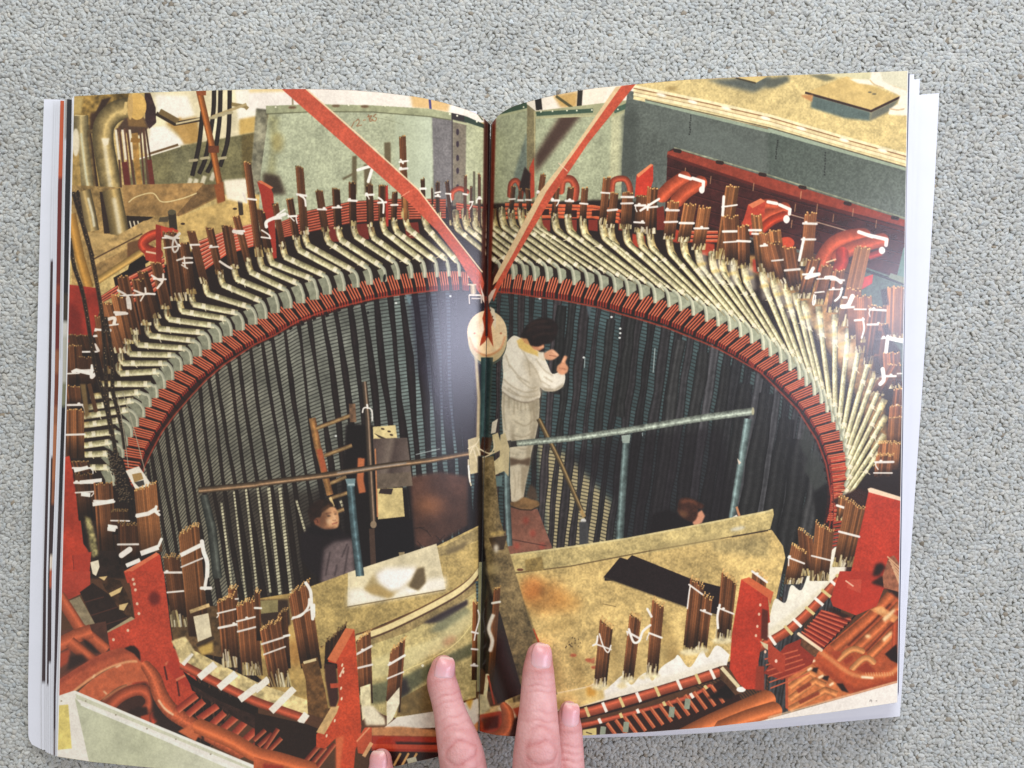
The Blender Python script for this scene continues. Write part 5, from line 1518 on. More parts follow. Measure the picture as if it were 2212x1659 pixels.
def paint_table():
    WOOD = (200, 172, 108)
    T = [('m', .11), ('l', .14), ('f', .06), ('x', .10)]
    poly(q('22', '-40,1480 1000,1400 2240,1260') + q('23', '40,1270 130,1400 150,1500 60,1900') + q('32', '2200,600 1500,900 700,1150 -60,1100 -60,400 -100,-100'), WOOD, tex=T)
    # upstand board
    poly(q('22', '-40,1475 450,1410 1000,1330 1600,1215 2212,1100') + q('23', '45,1080 50,1130 20,1250') + q('22', '2212,1260 1400,1420 600,1560 -40,1660'), (190, 170, 112), tex=T)
    tube(q('22', '-30,1480 500,1410 1000,1335 1600,1220 2212,1100') + q('23', '40,1085'), 4, (206, 190, 134), tex=[('m', .1)])
    tube(q('22', '-30,1640 500,1575 1200,1440 2212,1265'), 2.6, (112, 90, 56))
    tube(q('22', '1900,1320 2212,1265'), 3, (60, 46, 34))
    poly(q('22', '110,1520 260,1490 275,1610 120,1620'), (150, 126, 72), soft=1, tex=T)
    poly(q('22', '1200,1400 1800,1290 1800,1350 1210,1450'), (166, 148, 98), soft=3, a=.7)
    poly(q('22', '1700,1360 2212,1300 2230,1500 1750,1450'), (150, 134, 90), soft=6, a=.7, tex=T)
    blob(*q('22', '1950,1250')[0], 16, 4, (206, 200, 176), ang=-.2, soft=2)
    blob(*q('22', '70,1605')[0], 7, 3, (120, 70, 52))
    # rust wash, stains
    blob(*q('32', '260,180')[0], 52, 36, (190, 116, 48), a=.6, soft=14, tex=[('l', .4)])
    blob(*q('32', '170,100')[0], 24, 26, (184, 96, 40), a=.5, soft=8)
    blob(*q('32', '480,230')[0], 30, 22, (196, 134, 60), a=.5, soft=10)
    for s, rx, ry in (('380,860', 16, 40), ('560,750', 10, 60), ('900,760', 14, 60), ('1050,700', 10, 50), ('420,420', 40, 14), ('1350,600', 20, 60)):
        x, y = q('32', s)[0]
        blob(x, y, rx, ry, (134, 108, 60), a=.45, ang=-.25, soft=8)
    poly(q('32', '700,900 900,640 1480,620 1240,860 760,960'), (196, 172, 112), a=.4, soft=14)
    for s in ('530,685', '660,725', '710,790'):
        x, y = q('32', s)[0]
        blob(x, y, 7, 3.5, (176, 76, 50), a=.8, soft=1)
    poly(q('32', '640,740 720,700 710,760'), (184, 96, 66), soft=1, a=.8)
    for _ in range(16):
        x, y = q('32', f'{rnd.uniform(460, 590):.0f},{rnd.uniform(530, 620):.0f}')[0]
        blob(x, y, 1.2, 1.6, (60, 46, 34), a=.8)
    tube(q('32', '780,240 900,265'), 1.6, (120, 98, 60))
    tube(q('32', '10,-60 90,200 200,500 330,800'), 3, (120, 104, 66), soft=1)
    # black plates
    poly(q('22', '800,1659 930,1500 995,1520 1035,1480 1480,1659 1480,1700 800,1700'), (34, 24, 26))
    poly(q('32', '790,10 940,-160 1000,-140 1040,-180 1560,30 1830,100 1800,340 1500,265'), (38, 26, 28), tex=[('f', .06)])
    tube(q('32', '790,12 1500,268 1790,350'), 2, (90, 80, 56), soft=1)
    poly(q('32', '1350,640 1440,620 1470,740 1360,800'), (140, 112, 64), soft=6, a=.6)
    # shoulder of the winding head, white resin
    poly(curve(q('32', '330,1020 640,955 720,925 790,985 870,930 960,860 1030,940 1100,870 1165,835 1215,905 1290,790 1400,715 1440,685 1535,790 1640,645 1690,705 1770,600 1880,680')) +
         q('32', '1850,790 1560,880 1200,985 900,1075 560,1160 330,1200'), (240, 236, 226), tex=[('m', .03)])
    poly(q('32', '330,1130 600,1085 900,1000 1200,905 1560,800 1820,730 1850,790 1560,880 1200,985 900,1075 560,1160 330,1200'), (222, 214, 190), soft=4, a=.6)
    poly(q('32', '330,1020 640,960 790,960 800,1060 600,1130 330,1160'), (214, 186, 118), soft=2, tex=[('m', .12)])
    poly(q('32', '640,960 730,930 720,1040 650,1040'), (196, 136, 44), soft=3, a=.8)
    for s in ('900,950 960,900 1000,960 940,980', '1080,880 1140,850 1150,900'):
        poly(q('32', s), (222, 206, 160), soft=2)
    poly(curve(q('33', '-30,560 10,380 60,200 150,230 200,80 290,120 370,-70 450,10 520,-180 610,-260 690,-200')) + q('33', '680,0 560,120 440,240 330,340 160,450 0,570'), (238, 232, 214), tex=[('m', .04)])
    poly(q('33', '-20,480 160,350 330,220 480,80 640,-60 680,0 560,120 440,240 330,340 160,450 0,570'), (214, 204, 172), soft=3, a=.6)
    # wrapped red ring bars
    poly(q('32', '330,1190 600,1130 900,1050 1200,970 1560,860 1800,780 1820,880 1560,960 1200,1080 900,1170 600,1240 330,1300'), (46, 26, 24))
    b1 = curve(q('32', '250,1225 600,1185 900,1105 1200,1015 1560,905 1790,830'))
    rod(b1, 21, (186, 86, 58), hi=1.22, lo=.55, side=.3)
    b2 = curve(q('32', '250,1330 620,1290 900,1225 1200,1150 1560,1040 1720,950'))
    rod(b2, 14, (180, 80, 54), hi=1.2, lo=.5, side=.3)
    b3 = curve(q('32', '1900,740') + q('33', '100,520 280,380 440,220 560,90 650,0'))
    rod(b3, 20, (188, 84, 54), hi=1.2, lo=.55, side=.3)

    def wraps(pp, n, w, w2, off=0):
        for i in range(n):
            t = (i + .5) / n
            k = int(t * (len(pp) - 1))
            k = min(k, len(pp) - 2)
            x, y = pp[k]
            dx, dy = pp[k + 1][0] - x, pp[k + 1][1] - y
            L = math.hypot(dx, dy) or 1
            nx, ny = -dy / L, dx / L
            tube([(x - nx * w / 2 - dx / L * 2, y - ny * w / 2), (x + nx * w / 2 + dx / L, y + ny * w / 2)], 6.5, (244, 238, 226) if (i + off) % 2 else (214, 194, 130))
    wraps(b1, 10, 22, 6)
    wraps(b2, 8, 15, 5, 1)
    wraps(b3, 9, 24, 7)
    # lower right ironwork
    poly(q('32', '560,1330 900,1240 1300,1130 1560,1060 1800,900 1950,1000 1990,1080 1700,1250 1200,1400 620,1400'), (52, 28, 24))
    for x in range(820, 1760, 75):
        y = 1330 - (x - 820) * .36
        tube(q('32', f'{x},{y - 60:.0f} {x + 110},{y + 90:.0f}'), 8, (178, 84, 52))
        tube(q('32', f'{x + 6},{y - 62:.0f} {x + 116},{y + 86:.0f}'), 2, (214, 130, 84))
    for x, y in ((790, 1330), (990, 1290), (1385, 1160), (1520, 1090)):
        tube(q('32', f'{x},{y - 30} {x - 10},{y + 60}'), 12, (140, 150, 130))
    poly(q('32', '610,1330 730,1310 730,1380 610,1395'), (206, 190, 120))
    tube(q('32', '640,1350 690,1365'), 2, (60, 44, 30))
    poly(q('32', '1680,1060 1900,900 1930,1000 1900,1060'), (30, 20, 20), soft=2)
    poly(q('32', '1790,780 1850,770 2020,990 1930,1030 1800,880'), (90, 60, 40), tex=[('m', .2)])
    tube(q('32', '1810,790 1960,960'), 8, (214, 200, 158))
    blob(*q('32', '1980,980')[0], 10, 6, WHITE)
    O = (202, 108, 58)
    for s, w in (('1450,1420 1700,1290 1900,1200 2230,1060', 44), ('1800,1330 2050,1230 2280,1160', 40)):
        rod(curve(q('32', s)), w, O, hi=1.25, lo=.6, side=-.2)
    poly(q('33', '150,870 420,690 700,530 900,330 1130,60 1130,940 740,1010 200,1170 150,1140'), (176, 78, 46), tex=[('m', .08)])
    k = frame(1728.0, 1209.6, .3629)
    OB = (198, 104, 58)
    poly(k('90,600 150,520 420,290 530,195 600,230 600,730 300,810 -60,900 -60,690'), (176, 80, 44), tex=[('m', .1)])
    rod(k('200,530 420,345 545,210'), 24, (196, 98, 54), hi=1.12, lo=.62, side=-.2, tex=[('m', .08)])
    rod(k('325,540 500,375 600,265'), 21, (200, 104, 58), hi=1.18, lo=.6, side=-.3, tex=[('m', .08)])
    rod(k('415,575 550,440 600,400'), 19, (204, 112, 62), hi=1.22, lo=.6, side=-.3, tex=[('m', .08)])
    rod(k('575,300 565,540'), 15, (186, 78, 44), hi=1.1, lo=.7)
    tube(k('285,510 430,375 540,260'), 4, (96, 40, 26), soft=1)
    tube(k('395,545 520,410 590,340'), 4, (104, 44, 28), soft=1)
    poly(k('415,295 480,275 590,340 560,375'), (216, 138, 80), soft=1, tex=[('m', .1)])
    poly(k('440,285 500,280 520,320 470,320'), (234, 176, 112), soft=2, a=.8)
    poly(k('490,350 560,290 570,300 505,370'), (246, 214, 160), soft=2)
    poly(k('490,470 545,425 548,440 500,490'), (246, 214, 160), soft=2)
    blob(*k('405,455')[0], 6, 4, (244, 206, 150), soft=2)
    poly(k('505,560 575,500 590,620 545,600'), (40, 24, 22), soft=1)
    rod(curve(k('220,600 285,545 330,530 375,545')), 13, (214, 140, 82), hi=1.15, lo=.7)
    rod(curve(k('305,655 365,595 405,585 440,610')), 13, (216, 144, 86), hi=1.15, lo=.7)
    poly(k('255,600 310,570 318,590 275,622'), (158, 58, 34), soft=1)
    poly(k('335,650 395,612 455,665 385,672'), (158, 58, 34), soft=1)
    poly(k('180,545 230,540 250,560 215,600'), (166, 66, 38), soft=1)
    poly(curve(k('92,590 105,550 130,530 180,565 265,632 345,668 440,672 530,662 590,620 600,720 440,762 330,797 235,735 140,662 92,590'), 4), (186, 80, 42), tex=[('m', .07)])
    poly(k('100,600 150,640 240,715 335,770 440,740 590,700 590,735 440,765 330,800 235,738 140,664'), (146, 56, 32), soft=4, a=.9)
    tube(curve(k('120,545 180,590 265,655 345,690 440,690 530,680 590,640')), 9, (218, 134, 80), soft=2, a=.9)
    tube(k('370,697 432,702'), 5, (250, 232, 196), soft=1, cap=True)
    for x in range(390, 560, 16):
        tube(k(f'{x},668 {x + 6},690'), 1.4, (240, 190, 130), a=.6)
    # straight runs in the corner
    poly(k('-70,705 60,610 110,650 300,800 -70,900'), (200, 112, 62), tex=[('m', .12)])
    for p in ('-60,760 60,670 95,690', '-60,830 90,720 150,750', '-60,890 150,775 220,800'):
        rod(k(p), 15, (212, 130, 74), hi=1.18, lo=.66, side=-.3, tex=[('m', .1)])
    for p in ('-20,770 60,725 70,745 -10,795', '-10,840 110,780 120,800 0,860'):
        poly(k(p), (146, 64, 40), soft=1)
    for p in ('80,640 110,640 100,672 70,660', '140,690 175,690 165,722 130,706', '215,735 255,735 290,790 250,780'):
        poly(k(p), (44, 26, 24), soft=1)
    for p in ('50,655 65,645', '115,700 135,690', '180,745 195,735', '70,605 85,600'):
        tube(k(p), 5, (250, 226, 184), soft=1, cap=True)
    # lugs on the red plate
    poly(k('265,90 370,115 345,200 275,165'), (178, 60, 44))
    tube(k('265,90 370,115 350,195'), 2, (214, 116, 90), a=.8)
    tube(k('275,150 325,165'), 5, (224, 150, 120), soft=1)
    tube(k('195,235 245,250'), 5, (220, 146, 116), soft=1)
    poly(k('420,170 460,60 490,10 510,30 490,110 470,160 440,180'), (44, 24, 24), soft=2)
    # red plates behind
    tube(q('33', '480,620 700,400 900,180 960,60'), 3, (30, 20, 20))
    poly(q('33', '330,470 460,290 720,360 500,600 300,680'), (160, 50, 36))
    for i in range(8):
        t = i / 7
        a, b = lerp(q('33', '460,300')[0], q('33', '290,480')[0], t), lerp(q('33', '720,380')[0], q('33', '490,610')[0], t)
        tube([a, b], 3, (206, 100, 70))
        tube([(a[0], a[1] + 4), (b[0], b[1] + 4)], 3, (112, 34, 28))
    poly(q('33', '150,600 290,540 420,640 380,760 120,900 -40,840'), (150, 50, 36))
    for i in range(6):
        tube(q('33', f'{-30 + i * 10},{720 + i * 50} {260 + i * 20},{640 + i * 40}'), 3, (196, 92, 62))
    poly(q('33', '290,540 450,640 400,700 280,600'), (100, 66, 44), tex=[('m', .3)])
    tube(q('33', '265,500 460,640'), 7, (232, 210, 176), cap=True)
    # red bracket (right) with bolt holes
    poly(q('23', '870,920 1145,1000 1145,1700 700,1700 760,1420'), (192, 58, 38), tex=[('l', .06), ('f', .03)])
    poly(q('23', '860,905 890,895 1145,975 1145,1010 870,935'), (234, 206, 176))
    poly(q('23', '560,1000 780,900 860,930 790,1250 730,1460 700,1659 660,1659 720,1300'), (60, 34, 28), soft=2)
    poly(q('33', '620,-40 1140,-40 1130,130 1000,110 940,260 760,340 560,260 540,200'), (186, 54, 38), tex=[('l', .06)])
    poly(q('33', '700,30 810,30 800,150 680,100'), (196, 72, 52))
    tube(q('33', '670,40 740,90'), 3, (232, 180, 150))
    poly(q('33', '890,60 980,0 1130,60 1130,200 1010,100'), (50, 30, 26), soft=2)
    poly(q('23', '990,1659 1040,1500 1090,1480 1140,1560 1140,1800 1000,1760'), (150, 92, 66), tex=[('m', .25)])
    for k in range(6):
        tube(q('23', f'{1030 + k * 14},{1490 + k * 30} {1140},{1590 + k * 30}'), 3, (206, 160, 120))
    poly(q('23', '930,1560 980,1540 1020,1580 960,1659 900,1659'), (40, 26, 24), soft=3)
    poly(q('33', '500,270 560,280 720,350 650,370'), (52, 28, 24), soft=2)
    # near-right bunches on the resin
    for rc, s, w, k in (('23', '280,1430 250,1720', 120, dict(tone=1.0, ties=())), ('23', '320,1290 350,1659', 130, dict(tone=1.0, ties=())),
                        ('23', '490,1240 440,1700', 160, dict(tone=1.08, hue=.2, ties=(.6,))), ('23', '645,985 620,1180', 70, dict(tone=1.1, hue=.4, ties=(.4,))),
                        ('23', '755,1045 640,1580', 165, dict(tone=1.1, hue=.3, ties=(.45,))),
                        ('23', '265,1430 200,1730', 130, dict(tone=1.12, hue=.2, ties=(.35,)))):
        B(rc, s, w, foot=.2, skew=-.55, rows=2, **k)
    # bunches standing along the front right
    for s, w, k in (('2140,0 2080,420', 120, dict(tone=1.0, ties=(.05,))), ('1600,60 1535,660', 120, dict(tone=1.0, ties=(.13,), foot=.1)), ('1690,190 1640,640', 82, dict(tone=.98, ties=(.28,), foot=.16)),
                    ('1875,20 1820,560', 128, dict(tone=.95, ties=(.5,), foot=.2)), ('1262,240 1210,860', 100, dict(tone=.95, ties=(.42,), foot=.2)), ('1065,360 1000,900', 96, dict(tone=.95, ties=(.3,), foot=.16)),
                    ('815,420 760,960', 110, dict(tone=.95, ties=(.35,), foot=.18))):
        B('32', s, w, rows=3, skew=-.75, **k)
        p = q('32', s)
        blob(p[1][0], p[1][1], w * .18, 7, (226, 214, 172), soft=2, tex=[('m', .2)], a=.8)
    tube(curve(q('32', '1010,460 1050,570 1100,560 1130,480 1195,425')), 5, WHITE, cap=True)
    tube(curve(q('32', '740,520 730,580 700,600')), 4, WHITE, cap=True)
    tube(curve(q('32', '755,500 790,610 830,660 855,600')), 3, WHITE, cap=True)
    tube(q('32', '1170,285 1205,350'), 5, WHITE, cap=True)
    tube(curve(q('32', '1795,250 1775,350 1780,450')), 5, WHITE, cap=True)
    tube(curve(q('32', '1540,90 1530,150 1515,280')), 3, WHITE, cap=True)
    # the front red bracket
    poly(q('32', '1980,30 2010,25 2212,180 2230,400 2180,420 2130,740 2130,950 2100,980 2020,980 1960,930 1880,800 1900,500'), (186, 56, 36), tex=[('l', .06), ('f', .03)])
    poly(q('32', '1980,30 2050,10 2260,140 2230,250 2212,190'), (206, 98, 58))
    for x, y in ((2145, 250), (2135, 330), (2120, 435), (2108, 515), (2188, 655)):
        blob(*q('32', f'{x},{y}')[0], 2.6, 3.4, (232, 190, 160))
    poly(q('32', '2160,280 2215,300 2210,560 2150,540'), (96, 40, 30), soft=1)
    poly(q('32', '2140,560 2230,600') + q('33', '130,680 140,730 0,640') + q('32', '2180,620'), (206, 190, 150))
    poly(q('33', '0,570 150,690 145,830 100,830 0,740'), (176, 64, 42))
    blob(*q('33', '70,735')[0], 3, 4, (236, 200, 180))
    poly(q('32', '2110,780 2180,780 2180,990 2100,990'), (150, 56, 38), soft=1)
    # white casing at the foot
    poly(q('33', '-120,1270 0,1235 1140,915 1140,1110 0,1280') + q('32', '2100,1300 1700,1380 1300,1440 1300,1400 1800,1330 2090,1270'), (236, 230, 222))
    tube(q('33', '0,1225 540,1075 1140,905'), 3, (226, 190, 150), soft=1)
    for s in ('880,1085 885,1072 895,1075 896,1090', '930,1080 945,1078'):
        tube(curve(q('33', s)), 1.8, (120, 112, 110), a=.8)


def paint_front_left():
    # left cluster standing on the near rim
    poly(q('30', '1455,250 1600,260 2230,260 2230,700 1900,700 1700,660 1560,620 1500,600'), (96, 72, 44), tex=[('m', .3)])
    poly(q('31', '-10,200 470,120 560,620 720,500 860,520 900,1100 400,1180 -10,850'), (176, 146, 84), tex=[('m', .12), ('l', .2)])
    poly(q('31', '-30,210 280,200 300,420 270,440 60,440'), (62, 44, 34), soft=2)
    poly(q('31', '20,215 190,205 190,310 20,330'), (140, 128, 84), tex=[('m', .12)])
    blob(*q('31', '340,660')[0], 20, 30, (176, 112, 50), a=.5, soft=8)
    # rim: white resin lumps and the wrapped red ring
    rim = curve(q('30', '1570,760 1800,880 2000,980 2212,1080') + q('31', '200,1150 430,1230'))
    rod(rim, 22, (184, 82, 54), hi=1.2, lo=.55, side=-.3)
    up = [(x + 8, y - 22) for x, y in rim]
    tube(up, 30, (206, 186, 130), tex=[('m', .25), ('l', .2)])
    for i, (x0, y0, x1, y1) in enumerate(((1650, 660, 1570, 760), (1860, 760, 1720, 880), (2040, 840, 1890, 970), (2230, 950, 2070, 1070))):
        tube(q('30', f'{x0},{y0} {x1},{y1}'), 15, (244, 238, 226))
    for (x0, y0, x1, y1) in ((110, 890, -10, 990), (330, 970, 130, 1170), (440, 1190, 380, 1270)):
        tube(q('31', f'{x0},{y0} {x1},{y1}'), 15, (240, 234, 220))
    poly(q('30', '1480,560 1600,520 1680,640 1560,760 1510,620'), (206, 186, 132), soft=1, tex=[('m', .25)])
    # bunches
    for rc, s, w, k in (('20', '1480,1500 1560,2100', 140, dict(tone=.8, ties=(.2, .45), foot=.25)),
                        ('20', '1630,1260 1720,2180', 178, dict(tone=1.05, hue=.3, ties=(.28,), foot=.0, skew=.45, dark=.5)),
                        ('30', '2010,110 2020,380', 80, dict(tone=.95, ties=(.3,))), ('30', '1950,200 2000,790', 150, dict(tone=1.0, ties=(.16, .38), foot=.28, skew=.4)),
                        ('30', '2130,230 2180,860', 180, dict(tone=1.02, ties=(.22, .38), foot=.2, skew=.35)),
                        ('31', '10,140 30,560', 46, dict(tone=.9, ties=(.3,))), ('31', '225,320 255,800', 90, dict(tone=.72, ties=(.45,), skew=.5)), ('31', '120,420 215,960', 180, dict(tone=1.0, ties=(.28, .4), foot=.3, skew=.5)),
                        ('31', '370,110 480,800', 180, dict(tone=1.05, ties=(.3,), skew=.75, dark=.6)),
                        ('31', '690,500 680,800', 180, dict(tone=.5, ties=(), skew=.9)),
                        ('31', '930,520 950,1100', 120, dict(tone=.98, ties=(.2, .48), foot=.25, skew=.6)), ('31', '1225,600 1180,1180', 130, dict(tone=.98, ties=(.22, .45), foot=.22, skew=.9))):
        B(rc, s, w, rows=3, **k)
    # taped foot of the big bunch and cream sleeves
    poly(q('30', '1670,350 1800,320 1830,520 1710,570'), (226, 214, 180), tex=[('m', .06)])
    tube(q('30', '1640,310 1810,250'), 8, (200, 170, 116), tex=[('m', .3)])
    tube(q('30', '1700,600 1850,530'), 7, (70, 54, 40))
    poly(q('30', '1710,620 1840,570 1840,660 1740,690'), (196, 162, 84), soft=2)
    tube(q('20', '1560,1480 1740,1390'), 9, WHITE)
    tube(curve(q('20', '1745,1360 1760,1450 1790,1540 1790,1659')), 9, WHITE, cap=True)
    tube(curve(q('30', '1790,-20 1775,70 1770,110')), 7, WHITE, cap=True)
    tube(q('30', '1740,105 1820,105'), 7, WHITE, cap=True)
    poly(q('31', '390,760 530,700 600,1000 640,1250 450,1190 430,900'), (110, 76, 42), tex=[('m', .3)])
    tube(q('31', '410,750 520,720'), 6, (220, 200, 150))
    tube(curve(q('31', '430,60 470,130 480,250 490,370')), 7, WHITE, cap=True)
    tube(curve(q('31', '320,360 390,340 450,270 460,200')), 5, WHITE, cap=True)
    tube(q('31', '500,250 500,350'), 6, WHITE, cap=True)
    poly(q('31', '900,960 990,930 990,1120 1000,1150 920,1250 910,1100'), (224, 212, 168), tex=[('m', .2)])
    poly(q('31', '1130,1090 1240,960 1240,1100 1180,1240 1130,1290'), (232, 224, 196), tex=[('m', .12)])
    poly(q('31', '910,1130 1010,1120 1110,1230 1120,1290 950,1290'), (230, 220, 190), soft=2, tex=[('m', .1)])
    # lower rim in front, white then red bands
    poly(q('31', '1080,1330 1220,1220 1540,1170 1920,1060 1925,1190 1560,1310'), (230, 224, 212), tex=[('m', .04)])
    poly(q('31', '960,1310 1240,1300 1560,1330 1920,1230 1920,1330 1880,1380 1560,1390 1000,1380'), (198, 134, 84), soft=1, tex=[('m', .1)])
    poly(q('31', '1000,1380 1560,1390 1900,1340 1900,1480 1560,1520 1000,1520'), (176, 54, 36), soft=1)
    poly(q('31', '1200,1430 1560,1440 1560,1460 1220,1465'), (70, 34, 30), soft=1)
    tube(q('31', '1000,1470 1560,1480 1760,1450'), 10, (200, 76, 48))
    poly(q('31', '980,1510 1620,1530 1620,1700 1000,1700'), (48, 28, 26))
    for x in (1190, 1260, 1330):
        tube(q('31', f'{x + 60},1530 {x},1640'), 5, (214, 164, 98))
    poly(q('31', '1300,1580 1380,1560 1400,1620 1320,1640'), (196, 196, 170))
    # laminations and dark void, lower left of the front bracket
    poly(q('31', '-10,1180 440,1280 560,1330 540,1560 400,1659 -10,1600'), (46, 30, 24))
    for i, (x0, y0, x1, y1) in enumerate(((-20, 1420, 80, 1330), (20, 1470, 140, 1360), (60, 1510, 190, 1320), (410, 1620, 540, 1470), (450, 1659, 600, 1480), (520, 1659, 680, 1450), (80, 1540, 220, 1400))):
        tube(q('31', f'{x0},{y0} {x1},{y1}'), 10, [(-1, (206, 120, 80)), (0, (150, 58, 40)), (1, (96, 36, 28))])
    rod(curve(q('30', '1700,1290 2000,1420 2212,1540') + q('31', '200,1590 500,1680')), 34, (208, 104, 58), hi=1.2, lo=.65, side=-.3)
    poly(q('31', '-20,1560 300,1659 500,1700 -20,1720'), (190, 92, 52), tex=[('m', .08)])
    poly(q('31', '60,1620 230,1640 260,1700 60,1700'), (156, 50, 34), soft=2)
    # tall front bracket
    poly(q('31', '620,740 770,460 850,460 870,700 910,1300 900,1420 860,1500 840,1720 700,1720 690,1400 600,1490 520,1480 520,1370 700,1130 720,1060 700,760'), (200, 72, 40), tex=[('l', .07), ('f', .04)])
    poly(q('31', '615,720 775,450 850,460 690,750'), (212, 112, 68))
    poly(q('31', '520,1350 650,1130 720,1120 700,1180 590,1370'), (206, 168, 112), tex=[('m', .1)])
    poly(q('31', '590,760 690,760 715,1060 690,1130 640,1130 600,900'), (70, 40, 34), soft=1)
    poly(q('31', '640,930 710,925 715,965 645,970'), (190, 76, 48))
    poly(q('31', '690,1400 760,1380 720,1720 690,1720'), (214, 104, 62), soft=2)
    for x, y in ((745, 770), (755, 830), (730, 860), (735, 970), (740, 1060), (680, 1250), (610, 1380)):
        blob(*q('31', f'{x},{y}')[0], 2, 4, (240, 214, 180), ang=.3)
    tube(q('31', '720,870 760,790'), 3, (236, 210, 180))
    # bolt block by the ring
    poly(q('31', '870,1420 940,1310 1000,1310 1000,1440 930,1540 880,1530'), (196, 82, 50), tex=[('m', .08)])
    tube(q('31', '930,1560 1000,1440'), 8, (222, 170, 118), tex=[('m', .1)])
    tube(q('31', '870,1430 980,1310'), 3, (226, 150, 106))
    # red block top seen between the fingers
    poly(q('32', '130,460 190,455 260,620 150,640'), (190, 78, 44))
    poly(q('32', '125,480 150,500 160,640 135,640'), (100, 44, 30))


def paint_print():
    paint_back_left()
    paint_tank()
    paint_back_right()
    paint_ring_band()
    paint_bore()
    paint_fingers()
    paint_stubs()
    SEATED[0].clear(), SEATED[1].clear()
    paint_bundles_back()
    paint_arms()
    paint_ties()
    paint_left_edge()
    paint_pit()
    paint_worker()
    paint_table()
    paint_front_left()
    paint_spine()
    # photographic texture, contrast and grain of the print
    INK[:] = INK * (1 + .035 * NS['f'] + .03 * NS['m'] + .035 * NS['l'])[..., None]
    x = np.clip(INK / 255.0, 0, 1)
    lum = (x @ np.array([.35, .5, .15], np.float32))[..., None]
    l2 = lum + .48 * (lum - .36) * lum * (1 - lum)
    x = x * (l2 / np.maximum(lum, .02))
    gr = x.mean(-1, keepdims=True)
    x = gr + (x - gr) * .93
    x = x * np.array([1.03, 1.0, .955], np.float32)
    INK[:] = x * 255.0
    g = np.random.default_rng(5).normal(0, 1, (LH, LW, 1)).astype(np.float32)
    INK[:] = INK + g * 4.0
    np.clip(INK, 10, 253, out=INK)
# ----------------------------------------------------------------------------
# carpet
# ----------------------------------------------------------------------------
def carpet_material():
    m, nt, b = material('carpet_wool')
    at = node(nt, 'ShaderNodeAttribute', attribute_name='yarn')
    n1 = node(nt, 'ShaderNodeTexNoise', i_Scale=2600.0, i_Detail=3.0, i_Roughness=0.6)
    co = node(nt, 'ShaderNodeTexCoord')
    nt.links.new(co.outputs['Object'], n1.inputs['Vector'])
    mx = node(nt, 'ShaderNodeMix', data_type='RGBA', blend_type='MULTIPLY')
    mx.inputs['Factor'].default_value = 1.0
    rp = node(nt, 'ShaderNodeMapRange')
    rp.inputs['From Min'].default_value = 0.3
    rp.inputs['From Max'].default_value = 0.7
    rp.inputs['To Min'].default_value = 0.82
    rp.inputs['To Max'].default_value = 1.10
    nt.links.new(n1.outputs['Fac'], rp.inputs['Value'])
    nt.links.new(at.outputs['Color'], mx.inputs['A'])
    nt.links.new(rp.outputs['Result'], mx.inputs['B'])
    nt.links.new(mx.outputs['Result'], b.inputs['Base Color'])
    bp = node(nt, 'ShaderNodeBump', i_Strength=0.6, i_Distance=0.0005)
    nt.links.new(n1.outputs['Fac'], bp.inputs['Height'])
    nt.links.new(bp.outputs['Normal'], b.inputs['Normal'])
    b.inputs['Roughness'].default_value = 0.95
    b.inputs['Specular IOR Level'].default_value = 0.15
    return m


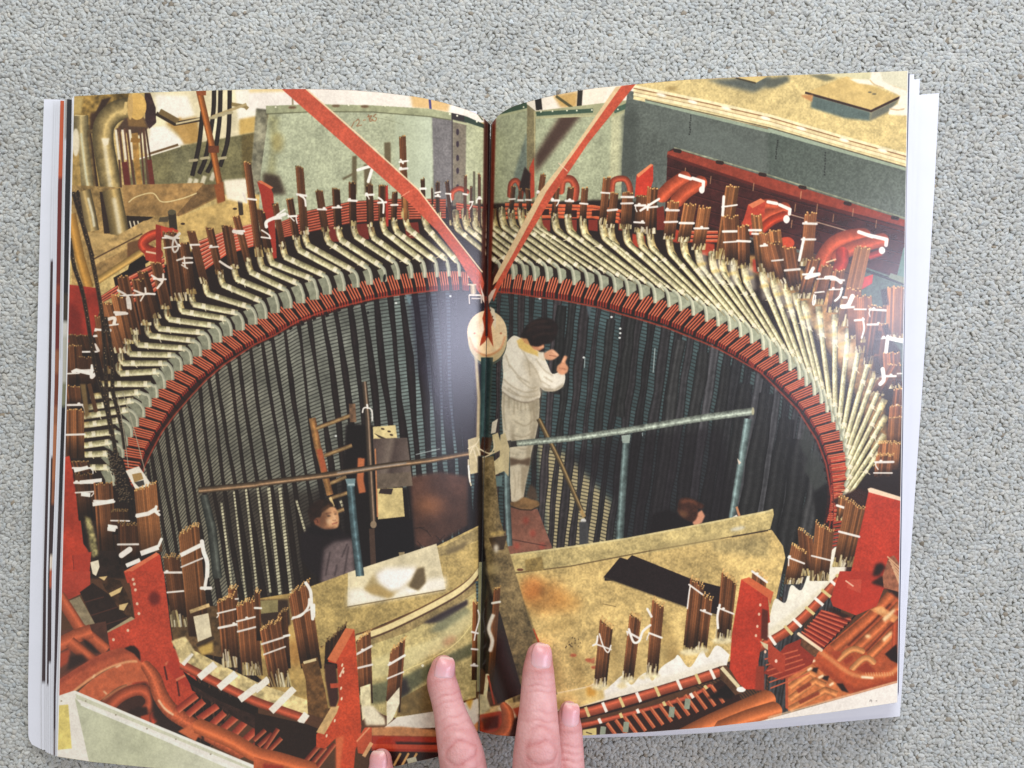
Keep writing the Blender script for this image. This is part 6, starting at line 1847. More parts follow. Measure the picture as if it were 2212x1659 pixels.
def build_carpet():
    r = np.random.default_rng(3)
    # one yarn loop: a small squashed, slightly bent pebble
    bm = bmesh.new()
    bmesh.ops.create_icosphere(bm, subdivisions=2, radius=1.0)
    bm.verts.ensure_lookup_table()
    V = np.array([v.co[:] for v in bm.verts], np.float32)
    Fc = np.array([[v.index for v in f.verts] for f in bm.faces], np.int32)
    bm.free()
    step_x, step_y = 0.00205, 0.00170
    pts = []
    y = -0.245
    row = 0
    while y < 0.245:
        x = -0.325 + (0.5 * step_x if row % 2 else 0)
        while x < 0.325:
            # nothing stands where the book lies
            if not (-0.205 < x < 0.19 and -0.165 < y < 0.125):
                pts.append((x, y))
            x += step_x
        y += step_y
        row += 1
    P = np.array(pts, np.float32)
    n = len(P)
    P[:, 0] += r.normal(0, 0.00042, n)
    P[:, 1] += r.normal(0, 0.00036, n)
    ang = 0.3 + 0.7 * np.sin(P[:, 0] * 95 + 2 * np.sin(P[:, 1] * 70)) * np.cos(P[:, 1] * 110 + 1.3) + r.normal(0, 0.6, n)
    a = r.uniform(0.00135, 0.0022, n)
    b = r.uniform(0.0010, 0.0014, n)
    h = r.uniform(0.00055, 0.00075, n)
    zc = r.normal(-0.0006, 0.00013, n)
    tilt = r.normal(0, 0.16, n)
    tilt2 = r.normal(0, 0.18, n)
    X = V[None, :, 0] * a[:, None]
    Y = V[None, :, 1] * b[:, None]
    Z = V[None, :, 2] * h[:, None]
    ph = r.uniform(0, 6.28, n)[:, None]
    lump = 1 + 0.20 * np.sin(V[None, :, 0] * 3.1 + ph) * np.cos(V[None, :, 1] * 2.7 + 1.7 * ph) + 0.12 * np.sin(V[None, :, 0] * 5.3 - 2 * ph + V[None, :, 2] * 4.1)
    X, Y, Z = X * lump, Y * lump, Z * lump
    Y = Y + (r.normal(0, 0.00025, n)[:, None]) * (V[None, :, 0] ** 2)
    Z = Z + tilt[:, None] * X + tilt2[:, None] * Y
    c, s = np.cos(ang)[:, None], np.sin(ang)[:, None]
    VX = X * c - Y * s + P[:, 0:1]
    VY = X * s + Y * c + P[:, 1:2]
    VZ = np.minimum(Z + zc[:, None], 0.0009)
    verts = np.stack([VX, VY, VZ], -1).reshape(-1, 3).astype(np.float32)
    faces = (Fc[None] + (np.arange(n, dtype=np.int32) * len(V))[:, None, None]).reshape(-1, 3)
    # backing sheet
    q0 = len(verts)
    verts = np.vstack([verts, np.array([[-.6, -.5, -.0009], [.6, -.5, -.0009], [.6, .5, -.0009], [-.6, .5, -.0009]], np.float32)])
    faces = np.vstack([faces, np.array([[q0, q0 + 1, q0 + 2], [q0, q0 + 2, q0 + 3]], np.int32)])
    me = bpy.data.meshes.new('carpet')
    me.vertices.add(len(verts))
    me.vertices.foreach_set('co', verts.ravel())
    me.loops.add(faces.size)
    me.loops.foreach_set('vertex_index', faces.ravel())
    me.polygons.add(len(faces))
    me.polygons.foreach_set('loop_start', np.arange(0, faces.size, 3, dtype=np.int32))
    me.polygons.foreach_set('loop_total', np.full(len(faces), 3, np.int32))
    me.polygons.foreach_set('use_smooth', np.ones(len(faces), bool))
    me.update(calc_edges=True)
    base = np.array(srgb(188, 188, 182)[:3], np.float32)
    patch = 0.03 * np.sin(P[:, 0] * 60 + 3 * np.cos(P[:, 1] * 45)) + 0.02 * np.sin(P[:, 1] * 130 + P[:, 0] * 40)
    tone = (r.normal(1.0, 0.07, n) + patch)[:, None]
    hue = r.normal(0, 1, n)[:, None]
    cols = base[None] * tone * (1 + hue * np.array([[0.018, 0.0, -0.022]]))
    fleck = r.random(n) < 0.008
    cols[fleck] *= np.array([0.62, 0.54, 0.46])
    ca = np.ones((len(verts), 4), np.float32)
    ca[:n * len(V), :3] = np.repeat(cols, len(V), 0)
    ca[n * len(V):, :3] = np.array(srgb(172, 169, 160)[:3])
    at = me.color_attributes.new('yarn', 'FLOAT_COLOR', 'POINT')
    at.data.foreach_set('color', ca.ravel())
    me.materials.append(carpet_material())
    o = bpy.data.objects.new('carpet', me)
    COL.objects.link(o)
    tag(o, 'grey wool loop-pile carpet under the open book', 'carpet', kind='structure')


# ----------------------------------------------------------------------------
# book
# ----------------------------------------------------------------------------
TOP_L = [(158, 208), (275, 201.5), (400, 197), (553, 192.5), (660, 192), (753, 194.5), (828, 200), (903, 209.5), (953, 220), (1003, 235), (1030, 246), (1046, 255), (1053, 262), (1059, 269)]
BOT_L = [(122.5, 1634), (200, 1646), (325, 1658), (450, 1668), (600, 1674), (720, 1672), (800, 1665), (853, 1656), (895, 1646), (947, 1635), (990, 1617), (1015, 1600), (1027, 1588), (1034, 1579)]
TOP_R = [(1060.5, 269), (1064, 262), (1070, 254), (1086, 242), (1106, 230), (1156, 215.5), (1206, 204), (1268, 192.5), (1338, 185), (1373, 182), (1476, 172.5), (1659, 164), (1834, 158), (1962, 153)]
BOT_R = [(1035, 1579), (1042, 1581), (1061, 1587), (1113, 1591.5), (1160, 1592), (1259, 1589), (1406, 1581), (1531, 1571), (1659, 1556), (1800, 1538), (1939, 1517)]


def edge_y(pts, x):
    """smooth y along an edge"""
    xs = np.array([p[0] for p in pts])
    ys = np.array([p[1] for p in pts])
    fine = np.linspace(xs[0], xs[-1], 600)
    yy = np.interp(fine, xs, ys)
    k = 9
    pad = np.concatenate([2 * yy[0] - yy[k:0:-1], yy, 2 * yy[-1] - yy[-2:-k - 2:-1]])
    sm = np.convolve(pad, np.ones(2 * k + 1) / (2 * k + 1), 'valid')
    sm[0], sm[-1] = ys[0], ys[-1]
    return np.interp(x, fine, sm)


class Leaf:
    """one half of the opened spread: maps (s, v) to layout and to space"""

    def __init__(self, top, bot, left):
        self.top, self.bot, self.left = top, bot, left

    def layout(self, s, v):
        s, v = np.asarray(s, float), np.asarray(v, float)
        xt = self.top[0][0] + (self.top[-1][0] - self.top[0][0]) * s
        xb = self.bot[0][0] + (self.bot[-1][0] - self.bot[0][0]) * s
        yt, yb = edge_y(self.top, xt), edge_y(self.bot, xb)
        return xt + (xb - xt) * v, yt + (yb - yt) * v

    def z(self, s, v):
        w = np.where(self.left, 1 - s, s) * 900.0       # distance from the fold
        zg = 0.0160
        # the sheet bends down into the fold more and more steeply
        ww = np.linspace(0, 900, 1801)
        if self.left:
            sl = np.maximum(0.42 + 0.27 * (130 - ww) / 80.0, 0.06) / (1 + np.exp((ww - 152) / 9.0)) + 0.8 * np.exp(-ww / 7.0)
        else:
            sl = np.maximum(0.45 + 0.60 * (105 - ww) / 105.0, 0.06) / (1 + np.exp((ww - 118) / 12.0)) + 0.8 * np.exp(-ww / 7.0)
        D = np.cumsum(sl[::-1])[::-1]
        rise = 1 - np.interp(w, ww, D / D[0])
        if self.left:
            peak = 0.0345 - 0.002 * v
            outer = 0.021 - 0.009 * v
        else:
            peak = 0.034
            outer = 0.030 - 0.006 * v
        t = np.clip((w - 150) / 750.0, 0, 1)
        body = peak + (outer - peak) * t ** 2
        # a little life in the sheet
        body = body + 0.0006 * np.sin(5 * v + 2.2 * t) * t
        return zg + (body - zg) * rise


LEAF_L = Leaf(TOP_L, BOT_L, True)
LEAF_R = Leaf(TOP_R, BOT_R, False)


def print_image(leaf, name, tw=1200, th=1536):
    """the layout ink laid out flat on the sheet"""
    s = (np.arange(tw) + 0.5) / tw
    v = (np.arange(th) + 0.5) / th
    S, Vv = np.meshgrid(s, v)
    xt = leaf.top[0][0] + (leaf.top[-1][0] - leaf.top[0][0]) * s
    xb = leaf.bot[0][0] + (leaf.bot[-1][0] - leaf.bot[0][0]) * s
    yt, yb = edge_y(leaf.top, xt), edge_y(leaf.bot, xb)
    X = xt[None] + (xb - xt)[None] * Vv
    Y = yt[None] + (yb - yt)[None] * Vv
    fx = np.clip(X - LX0 - 0.5, 0, LW - 1.001)
    fy = np.clip(Y - LY0 - 0.5, 0, LH - 1.001)
    ix, iy = fx.astype(int), fy.astype(int)
    ax, ay = (fx - ix)[..., None], (fy - iy)[..., None]
    C = (INK[iy, ix] * (1 - ax) + INK[iy, ix + 1] * ax) * (1 - ay) + (INK[iy + 1, ix] * (1 - ax) + INK[iy + 1, ix + 1] * ax) * ay
    C = C / 255.0
    # press curve: full blacks stay deep under the varnish
    C = np.clip((C - 0.024) / (1 - 0.024), 0.012, 1) ** 0.985
    # bare paper line at the trimmed fore-edge
    m = (s < 0.0022) if leaf.left else (s > 0.9985)
    C[:, m] = 0.955
    img = bpy.data.images.new(name, tw, th)
    px = np.ones((th, tw, 4), np.float32)
    px[..., :3] = C[::-1]
    img.pixels.foreach_set(px.ravel())
    img.update()
    img.pack()
    return img


def print_material(img, name):
    m, nt, b = material(name)
    t = node(nt, 'ShaderNodeTexImage', image=img, interpolation='Cubic')
    uv = node(nt, 'ShaderNodeUVMap', uv_map='sheet')
    nt.links.new(uv.outputs['UV'], t.inputs['Vector'])
    mx = node(nt, 'ShaderNodeMix', data_type='RGBA', blend_type='MULTIPLY')
    mx.inputs['Factor'].default_value = 1.0
    mx.inputs['B'].default_value = (PAPER, PAPER, PAPER, 1)
    nt.links.new(t.outputs['Color'], mx.inputs['A'])
    nt.links.new(mx.outputs['Result'], b.inputs['Base Color'])
    b.inputs['Roughness'].default_value = 0.235
    b.inputs['Specular IOR Level'].default_value = 0.55
    n1 = node(nt, 'ShaderNodeTexNoise', i_Scale=1700.0, i_Detail=2.0)
    co = node(nt, 'ShaderNodeTexCoord')
    nt.links.new(co.outputs['Object'], n1.inputs['Vector'])
    bp = node(nt, 'ShaderNodeBump', i_Strength=0.10, i_Distance=0.0003)
    nt.links.new(n1.outputs['Fac'], bp.inputs['Height'])
    nt.links.new(bp.outputs['Normal'], b.inputs['Normal'])
    return m


PAPER = 0.93


def paper_material(name='white_paper', col=(0.8, 0.8, 0.8, 1), rough=0.55):
    m, nt, b = material(name)
    n1 = node(nt, 'ShaderNodeTexNoise', i_Scale=60.0, i_Detail=4.0)
    co = node(nt, 'ShaderNodeTexCoord')
    nt.links.new(co.outputs['Object'], n1.inputs['Vector'])
    rp = node(nt, 'ShaderNodeMapRange')
    rp.inputs['To Min'].default_value = 0.95
    rp.inputs['To Max'].default_value = 1.03
    nt.links.new(n1.outputs['Fac'], rp.inputs['Value'])
    mx = node(nt, 'ShaderNodeMix', data_type='RGBA', blend_type='MULTIPLY')
    mx.inputs['Factor'].default_value = 1.0
    at = node(nt, 'ShaderNodeAttribute', attribute_name='ink')
    nt.links.new(at.outputs['Color'], mx.inputs['A'])
    nt.links.new(rp.outputs['Result'], mx.inputs['B'])
    nt.links.new(mx.outputs['Result'], b.inputs['Base Color'])
    b.inputs['Roughness'].default_value = rough
    return m


def leaf_mesh(leaf, name, mat, parent, ns=150, nv=90, drop=0.0):
    u = np.linspace(0, 1, ns)
    # closer columns towards the fold
    s = 1 - (1 - u) ** 2.0 if leaf.left else u ** 2.0
    s = 0.45 * u + 0.55 * s
    v = np.linspace(0, 1, nv)
    verts, uvs = [], []
    for vv in v:
        X, Y = leaf.layout(s, np.full(ns, vv))
        Z = leaf.z(s, np.full(ns, vv)) - drop
        for i in range(ns):
            verts.append(U(X[i], Y[i], Z[i]))
            uvs.append((s[i], 1 - vv))
    faces = []
    for j in range(nv - 1):
        for i in range(ns - 1):
            a = j * ns + i
            faces.append((a, a + ns, a + ns + 1, a + 1))
    # underside, 0.12 mm below
    n0 = len(verts)
    for k in range(n0):
        x, y, z = verts[k]
        verts.append((x, y, z - 0.00012))
        uvs.append(uvs[k])
    for f in faces[:]:
        faces.append(tuple(n0 + k for k in f[::-1]))
    o = obj(name, verts, faces, mat, parent)
    ul = o.data.uv_layers.new(name='sheet')
    for lp in o.data.loops:
        ul.data[lp.index].uv = uvs[lp.vertex_index]
    return o


def block_mesh(leaf, name, mat, parent):
    """the body of pages under the top sheet"""
    ns, nv = 60, 30
    s = np.linspace(0.004, 0.995, ns) if leaf.left else np.linspace(0.005, 0.996, ns)
    v = np.linspace(0.004, 0.996, nv)
    verts = []
    for lvl in (0, 1):
        for vv in v:
            X, Y = leaf.layout(s, np.full(ns, vv))
            Z = leaf.z(s, np.full(ns, vv))
            for i in range(ns):
                z = Z[i] - 0.0007 if lvl == 0 else 0.0022
                p = U(X[i], Y[i], Z[i])
                verts.append((p[0], p[1], z))
    N = ns * nv
    F = []
    for j in range(nv - 1):
        for i in range(ns - 1):
            a = j * ns + i
            F.append((a, a + ns, a + ns + 1, a + 1))
            F.append((N + a, N + a + 1, N + a + ns + 1, N + a + ns))
    ring = [i for i in range(ns)] + [j * ns + ns - 1 for j in range(1, nv)] + [(nv - 1) * ns + i for i in range(ns - 2, -1, -1)] + [j * ns for j in range(nv - 2, 0, -1)]
    for k in range(len(ring)):
        a, b = ring[k], ring[(k + 1) % len(ring)]
        F.append((a, b, N + b, N + a))
    o = obj(name, verts, F, mat, parent, smooth=False)
    return o


def block_material():
    m, nt, b = material('page_edges')
    co = node(nt, 'ShaderNodeTexCoord')
    w = node(nt, 'ShaderNodeTexWave', bands_direction='Z', i_Scale=900.0, i_Distortion=2.0, i_Detail=2.0)
    nt.links.new(co.outputs['Object'], w.inputs['Vector'])
    cr = node(nt, 'ShaderNodeValToRGB')
    cr.color_ramp.elements[0].color = (0.55, 0.54, 0.53, 1)
    cr.color_ramp.elements[1].color = (0.84, 0.83, 0.82, 1)
    nt.links.new(w.outputs['Fac'], cr.inputs['Fac'])
    nt.links.new(cr.outputs['Color'], b.inputs['Base Color'])
    b.inputs['Roughness'].default_value = 0.8
    return m


def strip_sheet(name, mat, parent, outer, inner, z0, z1, inks, thick=0.0006, nv=140):
    """a sheet or board peeping out beyond the page above it.
    outer / inner: functions v -> layout point; inks: [(v0, colour)]"""
    nu = 8
    verts, cols = [], []
    for j in range(nv + 1):
        v = j / nv
        a, b = outer(v), inner(v)
        c = [k for k in inks if k[0] <= v][-1][1]
        for i in range(nu + 1):
            t = i / nu
            z = z0 + (z1 - z0) * t ** 1.5
            verts.append(U(a[0] + (b[0] - a[0]) * t, a[1] + (b[1] - a[1]) * t, z))
            cols.append(srgb(*c))
    F = []
    for j in range(nv):
        for i in range(nu):
            a = j * (nu + 1) + i
            F.append((a, a + nu + 1, a + nu + 2, a + 1))
    N = len(verts)
    for k in range(N):
        x, y, z = verts[k]
        verts.append((x, y, z - thick))
        cols.append(srgb(236, 236, 238))
    for f in F[:]:
        F.append(tuple(N + k for k in f[::-1]))
    W = nu + 1
    ring = list(range(W)) + [j * W + nu for j in range(1, nv + 1)] + [nv * W + i for i in range(nu - 1, -1, -1)] + [j * W for j in range(nv - 1, 0, -1)]
    for k in range(len(ring)):
        a, b = ring[k], ring[(k + 1) % len(ring)]
        F.append((a, b, N + b, N + a))
    o = obj(name, verts, F, mat, parent, smooth=False)
    ca = o.data.color_attributes.new('ink', 'FLOAT_COLOR', 'POINT')
    for i, c in enumerate(cols):
        ca.data[i].color = c
    return o


def build_book():
    root = bpy.data.objects.new('open_book', None)
    COL.objects.link(root)
    tag(root, 'open glossy photo book with an industrial generator picture across both pages, lying on carpet', 'book')
    paint_print()
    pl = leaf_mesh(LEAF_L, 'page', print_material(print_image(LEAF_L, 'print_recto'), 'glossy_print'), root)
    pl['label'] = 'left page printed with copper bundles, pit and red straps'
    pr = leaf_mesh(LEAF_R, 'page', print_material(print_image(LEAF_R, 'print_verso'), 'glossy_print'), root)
    pr['label'] = 'right page printed with worker in white overalls'
    em = block_material()
    block_mesh(LEAF_L, 'page_block', em, root)
    block_mesh(LEAF_R, 'page_block', em, root)
    pm = paper_material()
    WHT = (226, 226, 232)

    def line(pts):
        vs = np.linspace(0, 1, 400)
        ys = [p[1] for p in pts]
        xs = [p[0] for p in pts]
        y0, y1 = ys[0], ys[-1]

        def f(v):
            y = y0 + (y1 - y0) * v
            return (float(np.interp(y, ys, xs)), y)
        return f
    # left: inner cover board and the fanned sheets before the spread
    def cov_l(v):
        y = 214 + (1618 - 214) * v
        x = float(np.interp(y, [214, 415, 829, 1244, 1500, 1570], [95, 88.5, 77.5, 65, 60.5, 61]))
        if y > 1585:
            t = (y - 1585) / 33
            x = 61 + 27 * (1 - math.sqrt(max(0, 1 - t * t)))
        return (x, y)
    strip_sheet('cover', pm, root, cov_l, lambda v: (1030, 240 + (1570 - 240) * v), 0.0032, 0.0030, [(0, WHT)], 0.0009)['label'] = 'white inside of the cover showing beyond the left page'
    DK, OR, BR, GR, BK = (62, 46, 48), (200, 92, 56), (150, 92, 62), (206, 206, 206), (40, 40, 44)
    sheets = [
        ([(118, 216), (112, 415), (104, 829), (94, 1244), (90, 1500), (91, 1620)], [(0, WHT), (.25, DK), (.895, WHT)], .0046),
        ([(122.5, 217), (117, 415), (110.5, 829), (100, 1244), (98, 1500), (98, 1624)], [(0, WHT)], .0058),
        ([(126, 216.5), (120.5, 415), (114, 829), (104, 1244), (101, 1500), (101, 1626)], [(0, WHT), (.55, DK), (.9, WHT)], .0066),
        ([(130.5, 217), (125, 415), (118, 829), (107, 1244), (105, 1500), (105, 1628)], [(0, OR), (.115, (112, 44, 40)), (.28, (146, 66, 44)), (.31, (112, 40, 36)), (.38, BR), (.42, (120, 60, 40)), (.47, BR), (.5, (176, 110, 72)), (.58, BR), (.62, DK), (.7, (238, 220, 200)), (.72, (186, 90, 60)), (.75, DK), (.86, WHT)], .0078),
        ([(138.5, 216), (134, 415), (126.5, 829), (112, 1244), (110, 1500), (110, 1630)], [(0, GR), (.4, WHT)], .0090),
        ([(141.5, 215), (137, 415), (131, 829), (116, 1244), (113, 1500), (113, 1631)], [(0, (176, 170, 164)), (.06, WHT)], .0098),
        ([(145, 214), (140.5, 415), (135, 829), (121, 1244), (116, 1500), (115.5, 1632)], [(0, BK), (.30, (70, 62, 50)), (.34, (226, 222, 210)), (.36, (200, 196, 180)), (.43, (140, 140, 110)), (.47, BK), (.62, (60, 46, 50)), (.96, (120, 110, 110))], .0108),
        ([(155.5, 211), (151.5, 415), (142.5, 829), (129, 1244), (120.5, 1500), (119.5, 1633)], [(0, WHT)], .0116),
    ]
    for pts, inks, z in sheets:
        strip_sheet('fanned_page', pm, root, line(pts), (lambda p: lambda v: (p[0][0] + 60 + 0 * v, p[0][1] + 6 + (p[-1][1] - p[0][1] - 12) * v))(pts), z, z + .0006, inks, 0.00018)
    # right: cover board and the sheets after the spread
    BOT0 = [(1100, 1588), (1259, 1594.5), (1406, 1590), (1531, 1583), (1659, 1574), (1800, 1561), (1944, 1547.5)]

    def board(name, tr, br, mids, z, yb_in, dy, label=None):
        def outer(v):
            y = tr[1] + (br[1] - tr[1]) * v
            return (float(np.interp(y, [tr[1]] + [m[1] for m in mids] + [br[1]], [tr[0]] + [m[0] for m in mids] + [br[0]])), y)
        nu, nv = 40, 120
        verts, cols = [], []
        for j in range(nv + 1):
            v = j / nv
            xo, yo = outer(v)
            for i in range(nu + 1):
                t = i / nu
                x = 1080 + (xo - 1080) * t
                yt = 290 + (tr[1] - 290) * t
                xb = 1080 + (br[0] - 1080) * t
                yb = float(np.interp(xb, [p[0] for p in BOT0], [p[1] for p in BOT0])) + dy
                verts.append(U(x, yt + (yb - yt) * v, z))
        F = []
        for j in range(nv):
            for i in range(nu):
                a = j * (nu + 1) + i
                F.append((a, a + nu + 1, a + nu + 2, a + 1))
        N = len(verts)
        verts += [(x, y, zz - .0007) for x, y, zz in verts]
        F += [tuple(N + k for k in f[::-1]) for f in F]
        W = nu + 1
        ring = list(range(W)) + [j * W + nu for j in range(1, nv + 1)] + [nv * W + i for i in range(nu - 1, -1, -1)] + [j * W for j in range(nv - 1, 0, -1)]
        for k in range(len(ring)):
            a, b = ring[k], ring[(k + 1) % len(ring)]
            F.append((a, b, N + b, N + a))
        o = obj(name, verts, F, pm, root, smooth=False)
        ca = o.data.color_attributes.new('ink', 'FLOAT_COLOR', 'POINT')
        ca.data.foreach_set('color', np.tile(np.array(srgb(*WHT), np.float32), len(verts)))
        if label:
            o['label'] = label
        return o
    board('cover', (2029, 201), (1944, 1547.5), [(2018, 415), (1993, 829), (1964, 1244), (1951, 1450)], .0034, 0, 0, 'white inside of the cover showing beyond the right page')
    board('fanned_page', (1987, 170), (1943.5, 1545), [(1979, 415), (1966, 829), (1953, 1244)], .0120, 0, -3)
    board('fanned_page', (1975, 160), (1942, 1540), [(1969, 415), (1959, 829), (1949, 1244)], .0180, 0, -8)
    dk = [(0, (70, 74, 96)), (.98, WHT)]
    strip_sheet('fanned_page', pm, root, line([(1965, 158), (1958.5, 415), (1952.5, 829), (1946, 1244), (1941, 1524)]), lambda v: (1900, 175 + (1515 - 175) * v), .0225, .0228, dk, .0002)
    # spine strip under the fold
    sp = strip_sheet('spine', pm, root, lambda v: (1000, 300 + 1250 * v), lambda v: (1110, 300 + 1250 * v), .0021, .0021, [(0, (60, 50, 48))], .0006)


# ----------------------------------------------------------------------------
# hand
# ----------------------------------------------------------------------------
def skin_material():
    m, nt, b = material('skin')
    at = node(nt, 'ShaderNodeAttribute', attribute_name='flush_shade')
    co = node(nt, 'ShaderNodeTexCoord')
    n1 = node(nt, 'ShaderNodeTexNoise', i_Scale=160.0, i_Detail=5.0, i_Roughness=0.6)
    nt.links.new(co.outputs['Object'], n1.inputs['Vector'])
    ad = node(nt, 'ShaderNodeMath', operation='MULTIPLY_ADD')
    ad.inputs[1].default_value = 0.8
    ad.inputs[2].default_value = -0.40
    nt.links.new(n1.outputs['Fac'], ad.inputs[0])
    sm = node(nt, 'ShaderNodeMath', operation='ADD', use_clamp=True)
    nt.links.new(at.outputs['Fac'], sm.inputs[0])
    nt.links.new(ad.outputs[0], sm.inputs[1])
    cr = node(nt, 'ShaderNodeValToRGB')
    cr.color_ramp.elements[0].color = srgb(220, 172, 168)
    cr.color_ramp.elements[1].color = srgb(184, 108, 104)
    nt.links.new(sm.outputs[0], cr.inputs['Fac'])
    nt.links.new(cr.outputs['Color'], b.inputs['Base Color'])
    b.inputs['Roughness'].default_value = 0.5
    b.inputs['Subsurface Weight'].default_value = 0.15
    b.inputs['Subsurface Radius'].default_value = (0.006, 0.0025, 0.0015)
    b.inputs['Subsurface Scale'].default_value = 0.5
    v1 = node(nt, 'ShaderNodeTexVoronoi', i_Scale=950.0)
    nt.links.new(co.outputs['Object'], v1.inputs['Vector'])
    n2 = node(nt, 'ShaderNodeTexNoise', i_Scale=700.0, i_Detail=4.0)
    nt.links.new(co.outputs['Object'], n2.inputs['Vector'])
    mh = node(nt, 'ShaderNodeMath', operation='ADD')
    nt.links.new(v1.outputs['Distance'], mh.inputs[0])
    nt.links.new(n2.outputs['Fac'], mh.inputs[1])
    bp = node(nt, 'ShaderNodeBump', i_Strength=0.4, i_Distance=0.0003)
    nt.links.new(mh.outputs[0], bp.inputs['Height'])
    nt.links.new(bp.outputs['Normal'], b.inputs['Normal'])
    return m


def nail_material():
    m, nt, b = material('fingernail')
    uvn = node(nt, 'ShaderNodeAttribute', attribute_name='nailtone')
    cr = node(nt, 'ShaderNodeValToRGB')
    e = cr.color_ramp.elements
    e[0].position, e[0].color = 0.0, srgb(222, 190, 190)
    e[1].position, e[1].color = 1.0, srgb(224, 192, 180)
    for p, c in ((0.10, srgb(214, 170, 172)), (0.5, srgb(216, 158, 162)), (0.86, srgb(214, 150, 146)), (0.95, srgb(220, 178, 168))):
        k = e.new(p)
        k.color = c
    nt.links.new(uvn.outputs['Fac'], cr.inputs['Fac'])
    nt.links.new(cr.outputs['Color'], b.inputs['Base Color'])
    b.inputs['Roughness'].default_value = 0.32
    b.inputs['Subsurface Weight'].default_value = 0.2
    b.inputs['Subsurface Radius'].default_value = (0.004, 0.002, 0.0015)
    b.inputs['Subsurface Scale'].default_value = 0.4
    return m


class Finger:
    """centre line noted as layout points with height and width (layout units)"""

    def __init__(self, pts, roll, flat=0.9, nail=None, pip=None, dip=None):
        P = [Vector(U(x, y, z)) for x, y, z, w in pts]
        R = [w * (CAM_H - z) / FPX / 2 for x, y, z, w in pts]
        # resample smoothly
        n = 90
        t = np.linspace(0, len(P) - 1, n)
        self.C, self.R = [], []
        for k in t:
            i = min(int(k), len(P) - 2)
            f = k - i
            p0, p1, p2, p3 = P[max(i - 1, 0)], P[i], P[i + 1], P[min(i + 2, len(P) - 1)]
            c = 0.5 * (2 * p1 + (p2 - p0) * f + (2 * p0 - 5 * p1 + 4 * p2 - p3) * f * f + (3 * p1 - p0 - 3 * p2 + p3) * f ** 3)
            r0, r1, r2, r3 = R[max(i - 1, 0)], R[i], R[i + 1], R[min(i + 2, len(P) - 1)]
            r = 0.5 * (2 * r1 + (r2 - r0) * f + (2 * r0 - 5 * r1 + 4 * r2 - r3) * f * f + (3 * r1 - r0 - 3 * r2 + r3) * f ** 3)
            self.C.append(c)
            self.R.append(max(r, 0.001))
        self.roll, self.flat, self.nail, self.pip, self.dip = roll, flat, nail, pip, dip
        self.T, self.S, self.N = [], [], []
        for i in range(n):
            a, b = self.C[max(i - 1, 0)], self.C[min(i + 1, n - 1)]
            T = (b - a).normalized()                    # from tip towards the palm
            up = Vector((0, 0, 1))
            S = T.cross(up).normalized()                # to the side
            N = S.cross(T).normalized()                 # dorsal
            q_ = Matrix.Rotation(roll, 3, T)
            self.T.append(T)
            self.S.append(q_ @ S)
            self.N.append(q_ @ N)
        self.L = [0.0]
        for i in range(1, n):
            self.L.append(self.L[-1] + (self.C[i] - self.C[i - 1]).length)

    def ring(self, i, k, m=28):
        out = []
        for j in range(m):
            a = 2 * math.pi * j / m
            out.append(self.C[i] + self.S[i] * (math.cos(a) * self.R[i] * k) + self.N[i] * (math.sin(a) * self.R[i] * k * self.flat))
        return out

    def mesh_into(self, verts, faces):
        m = 28
        n = len(self.C)
        base = len(verts)
        # rounded tip
        caps = [(0.98, 0.2), (0.86, 0.5), (0.6, 0.8)]
        rows = []
        for f, k in ((1.0, 0.05), (0.93, 0.36), (0.78, 0.62), (0.52, 0.855), (0.25, 0.968)):
            c = self.C[0] - self.T[0] * (self.R[0] * f * 1.02)
            rows.append([c + self.S[0] * (math.cos(2 * math.pi * j / m) * self.R[0] * k) + self.N[0] * (math.sin(2 * math.pi * j / m) * self.R[0] * k * self.flat) for j in range(m)])
        for i in range(n):
            rows.append(self.ring(i, 1.0))
        for row in rows:
            verts.extend(row)
        for r in range(len(rows) - 1):
            for j in range(m):
                a, b = base + r * m + j, base + r * m + (j + 1) % m
                faces.append((a, b, b + m, a + m))
        faces.append(tuple(base + j for j in range(m))[::-1])
        faces.append(tuple(base + (len(rows) - 1) * m + j for j in range(m)))

    def at(self, d):
        """index at distance d from the start"""
        return int(np.interp(d, self.L, range(len(self.L))))


FINGERS = {
    'index': Finger([(957, 1444, .0326, 55), (954, 1470, .0345, 65), (962, 1500, .0372, 67), (970, 1532, .0406, 69), (979, 1566, .0442, 79), (990, 1605, .0482, 92), (998, 1640, .0505, 99), (1006, 1680, .0520, 99), (1030, 1800, .057, 100), (1056, 1930, .060, 108)],
                    roll=-0.28, nail=(-.0056, 0.0048, 0.98), pip=0.0385, dip=0.0152),
    'middle': Finger([(1165, 1418, .0392, 58), (1163, 1446, .0412, 68), (1163, 1485, .0440, 76), (1163, 1522, .0475, 82), (1162, 1560, .0510, 90), (1161, 1600, .0545, 99), (1160, 1640, .0560, 106), (1157, 1700, .056, 106), (1148, 1800, .058, 104), (1140, 1920, .062, 112)],
                     roll=-0.2, nail=(-.0060, 0.0058, 0.98), pip=0.0402, dip=0.0145),
    'ring': Finger([(1229, 1536, .0382, 42), (1227, 1560, .0398, 58), (1226, 1595, .0418, 67), (1224, 1640, .0446, 77), (1222, 1700, .049, 84), (1222, 1790, .052, 84), (1215, 1930, .058, 100)],
                   roll=-0.15, nail=(-.0040, 0.0070, 0.98), pip=0.034, dip=0.0165),
    'little': Finger([(1292, 1790, .030, 54), (1292, 1830, .034, 60), (1290, 1880, .040, 68), (1282, 1960, .050, 82)], roll=0.2, nail=(-.004, 0.009, 0.9), pip=0.03, dip=0.015),
    'thumb': Finger([(823, 1643, .0374, 48), (823, 1668, .0392, 58), (830, 1710, .0430, 70), (842, 1770, .048, 84), (860, 1850, .050, 92), (900, 1950, .053, 110), (960, 2060, .056, 130)],
                    roll=0.2, nail=(-.0048, 0.0085, 0.95), pip=0.034, dip=0.02),
}


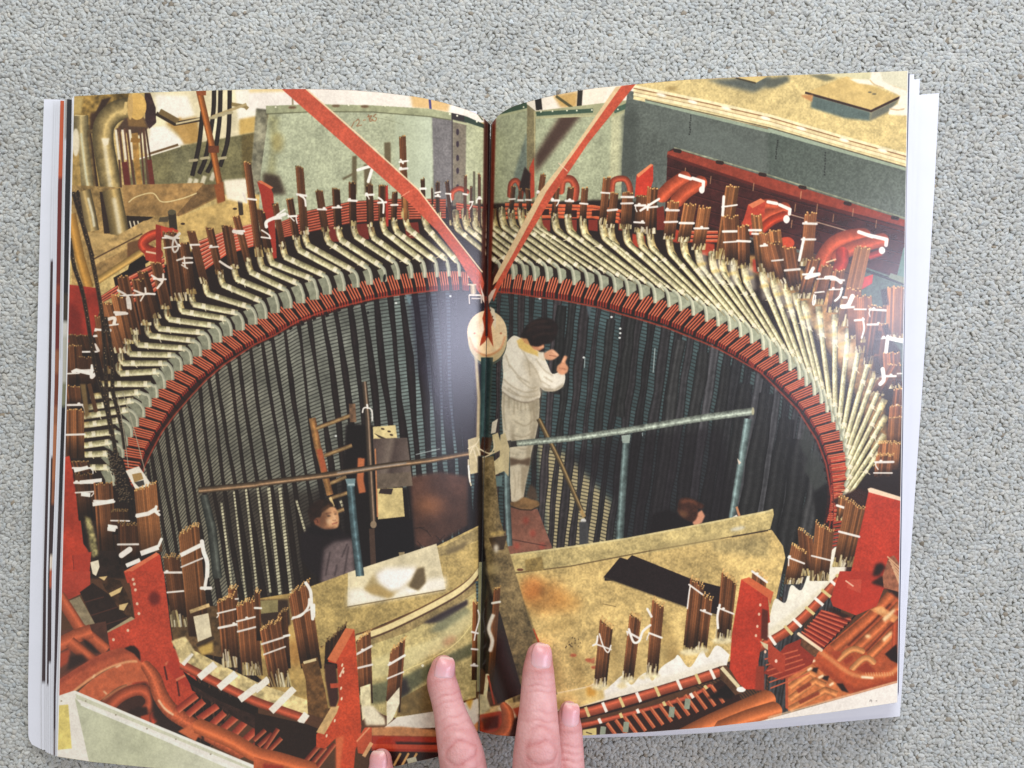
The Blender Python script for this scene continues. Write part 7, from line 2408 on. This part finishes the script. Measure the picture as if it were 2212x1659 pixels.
def build_hand():
    verts, faces = [], []
    for f in FINGERS.values():
        f.mesh_into(verts, faces)
    # palm and wrist: flattened sweep below the knuckles

    def slab(rows):
        base = len(verts)
        m = 36
        for (px, py, z, w, h) in rows:
            c = Vector(U(px, py, z))
            k = (CAM_H - z) / FPX
            for j in range(m):
                a = 2 * math.pi * j / m
                ca, sa = math.cos(a), math.sin(a)
                ex = math.copysign(abs(ca) ** 0.72, ca) * w / 2 * k
                ez = math.copysign(abs(sa) ** 0.9, sa) * h / 2
                verts.append(c + Vector((ex, 0, ez)))
        for r in range(len(rows) - 1):
            for j in range(m):
                a, b = base + r * m + j, base + r * m + (j + 1) % m
                faces.append((a, a + m, b + m, b))
        faces.append(tuple(base + j for j in range(m)))
        faces.append(tuple(base + (len(rows) - 1) * m + j for j in range(m))[::-1])
    slab([(1162, 1880, .060, 270, .016), (1156, 1910, .060, 310, .021), (1140, 1980, .060, 336, .025), (1116, 2080, .060, 350, .029), (1090, 2200, .061, 318, .033), (1072, 2300, .062, 268, .036), (1066, 2400, .063, 242, .038), (1062, 2560, .064, 252, .042), (1060, 2700, .065, 262, .046)])
    raw = obj('hand_raw', verts, faces, None)
    bm = bmesh.new()
    bm.from_mesh(raw.data)
    bmesh.ops.recalc_face_normals(bm, faces=bm.faces)
    bm.to_mesh(raw.data)
    bm.free()
    md = raw.modifiers.new('fuse', 'REMESH')
    md.mode = 'VOXEL'
    md.voxel_size = 0.00075
    sm = raw.modifiers.new('ease', 'SMOOTH')
    sm.factor = 0.5
    sm.iterations = 8
    dg = bpy.context.evaluated_depsgraph_get()
    dg.update()
    me = bpy.data.meshes.new_from_object(raw.evaluated_get(dg))
    bpy.data.objects.remove(raw)
    n = len(me.vertices)
    co = np.empty(n * 3, np.float32)
    me.vertices.foreach_get('co', co)
    co = co.reshape(-1, 3)
    no = np.empty(n * 3, np.float32)
    me.vertices.foreach_get('normal', no)
    no = no.reshape(-1, 3)
    flush_shade = np.full(n, 0.28, np.float32)
    disp = np.zeros(n, np.float32)
    for name, f in FINGERS.items():
        C = np.array(f.C, np.float32)
        S, N, T = np.array(f.S), np.array(f.N), np.array(f.T)
        R = np.array(f.R)
        L = np.array(f.L)
        sel = np.nonzero((co[:, 1] < C[:, 1].max() + .02) & (co[:, 1] > C[:, 1].min() - .004) & (np.abs(co[:, 0] - np.clip(co[:, 0], C[:, 0].min() - .014, C[:, 0].max() + .014)) < 1e-6))[0]
        if not len(sel):
            continue
        d2 = ((co[sel][:, None, :] - C[None]) ** 2).sum(-1)
        i = d2.argmin(1)
        near = np.sqrt(d2.min(1)) < R[i] * 1.25
        sel, i = sel[near], i[near]
        rel = co[sel] - C[i]
        along = L[i] + (rel * T[i]).sum(1)
        side = (rel * S[i]).sum(1)
        dors = (rel * N[i]).sum(1) > 0
        wgt = np.where(dors, 1.0, 0.0)
        # tip flush
        flush_shade[sel] += 0.30 * np.exp(-((along - 0.002) / 0.008) ** 2)
        sidew = np.clip(np.abs(side) / (R[i]), 0, 1)
        flush_shade[sel] += 0.18 * sidew ** 2
        # knuckle: nested elliptical folds
        a = (along - f.pip) / 0.0100
        b = side / 0.0080
        rr = np.sqrt(a * a + b * b)
        env = np.exp(-rr ** 4) * wgt
        wob = 0.35 * np.sin(side * 420 + f.pip * 3000) + 0.22 * np.sin(side * 700 + along * 500)
        bend = a + np.sign(a) * 0.42 * b * b
        fold = np.abs(np.sin(np.abs(bend) * 6.4 + 0.6 + wob)) ** 0.5
        rim = np.exp(-((rr - 0.84) / 0.13) ** 2) * wgt * 0.6
        disp[sel] += env * (-0.0006 * (1 - fold)) - 0.00026 * rim + 0.0006 * np.exp(-rr ** 2) * wgt
        flush_shade[sel] += env * (0.14 + 0.5 * (1 - fold)) + 0.16 * rim  # knuckle redness, plus fold shade put into the skin colour
        # transverse creases beyond the knuckle and at the last joint
        for cpos, spread, k in ((f.dip, 0.0042, 3), (f.pip - 0.0125, 0.0035, 2), (f.pip + 0.012, 0.004, 2)):
            t = (along - cpos) / spread
            e = np.exp(-t ** 4) * wgt * np.clip(1.15 - sidew, 0, 1)
            c_ = np.abs(np.sin(t * k * 1.35 + 0.35 * np.sin(side * 700) + 3 * cpos * 100)) ** 0.45
            disp[sel] += e * (-0.00042 * (1 - c_))
            flush_shade[sel] += e * (0.04 + 0.5 * (1 - c_))  # shade of the creases coloured in as well
        # nail bed rim
        d0, d1, kk = f.nail
        inn = np.exp(-((along - (d1 + .0006)) / .0009) ** 2) * wgt * np.clip(1.2 - sidew, 0, 1)
        disp[sel] += inn * 0.0003
        flush_shade[sel] += inn * 0.12
    co = co + no * disp[:, None]
    me.vertices.foreach_set('co', co.ravel())
    at = me.attributes.new('flush_shade', 'FLOAT', 'POINT')
    at.data.foreach_set('value', np.clip(flush_shade, 0, 1).astype(np.float32))
    me.polygons.foreach_set('use_smooth', np.ones(len(me.polygons), bool))
    me.materials.clear()
    me.materials.append(skin_material())
    me.update()
    me.name = 'hand'
    hand = bpy.data.objects.new('hand', me)
    COL.objects.link(hand)
    tag(hand, 'bare right hand pressing its fingers on the lower middle of the open book', 'hand')
    nm = nail_material()
    for name, f in FINGERS.items():
        d0, d1, k = f.nail
        nu, nv = 16, 18
        V, tone = [], []
        for j in range(nv + 1):
            t = j / nv                                   # 0 at cuticle, 1 at free edge
            d = d1 + (d0 - d1) * t
            if d >= 0:
                x = np.interp(d, f.L, range(len(f.L)))
                i = int(x)
                C, R, S, N = f.C[i].lerp(f.C[min(i + 1, 89)], x - i), f.R[i] + (f.R[min(i + 1, 89)] - f.R[i]) * (x - i), f.S[i], f.N[i]
            else:
                C, S, N = f.C[0] + f.T[0] * d, f.S[0], f.N[0]
                R = f.R[0]
            w = 0.98 if t > .22 else 0.98 * (.62 + .38 * math.sqrt(max(0.0, 1 - ((.22 - t) / .22) ** 2)))
            R0 = np.interp(0.005, f.L, f.R)
            k_n = 1.0
            if d < 0:
                k_n = 1 - .42 * (d / R) ** 2
                w *= math.sqrt(max(.05, 1 - (d / (R * .98)) ** 2)) ** .8
            for q_ in range(nu + 1):
                a = (q_ / nu - .5) * 2 * w * .92
                sx = math.sin(a) * R0 * .86
                hz = math.cos(a) * R0 * f.flat * k_n + .0003
                if t < .08:
                    hz -= .0006 * (1 - t / .08)
                V.append(C + S * sx + N * hz)
                tone.append(t)
        F = []
        W = nu + 1
        for j in range(nv):
            for q_ in range(nu):
                a = j * W + q_
                F.append((a, a + 1, a + W + 1, a + W))
        M = len(V)
        for j in range(nv + 1):
            for q_ in range(W):
                V.append(V[j * W + q_] - f.N[0] * .0011)
                tone.append(j / nv)
        F += [tuple(M + c for c in g[::-1]) for g in F]
        ring = list(range(W)) + [j * W + nu for j in range(1, nv + 1)] + [nv * W + i for i in range(nu - 1, -1, -1)] + [j * W for j in range(nv - 1, 0, -1)]
        for c in range(len(ring)):
            a, b = ring[c], ring[(c + 1) % len(ring)]
            F.append((b, a, M + a, M + b))
        o = obj('fingernail', V, F, nm, hand)
        bmn = bmesh.new()
        bmn.from_mesh(o.data)
        bmesh.ops.recalc_face_normals(bmn, faces=bmn.faces)
        bmn.to_mesh(o.data)
        bmn.free()
        at = o.data.attributes.new('nailtone', 'FLOAT', 'POINT')
        at.data.foreach_set('value', np.array(tone, np.float32))


build_carpet()
build_book()
build_hand()
